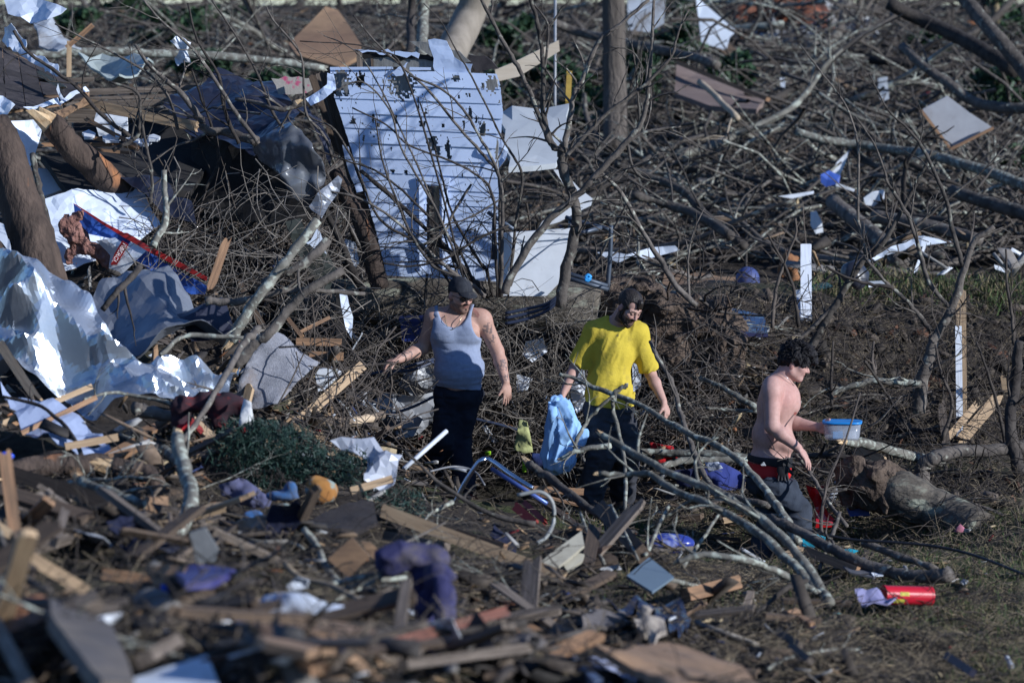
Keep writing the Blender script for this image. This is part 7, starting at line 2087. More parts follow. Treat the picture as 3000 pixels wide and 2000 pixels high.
# far trunks
for i, (pts, r0, r1, m, lb) in enumerate((
        ([(60, 165, 42), (300, 152, 42), (520, 160, 42), (770, 176, 42), (960, 204, 42)], 15, 11, bark_lichen, 'long grey fallen pole behind the ruin'),
        ([(1404, -40, 40), (1370, 60, 40), (1320, 160, 39.5), (1300, 230, 39)], 46, 48, M('smooth_tan_bark', (.25, .215, .175), (.17, .145, .115), scale=3, stretch=(3, 3, .5), vary=0, rough=.9), 'pale leaning trunk behind the house wall'),
        ([(1208, -40, 43), (1205, 60, 43), (1200, 160, 42)], 12, 13, bark_dark, 'thin dark trunk behind the wall top'),
        ([(1235, -40, 44), (1240, 60, 44), (1232, 180, 43)], 17, 18, bark_lichen, 'pale grey trunk behind the wall top'),
        ([(1800, -60, 47), (1798, 80, 47), (1800, 250, 47), (1803, 440, 46.6)], 34, 37, M('brown_far_bark', (.12, .1, .085), (.06, .05, .043), scale=5, stretch=(3, 3, .5), vary=0, rough=.95, bump=.8, bscale=12, bdist=.05), 'upright brown trunk standing behind the sapling'),
        ([(2600, 10, 46), (2700, 60, 46), (2800, 105, 45.6), (2900, 160, 45), (2975, 205, 44.6)], 20, 24, bark_dark, 'dark fallen trunk on the far slope upper right'),
        ([(2815, -20, 45), (2870, 50, 44.6), (2930, 120, 44.2), (2990, 190, 44), (3040, 260, 43.6)], 22, 24, bark, 'brown fallen trunk crossing the dark one'),
        ([(2642, 137, 45), (2700, 190, 44.6), (2760, 230, 44.4), (2872, 306, 44), (3040, 318, 43.6)], 13, 17, bark, 'curved fallen limb above the grey plywood panel'),
        ([(2330, 385, 43), (2409, 408, 43), (2520, 425, 43), (2665, 443, 42.6), (2780, 470, 42), (2900, 505, 41.6), (3040, 560, 41)], 12, 17, bark_lichen, 'long pale fallen trunk below the grey plywood panel'),
        ([(2440, 590, 40), (2500, 640, 39.6), (2585, 710, 39), (2640, 770, 38.6)], 24, 26, bark, 'stout fallen trunk behind the leaning sapling'),
        ([(2560, 632, 40.5), (2660, 650, 40.2), (2760, 670, 40), (2870, 705, 39.6)], 20, 18, bark, 'fallen trunk above the white fascia strip'),
        ([(2790, 560, 41), (2880, 590, 40.6), (3040, 640, 40)], 18, 22, bark, 'fallen trunk at the right edge of the slope'),
        ([(1600, 60, 52), (1700, 95, 52), (1850, 130, 51), (2000, 160, 50), (2100, 190, 49)], 14, 14, bark, 'far fallen trunk behind the sapling'),
        ([(2050, 240, 46), (2100, 285, 45.6), (2160, 345, 45)], 9, 9, M('bare_pale_wood', (.42, .34, .25), vary=0), 'pale debarked pole on the far slope'),
        ([(1850, 570, 38), (1960, 600, 38), (2060, 640, 37.6), (2140, 690, 37)], 13, 15, bark, 'fallen limb in the brush above the blue tub'),
        ([(1800, 480, 39), (1900, 520, 39), (2000, 560, 38.6), (2080, 640, 38), (2180, 720, 37.4)], 11, 14, bark, 'long fallen limb crossing the brush above the tub'))):
    B(lb, pts, r0, r1, m, 'far_fallen_tree', 'tree trunk', twigs=2 if r0 < 20 else 0, tl=(.5, 1.5), sides=10, broken=False, group='trunks farther back')

# ================================================================== scatter
rs = np.random.default_rng(2024)
LM = [(110, 250, 'near the shingled roof corner'), (300, 400, 'in the ruined room'), (700, 400, 'around the navy roofing'), (280, 660, 'by the white metal siding'), (90, 650, 'by the big brown trunk'),
      (640, 720, 'in front of the dark void'), (300, 1000, 'near the silver metal sheet'), (850, 950, 'around the carpet remnant'), (1000, 700, 'beside the house wall corner'), (1250, 650, 'in front of the house wall'),
      (1200, 950, 'behind the outstretched arm'), (1150, 1250, 'left of the tank-top person\'s legs'), (1500, 1000, 'between the cap and the yellow shirt'), (1520, 1250, 'between the legs of two standing men'), (1560, 760, 'around the white appliance door'),
      (1950, 900, 'behind the yellow-shirted person'), (2050, 1120, 'on the root mound'), (2050, 1350, 'left of the red briefs'), (2450, 1200, 'around the plastic box'), (2600, 1000, 'on the soil bank'), (2820, 1080, 'around the white-faced post'),
      (2700, 1400, 'around the uprooted log'), (2850, 1600, 'beyond the sawn-off log'), (2650, 1740, 'near the red cylinder'), (2350, 1650, 'under the lichen branches'), (1900, 1680, 'near the blue-grey tile'), (1600, 1600, 'near the cream cabinet side'),
      (1200, 1650, 'near the purple trousers'), (950, 1750, 'near the white shirt'), (800, 1500, 'near the orange plush balls'), (600, 1660, 'near the purple board'), (150, 1700, 'near the tan two-by-four'), (250, 1400, 'near the dark beam'), (150, 1250, 'near the blue sheeting'),
      (450, 1900, 'near the white foam slab'), (1300, 1900, 'near the grooved board'), (1800, 1930, 'near the lilac foam'), (2400, 1900, 'on the muddy lower right'), (2800, 1850, 'on the lower right grass'), (1400, 1500, 'near the chrome tube'),
      (500, 80, 'behind the ruin'), (950, 100, 'near the far plywood sheet'), (1350, 100, 'near the pale leaning trunk'), (1650, 350, 'near the pale grey wall panel'), (1800, 250, 'near the upright brown trunk'), (2100, 80, 'near the white gable sheet'),
      (2100, 260, 'near the far roof section'), (2400, 150, 'above the far roof section'), (2780, 120, 'near the dark fallen trunk'), (2800, 360, 'near the grey plywood panel'), (2400, 380, 'on the brushy slope'), (2000, 520, 'in the brush above the tub'), (2150, 830, 'near the blue tub'),
      (2400, 600, 'in the brush above the white board'), (2650, 700, 'near the white fascia strip'), (2900, 750, 'behind the berm'), (2360, 830, 'near the upright white board')]
LMA = np.array([(a, b) for a, b, _ in LM], float)
def pix(p):
    v = np.asarray(p) - CAM
    z = v @ FW
    return 1500 + v[0] / z * F, 1000 - (v @ UP) / z * F
def where(p):
    x, y = pix(p)
    return LM[int(np.argmin(((LMA - np.array([x, y])) ** 2).sum(1)))][2]

def batch_tubes(paths, rad, sides):
    K, n, _ = paths.shape
    tan = np.gradient(paths, axis=1)
    tan /= np.maximum(1e-9, np.linalg.norm(tan, axis=2, keepdims=True))
    ref = np.array([.23, .41, .88])
    a = np.cross(tan, ref)
    a /= np.maximum(1e-6, np.linalg.norm(a, axis=2, keepdims=True))
    b = np.cross(tan, a)
    th = np.linspace(0, 2 * np.pi, sides, endpoint=False)
    v = paths[:, :, None, :] + rad[:, :, None, None] * (np.cos(th)[None, None, :, None] * a[:, :, None, :] + np.sin(th)[None, None, :, None] * b[:, :, None, :])
    base = (np.arange(K) * n * sides)[:, None, None]
    i = (np.arange(n - 1) * sides)[None, :, None]
    j = np.arange(sides)[None, None, :]
    k = (j + 1) % sides
    f = np.stack(np.broadcast_arrays(base + i + j, base + i + k, base + i + sides + k, base + i + sides + j), -1).reshape(-1, 4)
    return v.reshape(-1, 3), f

def rand_paths(start, dirs, L, n, wig, r):
    K = len(start)
    d = dirs / np.linalg.norm(dirs, axis=1, keepdims=True)
    turn = r.normal(size=(K, 3)) * wig
    pts = [start]
    for q in range(n - 1):
        d = d + turn / n + r.normal(size=(K, 3)) * wig * .45 / math.sqrt(n)
        d = d / np.linalg.norm(d, axis=1, keepdims=True)
        pts.append(pts[-1] + d * (L / (n - 1))[:, None])
    return np.stack(pts, 1)

def ground_pts(n, x0, x1, y0, y1, r):
    """random points on the ground, uniform in the picture rectangle"""
    out = []
    for _ in range(n):
        out.append(G(r.uniform(x0, x1), r.uniform(y0, y1)))
    return np.array(out)

_gc = {}
_PXG, _PYG = np.linspace(-200, 3200, 86), np.linspace(30, 2060, 82)
_DG = np.array([[gd(x, y) for x in _PXG] for y in _PYG])
def fast_ground(px, py):
    i = np.clip((px + 200) / 40, 0, 84.999)
    j = np.clip((py - 30) / (2030 / 81), 0, 80.999)
    i0, j0 = i.astype(int), j.astype(int)
    u, v = i - i0, j - j0
    d = _DG[j0, i0] * (1 - u) * (1 - v) + _DG[j0, i0 + 1] * u * (1 - v) + _DG[j0 + 1, i0] * (1 - u) * v + _DG[j0 + 1, i0 + 1] * u * v
    x = (px - 1500) / F * d
    y = d - 28.0
    return np.stack([x, y, H(x, y)], 1)

def twig_field(name, label, n, x0, x1, y0, y1, Lr, rr_, mat, lift=.12, slope=.25, sides=3, npts=5, wig=.8, seed=0, mask=None):
    r = np.random.default_rng(seed)
    px, py = r.uniform(x0, x1, n), r.uniform(y0, y1, n)
    p = fast_ground(px, py)
    if mask is not None:
        p = p[mask(px, py, r)]
    n = len(p)
    L = r.uniform(*Lr, n) * r.uniform(.5, 1.2, n)
    a = r.uniform(0, 2 * np.pi, n)
    dirs = np.stack([np.cos(a), np.sin(a) * .7, r.normal(size=n) * slope], 1)
    paths = rand_paths(p, dirs, L, npts, wig, r)
    paths -= (paths.mean(1) - p)[:, None, :]
    gz = H(paths[:, :, 0], paths[:, :, 1])
    lf = np.abs(r.normal(size=n)) * lift
    low = (paths[:, :, 2] - gz).min(1)
    paths[:, :, 2] += (lf - np.minimum(low, lf) * .85)[:, None]
    rad = r.uniform(*rr_, n)[:, None] * np.linspace(1, .45, npts)[None, :]
    v, f = batch_tubes(paths, rad, sides)
    return link(name, make_mesh(name, v, f, True), mat, kind='stuff', label=label)

twig_field('twig_litter', 'tangle of thin twigs and roots behind the men', 2300, 880, 2150, 1000, 1420, (.25, .9), (.003, .008), twigm, .3, .6, seed=1, wig=1.2)
twig_field('twig_litter', 'twigs and roots strewn over the soil bank', 1500, 2150, 3080, 880, 1560, (.12, .55), (.002, .005), twigm, .14, .5, seed=2, wig=1.2)
twig_field('twig_litter', 'twigs strewn over the near ground', 2600, -60, 3060, 1400, 2030, (.12, .5), (.002, .005), twigm, .04, .2, seed=3)
twig_field('twig_litter', 'twigs sticking out of the heap before the dark room', 1100, 380, 1000, 600, 1000, (.25, .9), (.003, .008), twigm, .35, .7, seed=4, wig=1.0)
twig_field('brush_tangle', 'dense fallen brush covering the far slope', 2800, -150, 3150, 60, 800, (.6, 2.6), (.008, .03), bark, .2, .1, sides=4, npts=6, seed=5, wig=.7)
twig_field('brush_tangle', 'dark fine brush between the far branches', 4200, -150, 3150, 50, 830, (.4, 1.5), (.005, .013), twigm, .22, .22, sides=3, npts=5, seed=6, wig=.9)
twig_field('brush_tangle', 'pale lichen-grey brush on the far slope', 1300, -150, 3150, 60, 800, (.6, 2.2), (.006, .026), bark_lichen, .22, .12, sides=4, npts=6, seed=14, wig=.7)
twig_field('root_fibres', 'fine straw and rootlets on the trampled ground', 5200, 1900, 3080, 1480, 2020, (.06, .26), (.0012, .003), M('dead_straw', (.24, .195, .13), (.13, .1, .07), scale=8, vary=0, bump=0, rough=.95), .02, .15, sides=3, npts=4, seed=7)
twig_field('root_fibres', 'pale rootlets and dead grass on the soil bank', 4200, 2100, 3080, 850, 1520, (.05, .22), (.0015, .0032), M('dead_straw', (.24, .195, .13)), .05, .5, sides=3, npts=4, seed=12)
twig_field('root_fibres', 'fine straw among the foreground scraps', 1800, -60, 1950, 1450, 2020, (.06, .26), (.0015, .0035), M('dead_straw', (.24, .195, .13)), .03, .2, sides=3, npts=4, seed=8)

def twig_cloud(name, label, n, x0, x1, y0, y1, d0, d1, Lr, rr_, mat, seed, wig=1.0):
    """loose twigs standing in a heap, not only on its surface"""
    r = np.random.default_rng(seed)
    p = np.array([P(a, b, c) for a, b, c in zip(r.uniform(x0, x1, n), r.uniform(y0, y1, n), r.uniform(d0, d1, n))])
    L_ = r.uniform(*Lr, n)
    v = r.normal(size=(n, 3)) * np.array([1, .6, .75])
    paths = rand_paths(p, v, L_, 6, wig, r)
    paths -= (paths.mean(1) - p)[:, None, :]
    rad = r.uniform(*rr_, n)[:, None] * np.linspace(1, .35, 6)[None]
    vv, f = batch_tubes(paths, rad, 3)
    return link(name, make_mesh(name, vv, f, True), mat, kind='stuff', label=label)
pale = M('pale_dry_twig', (.21, .185, .16), (.11, .095, .082), scale=8, vary=0, bump=0, rough=.9)
twig_cloud('twig_tangle', 'pale dry twigs heaped before the large fallen trunk', 620, 880, 1760, 850, 1180, 29.0, 29.9, (.25, .9), (.002, .006), pale, 71)
twig_cloud('twig_tangle', 'dry twigs heaped around the standing men\'s legs', 620, 1000, 2150, 1080, 1400, 28.9, 29.8, (.2, .7), (.002, .006), pale, 72)
twig_cloud('twig_tangle', 'dry twigs over the root mass and soil bank', 420, 1900, 3050, 900, 1420, 28.6, 30.0, (.25, .9), (.002, .0055), twigm, 73)
twig_cloud('twig_tangle', 'dry twigs before the dark void and roofing', 210, 420, 1010, 560, 960, 27.2, 28.3, (.25, .9), (.002, .006), pale, 74)
twig_cloud('twig_tangle', 'fine twigs hanging over the siding foot', 120, 1040, 1520, 560, 860, 28.8, 29.3, (.3, .9), (.002, .0045), twigm, 75)

# grass blades
def grass(name, label, n, x0, x1, y0, y1, hr, seed, thr=.25):
    r = np.random.default_rng(seed)
    px, py = r.uniform(x0, x1, n), r.uniform(y0, y1, n)
    p = fast_ground(px, py)
    w = grassy(p[:, 0], p[:, 1])
    p = p[w > thr + .5 * r.random(n)]
    n = len(p)
    h = r.uniform(*hr, n)
    a = r.uniform(0, 2 * np.pi, n)
    s = np.stack([np.cos(a), np.sin(a), 0 * a], 1)
    ln = r.normal(size=(n, 3)) * .45
    ln[:, 2] = 1
    t = p + ln * h[:, None]
    m = p + ln * h[:, None] * .55 + np.array([0, 0, .01])
    wd = (h * .06)[:, None]
    v = np.stack([p - s * wd, p + s * wd, m + s * wd * .7, t, m - s * wd * .7], 1).reshape(-1, 3)
    k = np.arange(n)[:, None] * 5
    f = np.concatenate([k + np.array([[0, 1, 2, 4]])], 0)
    f3 = k + np.array([[4, 2, 3, 3]])
    quads = f
    me = bpy.data.meshes.new(name)
    faces = [tuple(q) for q in quads.tolist()] + [tuple(q[:3]) for q in f3.tolist()]
    cols = np.where(r.random((n, 1)) < .45, np.array([[.17, .145, .075]]), np.array([[.05, .085, .022]])) * r.uniform(.6, 1.3, (n, 1))
    me = make_mesh(name, v, faces, False, np.repeat(cols, 5, 0))
    return link(name, me, litter, kind='stuff', label=label)
grass('grass', 'sparse winter grass on the lower right', 15000, 1700, 3080, 1500, 2040, (.02, .07), 9, .12)
grass('grass', 'green grass strip by the men\'s feet', 5000, 1350, 2100, 1400, 1620, (.02, .07), 10, .3)
grass('grass', 'green weeds on top of the soil bank', 7000, 2350, 3080, 790, 1060, (.04, .16), 11, .2)

# places in the near heap kept for traced things (photo pixels)
KEEP = [(230, 1110, 560, 1270), (1100, 1470, 1400, 1640), (1380, 1570, 1670, 1740), (940, 1570, 1130, 1800), (1100, 1590, 1340, 1860), (730, 1690, 1040, 1930), (1100, 1780, 1500, 1920), (490, 1640, 700, 1760), (270, 1900, 660, 2030), (60, 1610, 420, 2010),
        (620, 1390, 1180, 1570), (1570, 1550, 1760, 1690), (1820, 1620, 2170, 1790), (1660, 1900, 1890, 2020), (-20, 1340, 360, 1500), (2480, 1700, 2760, 1800), (1870, 1550, 2040, 1640), (1400, 1340, 1640, 1560), (0, 1120, 350, 1340)]
def kept(x, y):
    return any(a < x < c and b < y < d for a, b, c, d in KEEP)
# small scraps
PAL = [((.09, .072, .058), 30), ((.2, .14, .095), 16), ((.33, .22, .13), 11), ((.07, .06, .055), 16), ((.24, .22, .2), 9), ((.45, .44, .43), 4), ((.6, .63, .68), 3.2), ((.3, .13, .06), 5), ((.03, .05, .16), 1.3), ((.3, .03, .03), .7), ((.06, .17, .19), .6), ((.42, .33, .2), 5)]
PC = np.array([c for c, _ in PAL])
PW = np.array([w for _, w in PAL])
PW = PW / PW.sum()
def scraps(name, label, n, x0, x1, y0, y1, size, seed, lift=.03, flat=.16, pal=None, mask=None, tilt=.35):
    r = np.random.default_rng(seed)
    px, py = r.uniform(x0, x1, n), r.uniform(y0, y1, n)
    if mask is not None:
        k = mask(px, py, r)
        px, py = px[k], py[k]
    k = np.array([r.random() < .14 or not kept(a, b) for a, b in zip(px, py)])
    px, py = px[k], py[k]
    n = len(px)
    p = fast_ground(px, py)
    s = np.minimum(r.lognormal(0, .5, n) * size, size * 2.2)
    a = r.uniform(0, 2 * np.pi, n)
    ax = np.stack([np.cos(a), np.sin(a), r.normal(size=n) * tilt], 1)
    ax /= np.linalg.norm(ax, axis=1, keepdims=True)
    nn = np.stack([r.normal(size=n) * tilt, r.normal(size=n) * tilt, np.ones(n)], 1)
    by = np.cross(nn, ax)
    by /= np.linalg.norm(by, axis=1, keepdims=True)
    bz = np.cross(ax, by)
    half = np.stack([s * r.uniform(.8, 1.8, n), s * r.uniform(.08, .5, n), s * r.uniform(.03, flat, n)], 1)
    cr = np.array([[x, y, z] for x in (-1, 1) for y in (-1, 1) for z in (-1, 1)], float)
    cr = cr[None] + r.normal(size=(n, 8, 3)) * .18
    v = p[:, None, :] + cr[:, :, :1] * (ax * half[:, :1])[:, None] + cr[:, :, 1:2] * (by * half[:, 1:2])[:, None] + cr[:, :, 2:] * (bz * half[:, 2:])[:, None]
    v[:, :, 2] += (np.abs(r.normal(size=n)) * lift + half[:, 2])[:, None]
    q = np.array([(0, 1, 3, 2), (4, 6, 7, 5), (0, 4, 5, 1), (2, 3, 7, 6), (0, 2, 6, 4), (1, 5, 7, 3)])
    f = (np.arange(n)[:, None, None] * 8 + q[None]).reshape(-1, 4)
    pc, pw = (PC, PW) if pal is None else pal
    c = pc[r.choice(len(pc), n, p=pw)] * r.uniform(.45, 1.1, (n, 1))
    return link(name, make_mesh(name, v.reshape(-1, 3), f, False, np.repeat(c, 8, 0)), litter, kind='stuff', label=label)
leftish = lambda px, py, r: r.random(len(px)) < np.clip(1.15 - (px - 1500) / 1500 * .9, .25, 1)
scraps('debris_litter', 'small wood and plaster scraps covering the near ground', 4200, -80, 3080, 1440, 2040, .022, 21, .03, mask=leftish)
scraps('debris_litter', 'dark splintered wood heaped in the near left debris', 480, -80, 1750, 1420, 2040, .055, 30, .06, .1, pal=(np.array([(.07, .055, .045), (.11, .085, .066), (.17, .13, .1), (.04, .035, .032)]), np.array([.3, .3, .25, .15])), tilt=.5)
scraps('debris_litter', 'hand-sized broken scraps in the near heap', 500, -80, 2500, 1400, 2040, .05, 22, .05, mask=leftish)
scraps('soil_clods', 'clods of earth on the soil bank and root mound', 900, 2100, 3080, 860, 1500, .03, 29, .01, .8, pal=(np.array([(.1, .078, .06), (.06, .047, .038), (.14, .11, .09), (.13, .06, .035)]), np.array([.4, .35, .15, .1])), tilt=.8)
scraps('debris_litter', 'scraps mixed into the heap under the metal sheets', 1300, -80, 1250, 860, 1450, .045, 23, .1, tilt=.6)
scraps('debris_litter', 'paper and wood scraps around the men\'s legs', 1500, 900, 2350, 1100, 1480, .035, 24, .15, tilt=.7)
scraps('debris_litter', 'scraps of wood and siding on the far slope', 1300, -100, 3100, 60, 860, .07, 25, .25, tilt=.7)
bp = (np.array([(.3, .1, .05), (.22, .08, .045), (.4, .3, .22), (.5, .5, .52)]), np.array([.45, .3, .15, .1]))
scraps('brick_rubble', 'reddish brick rubble far up the slope', 260, 2150, 2420, 50, 130, .14, 26, .1, .8, pal=bp, tilt=.6)
wp = (np.array([(.55, .57, .6), (.4, .42, .45), (.28, .26, .25)]), np.array([.5, .3, .2]))
scraps('plaster_rubble', 'white plaster rubble band far up the slope', 260, 2240, 2540, 80, 140, .12, 27, .08, .5, pal=wp, tilt=.5)
sp_ = (np.array([(.62, .66, .72), (.5, .53, .58), (.3, .3, .32), (.05, .08, .25)]), np.array([.5, .25, .2, .05]))
scraps('paper_scraps', 'white paper and film scraps in the brush between the men', 420, 1000, 1900, 1080, 1400, .03, 28, .3, .05, pal=sp_, tilt=.9)

# ---- individual branches: shared shapes, copied one by one
VAR = []
for k in range(14):
    r = np.random.default_rng(500 + k)
    mb = MB()
    n = 7
    pts = [np.zeros(3)]
    v = np.array([1.0, 0, 0])
    trn = r.normal(size=3) * .25
    for q in range(n):
        v = nrm(v + trn * .3 + r.normal(size=3) * .13)
        pts.append(pts[-1] + v / n)
    pts = catmull(np.array(pts), 3)
    rad = np.linspace(.022, .008, len(pts)) * (1 + .08 * r.normal(size=len(pts)))
    mb.tube(pts, rad, 7)
    for t in range(int(r.integers(3, 8))):
        i = int(r.uniform(.15, .95) * (len(pts) - 1))
        tg = nrm(pts[min(i + 1, len(pts) - 1)] - pts[i - 1])
        grow(mb, pts[i], tg * .8 + nrm(np.cross(tg, r.normal(size=3))) * .75, r.uniform(.15, .5), rad[i] * .55, 5, 1 if k % 2 else 0, r, .6)
    vv_ = mb.verts()
    vv_ = vv_ - np.array([.5, 0, 0])
    VAR.append((vv_, mb.f))
VM = {}
def var_mesh(k, mat):
    key = (k, mat.name)
    if key not in VM:
        me = make_mesh('branch_shape', VAR[k][0], VAR[k][1], True)
        me.materials.append(mat)
        VM[key] = me
    return VM[key]
def scatter_branches(n, x0, x1, y0, y1, Lr, mats, names, group, seed, lift=.1, tilt=.2, thick=(.7, 1.4), mask=None):
    r = np.random.default_rng(seed)
    cnt = 0
    while cnt < n:
        px, py = r.uniform(x0, x1), r.uniform(y0, y1)
        if mask is not None and not mask(px, py):
            continue
        cnt += 1
        p = fast_ground(np.array([px]), np.array([py]))[0]
        L = r.uniform(*Lr)
        m = mats[int(r.integers(len(mats)))]
        k = int(r.integers(len(VAR)))
        o = bpy.data.objects.new('branch', var_mesh(k, m))
        COL.objects.link(o)
        yaw = r.uniform(0, 2 * math.pi)
        pt = r.normal() * tilt
        q = math.cos(yaw) * L * .45, math.sin(yaw) * L * .45
        gz = max(float(H(p[0], p[1])), (float(H(p[0] + q[0], p[1] + q[1])) + float(H(p[0] - q[0], p[1] - q[1]))) / 2)
        o.location = (p[0], p[1], gz + .01 * L + abs(r.normal()) * lift + abs(math.sin(pt)) * L * .3)
        yaw = yaw if abs(math.sin(yaw)) < .8 or r.random() < .4 else yaw + 1.2
        o.rotation_euler = (r.uniform(0, 6.28), pt, yaw)
        th = r.uniform(*thick)
        o.scale = (L, L * th, L * th)
        adj = ('slender' if .022 * L * th < .022 else 'stout') + (' long' if L > (Lr[0] + Lr[1]) / 2 else ' short') + (' grey' if m is bark else ' lichen-grey' if m is bark_lichen else ' dark')
        o['label'] = f"{adj} branch {names if names else where(o.location)}"
        o['category'] = 'branch'
        o['group'] = group
scatter_branches(60, 900, 2100, 900, 1380, (.7, 1.8), [bark, bark, bark_lichen, bark_dark], None, 'fallen branches behind the men', 31, .25, .3, (.4, .9))
scatter_branches(26, 2420, 3050, 1250, 1560, (.6, 1.5), [bark, bark_dark], None, 'fallen branches on the soil bank', 32, .15, .25, (.4, .9))
scatter_branches(22, 420, 1000, 660, 1050, (.6, 1.4), [bark, bark_dark, twigm], None, 'fallen branches in the left heap', 33, .25, .35, (.4, .7))
scatter_branches(36, -60, 2450, 1420, 1980, (.4, 1.1), [bark, bark_lichen, bark_dark], None, 'broken sticks in the near debris', 34, .05, .12, (.5, 1.0))
scatter_branches(110, -150, 3150, 70, 820, (1.4, 4.2), [bark, bark, bark_lichen, bark_dark], None, 'fallen branches on the far slope', 35, .2, .08, (.4, .9), mask=lambda x, y: not (950 < x < 1480 and y > 150))
scatter_branches(46, 1500, 3050, 420, 820, (1.2, 3.0), [bark, bark_lichen], None, 'fallen branches on the far slope', 36, .25, .08, (.6, 1.2))

# ---- individual broken boards in the near heap
def scatter_boards(n, x0, x1, y0, y1, Lr, wr, seed, group, tilt=.15, mask=None):
    r = np.random.default_rng(seed)
    ml = [(lum_g, 'grey-brown')] * 5 + [(lum_d, 'dark brown')] * 6 + [(lum_o, 'orange-brown')] * 2 + [(lum, 'pale tan')]
    for k in range(n):
        px, py = r.uniform(x0, x1), r.uniform(y0, y1)
        if (mask is not None and not mask(px, py)) or kept(px, py):
            continue
        p = fast_ground(np.array([px]), np.array([py]))[0]
        m, cn = ml[int(r.integers(len(ml)))]
        L_, w = r.uniform(*Lr), r.uniform(*wr)
        yaw, pt = r.uniform(0, math.pi), r.normal() * tilt
        v = np.array([math.cos(yaw) * math.cos(pt), math.sin(yaw) * math.cos(pt), math.sin(pt)])
        p[2] += .02 + abs(r.normal()) * .04 + abs(math.sin(pt)) * L_ * .35
        size = 'short' if L_ < .35 else 'long'
        plank('broken_board', f"{size} {cn} broken board {where(p)}", 'board', p - v * L_ / 2, p + v * L_ / 2, w, r.uniform(.012, .04), m,
              face=(r.normal() * .3, r.normal() * .3 - .25, 1), broken=(r.uniform(0, .15), r.uniform(0, .15)), group=group)
scatter_boards(165, -60, 1800, 1440, 2000, (.25, .9), (.03, .11), 41, 'broken boards in the near heap', .3)
scatter_boards(26, 1700, 2600, 1500, 1960, (.15, .5), (.03, .08), 42, 'broken boards in the near heap')
scatter_boards(40, -60, 1100, 880, 1400, (.2, .8), (.03, .1), 43, 'broken boards in the left heap', .4)
scatter_boards(30, 900, 2300, 1100, 1420, (.2, .6), (.03, .08), 44, 'broken boards behind the men', .4)
scatter_boards(60, -100, 3100, 70, 800, (.5, 1.8), (.06, .2), 45, 'broken boards on the far slope', .3, mask=lambda x, y: not (950 < x < 1480 and y > 150))

# ---- torn flat scraps: shared shapes, copied one by one
SV = []
for k in range(8):
    r = np.random.default_rng(900 + k)
    o = sheet('scrap_shape', None, None, [(1500 + 200 * math.cos(a) * r.uniform(.6, 1.2), 1000 + 130 * math.sin(a) * r.uniform(.5, 1.2), 28) for a in np.linspace(0, 2 * math.pi, 7, endpoint=False)], ply, thick=.012, res=.12, crumple=.12, freq=3, ragged=.02, seed=k)
    SV.append(o.data)
    bpy.data.objects.remove(o)
sm = [(ply, 'brown'), (shingle, 'dark'), (M('dark_grey_board', (.12, .105, .1)), 'grey'), (plas_grey, 'pale grey'), (white_g, 'white'), (M('brown_card', (.2, .13, .085), (.13, .085, .058), vary=.3, rough=.9), 'tan'), (cloth('navy_rag', (.014, .017, .04)), 'navy'), (shingle, 'dark'), (ply, 'brown')]
def scatter_scraps(n, x0, x1, y0, y1, sr, seed, group, tilt=.5):
    r = np.random.default_rng(seed)
    for q in range(n):
        px, py = r.uniform(x0, x1), r.uniform(y0, y1)
        if kept(px, py) and r.random() < .8:
            continue
        p = fast_ground(np.array([px]), np.array([py]))[0]
        m, cn = sm[int(r.integers(len(sm)))]
        me = SV[int(r.integers(8))].copy()
        me.materials.clear()
        me.materials.append(m)
        o = link('torn_scrap', me, None, label=f'torn {cn} scrap {where(p)}', cat='scrap', group=group)
        s_ = r.uniform(*sr)
        o.scale = (s_, s_, s_)
        o.rotation_euler = (R(-80) + r.normal() * tilt, r.normal() * tilt, r.uniform(0, 6.28))
        o.location = (p[0], p[1], p[2] + .01 + .12 * s_ * abs(r.normal()))
scatter_scraps(110, -60, 2050, 1430, 2010, (.1, .34), 51, 'torn scraps in the near heap')
scatter_scraps(30, -60, 1150, 900, 1430, (.12, .35), 52, 'torn scraps in the left heap', .8)
scatter_scraps(30, 1000, 2200, 1120, 1420, (.08, .22), 53, 'torn scraps behind the men', .9)

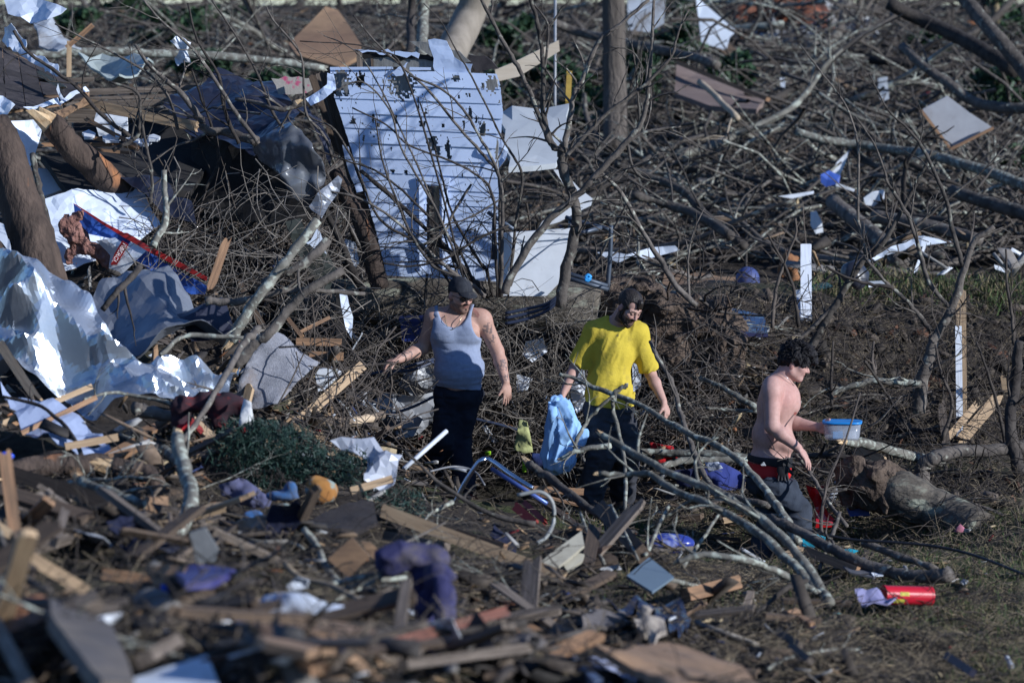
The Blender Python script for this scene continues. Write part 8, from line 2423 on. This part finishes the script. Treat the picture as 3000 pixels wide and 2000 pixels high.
# ---- evergreen shrubs and bare trees farther back
def leaf_cloud(cen, rad, n, size, r):
    u = r.normal(size=(n, 3))
    u /= np.linalg.norm(u, axis=1, keepdims=True)
    c = cen + u * rad * (r.random((n, 1)) ** .45) * (1 + .25 * r.normal(size=(n, 1)))
    a = r.normal(size=(n, 3))
    a /= np.linalg.norm(a, axis=1, keepdims=True)
    b = np.cross(a, r.normal(size=(n, 3)))
    b /= np.linalg.norm(b, axis=1, keepdims=True)
    s = size * r.uniform(.5, 1.4, (n, 1))
    v = np.stack([c - a * s, c + b * s * .45, c + a * s, c - b * s * .45], 1)
    return v.reshape(-1, 3)
lf = M('evergreen_leaves', (.03, .075, .03), (.015, .035, .016), scale=3, vary=.25, bump=0, rough=.6)
rl = np.random.default_rng(61)
shr = [(1570, 215, 50, 90, 60, 'beside the slim grey pole'), (1700, 300, 48, 80, 70, 'left of the upright brown trunk'), (1870, 210, 50, 70, 70, 'right of the upright brown trunk'), (1960, 140, 53, 90, 55, 'above the far roof section'), (2120, 215, 51, 70, 40, 'behind the far roof section'),
       (1640, 180, 55, 110, 40, 'far behind the slim grey pole'), (380, 30, 62, 90, 50, 'behind the white rag'), (500, 80, 58, 110, 50, 'behind the white rag and limb'), (620, 190, 50, 90, 40, 'behind the navy roofing'), (700, 60, 62, 80, 45, 'left of the far plywood sheet'), (160, 60, 58, 90, 40, 'behind the roof corner'),
       (2010, 30, 64, 60, 70, 'beside the white gable sheet'), (2920, 250, 50, 90, 60, 'near the brown fallen trunk'), (2960, 60, 60, 60, 60, 'in the upper right corner'), (2700, 140, 58, 70, 35, 'above the curved limb'), (1480, 120, 54, 60, 60, 'behind the pale slanting beam'), (800, 230, 48, 70, 30, 'behind the flowered wall piece'), (2980, 480, 46, 60, 60, 'at the right edge of the slope')]
for (x, y, d, rx, rz, wh) in shr:
    c = P(x, y, d)
    s = m_px(d)
    gz = float(H(c[0], c[1]))
    root = thing('evergreen_shrub', f'dark green leafy shrub {wh}', 'shrub', (c[0], c[1], gz), 'evergreen shrubs on the far slope')
    V = []
    for q in range(9):
        o_ = rl.normal(size=3) * np.array([rx * .5, rx * .35, rz * .45]) * s
        V.append(leaf_cloud(c + o_, np.array([rx * .42, rx * .4, rz * .42]) * s, 190, .07, rl))
    V = np.vstack(V)
    f = np.arange(len(V)).reshape(-1, 4)
    link('foliage', make_mesh('foliage', V - np.array(root.location), f), lf, root, kind='stuff')
    mb = MB()
    for q in range(4):
        grow(mb, np.array([c[0], c[1], gz - .05]), np.array([rl.normal() * .4, rl.normal() * .3, 1]), max(.5, c[2] - gz + rz * s * .6), .03, 5, 1, rl, .4)
    link('stem', make_mesh('stem', mb.verts() - np.array(root.location), mb.f, True), bark_dark, root)
# bare trees along the crest
for k in range(24):
    x = -150 + k * 142 + rl.normal() * 50
    d = rl.uniform(60, 84)
    c = P(x, 60, d)
    c[2] = float(H(c[0], c[1])) - .1
    root = thing('bare_tree', f"bare winter tree on the crest {where(P(x, 60, d))}", 'tree', c, 'bare trees on the crest')
    hgt = rl.uniform(2, 4.5)
    lean = np.array([rl.normal() * .45, rl.normal() * .2, 1])
    r0 = rl.uniform(.04, .1)
    pts = rand_paths(c[None], lean[None], np.array([hgt]), 7, .3, rl)[0]
    link('trunk', make_mesh('trunk', *(lambda vf: (vf[0] - c, vf[1]))(tube_geo(pts, np.linspace(r0, r0 * .35, 7), 7)), True), bark, root)
    mb = MB()
    for q in range(20):
        t = rl.uniform(.12, .98) * 6
        i = min(int(t), 5)
        b = pts[i] + (pts[i + 1] - pts[i]) * (t - i)
        grow(mb, b, np.array([rl.normal(), rl.normal() * .6, rl.uniform(-.3, .7)]), rl.uniform(.6, 1.8), r0 * .3, 4, 2, rl, .6)
    cr_ = link('crown', make_mesh('crown', mb.verts() - c, mb.f, True), [bark, bark_dark][k % 2], root)

# ---- labels shared inside a group: tell the copies apart by their order
_by = {}
for o in COL.objects:
    if o.parent is None and 'label' in o and 'category' in o:
        _by.setdefault(o['label'], []).append(o)
ORD = ['first', 'second', 'third', 'fourth', 'fifth', 'sixth', 'seventh', 'eighth', 'ninth', 'tenth']
for t, os_ in _by.items():
    if 1 < len(os_) <= 10:
        os_.sort(key=lambda o: pix(o.location)[0])
        for k, o in enumerate(os_):
            o['label'] = f"{t}, {'leftmost' if k == 0 else 'rightmost' if k == len(os_) - 1 else ORD[k] + ' from left'}"
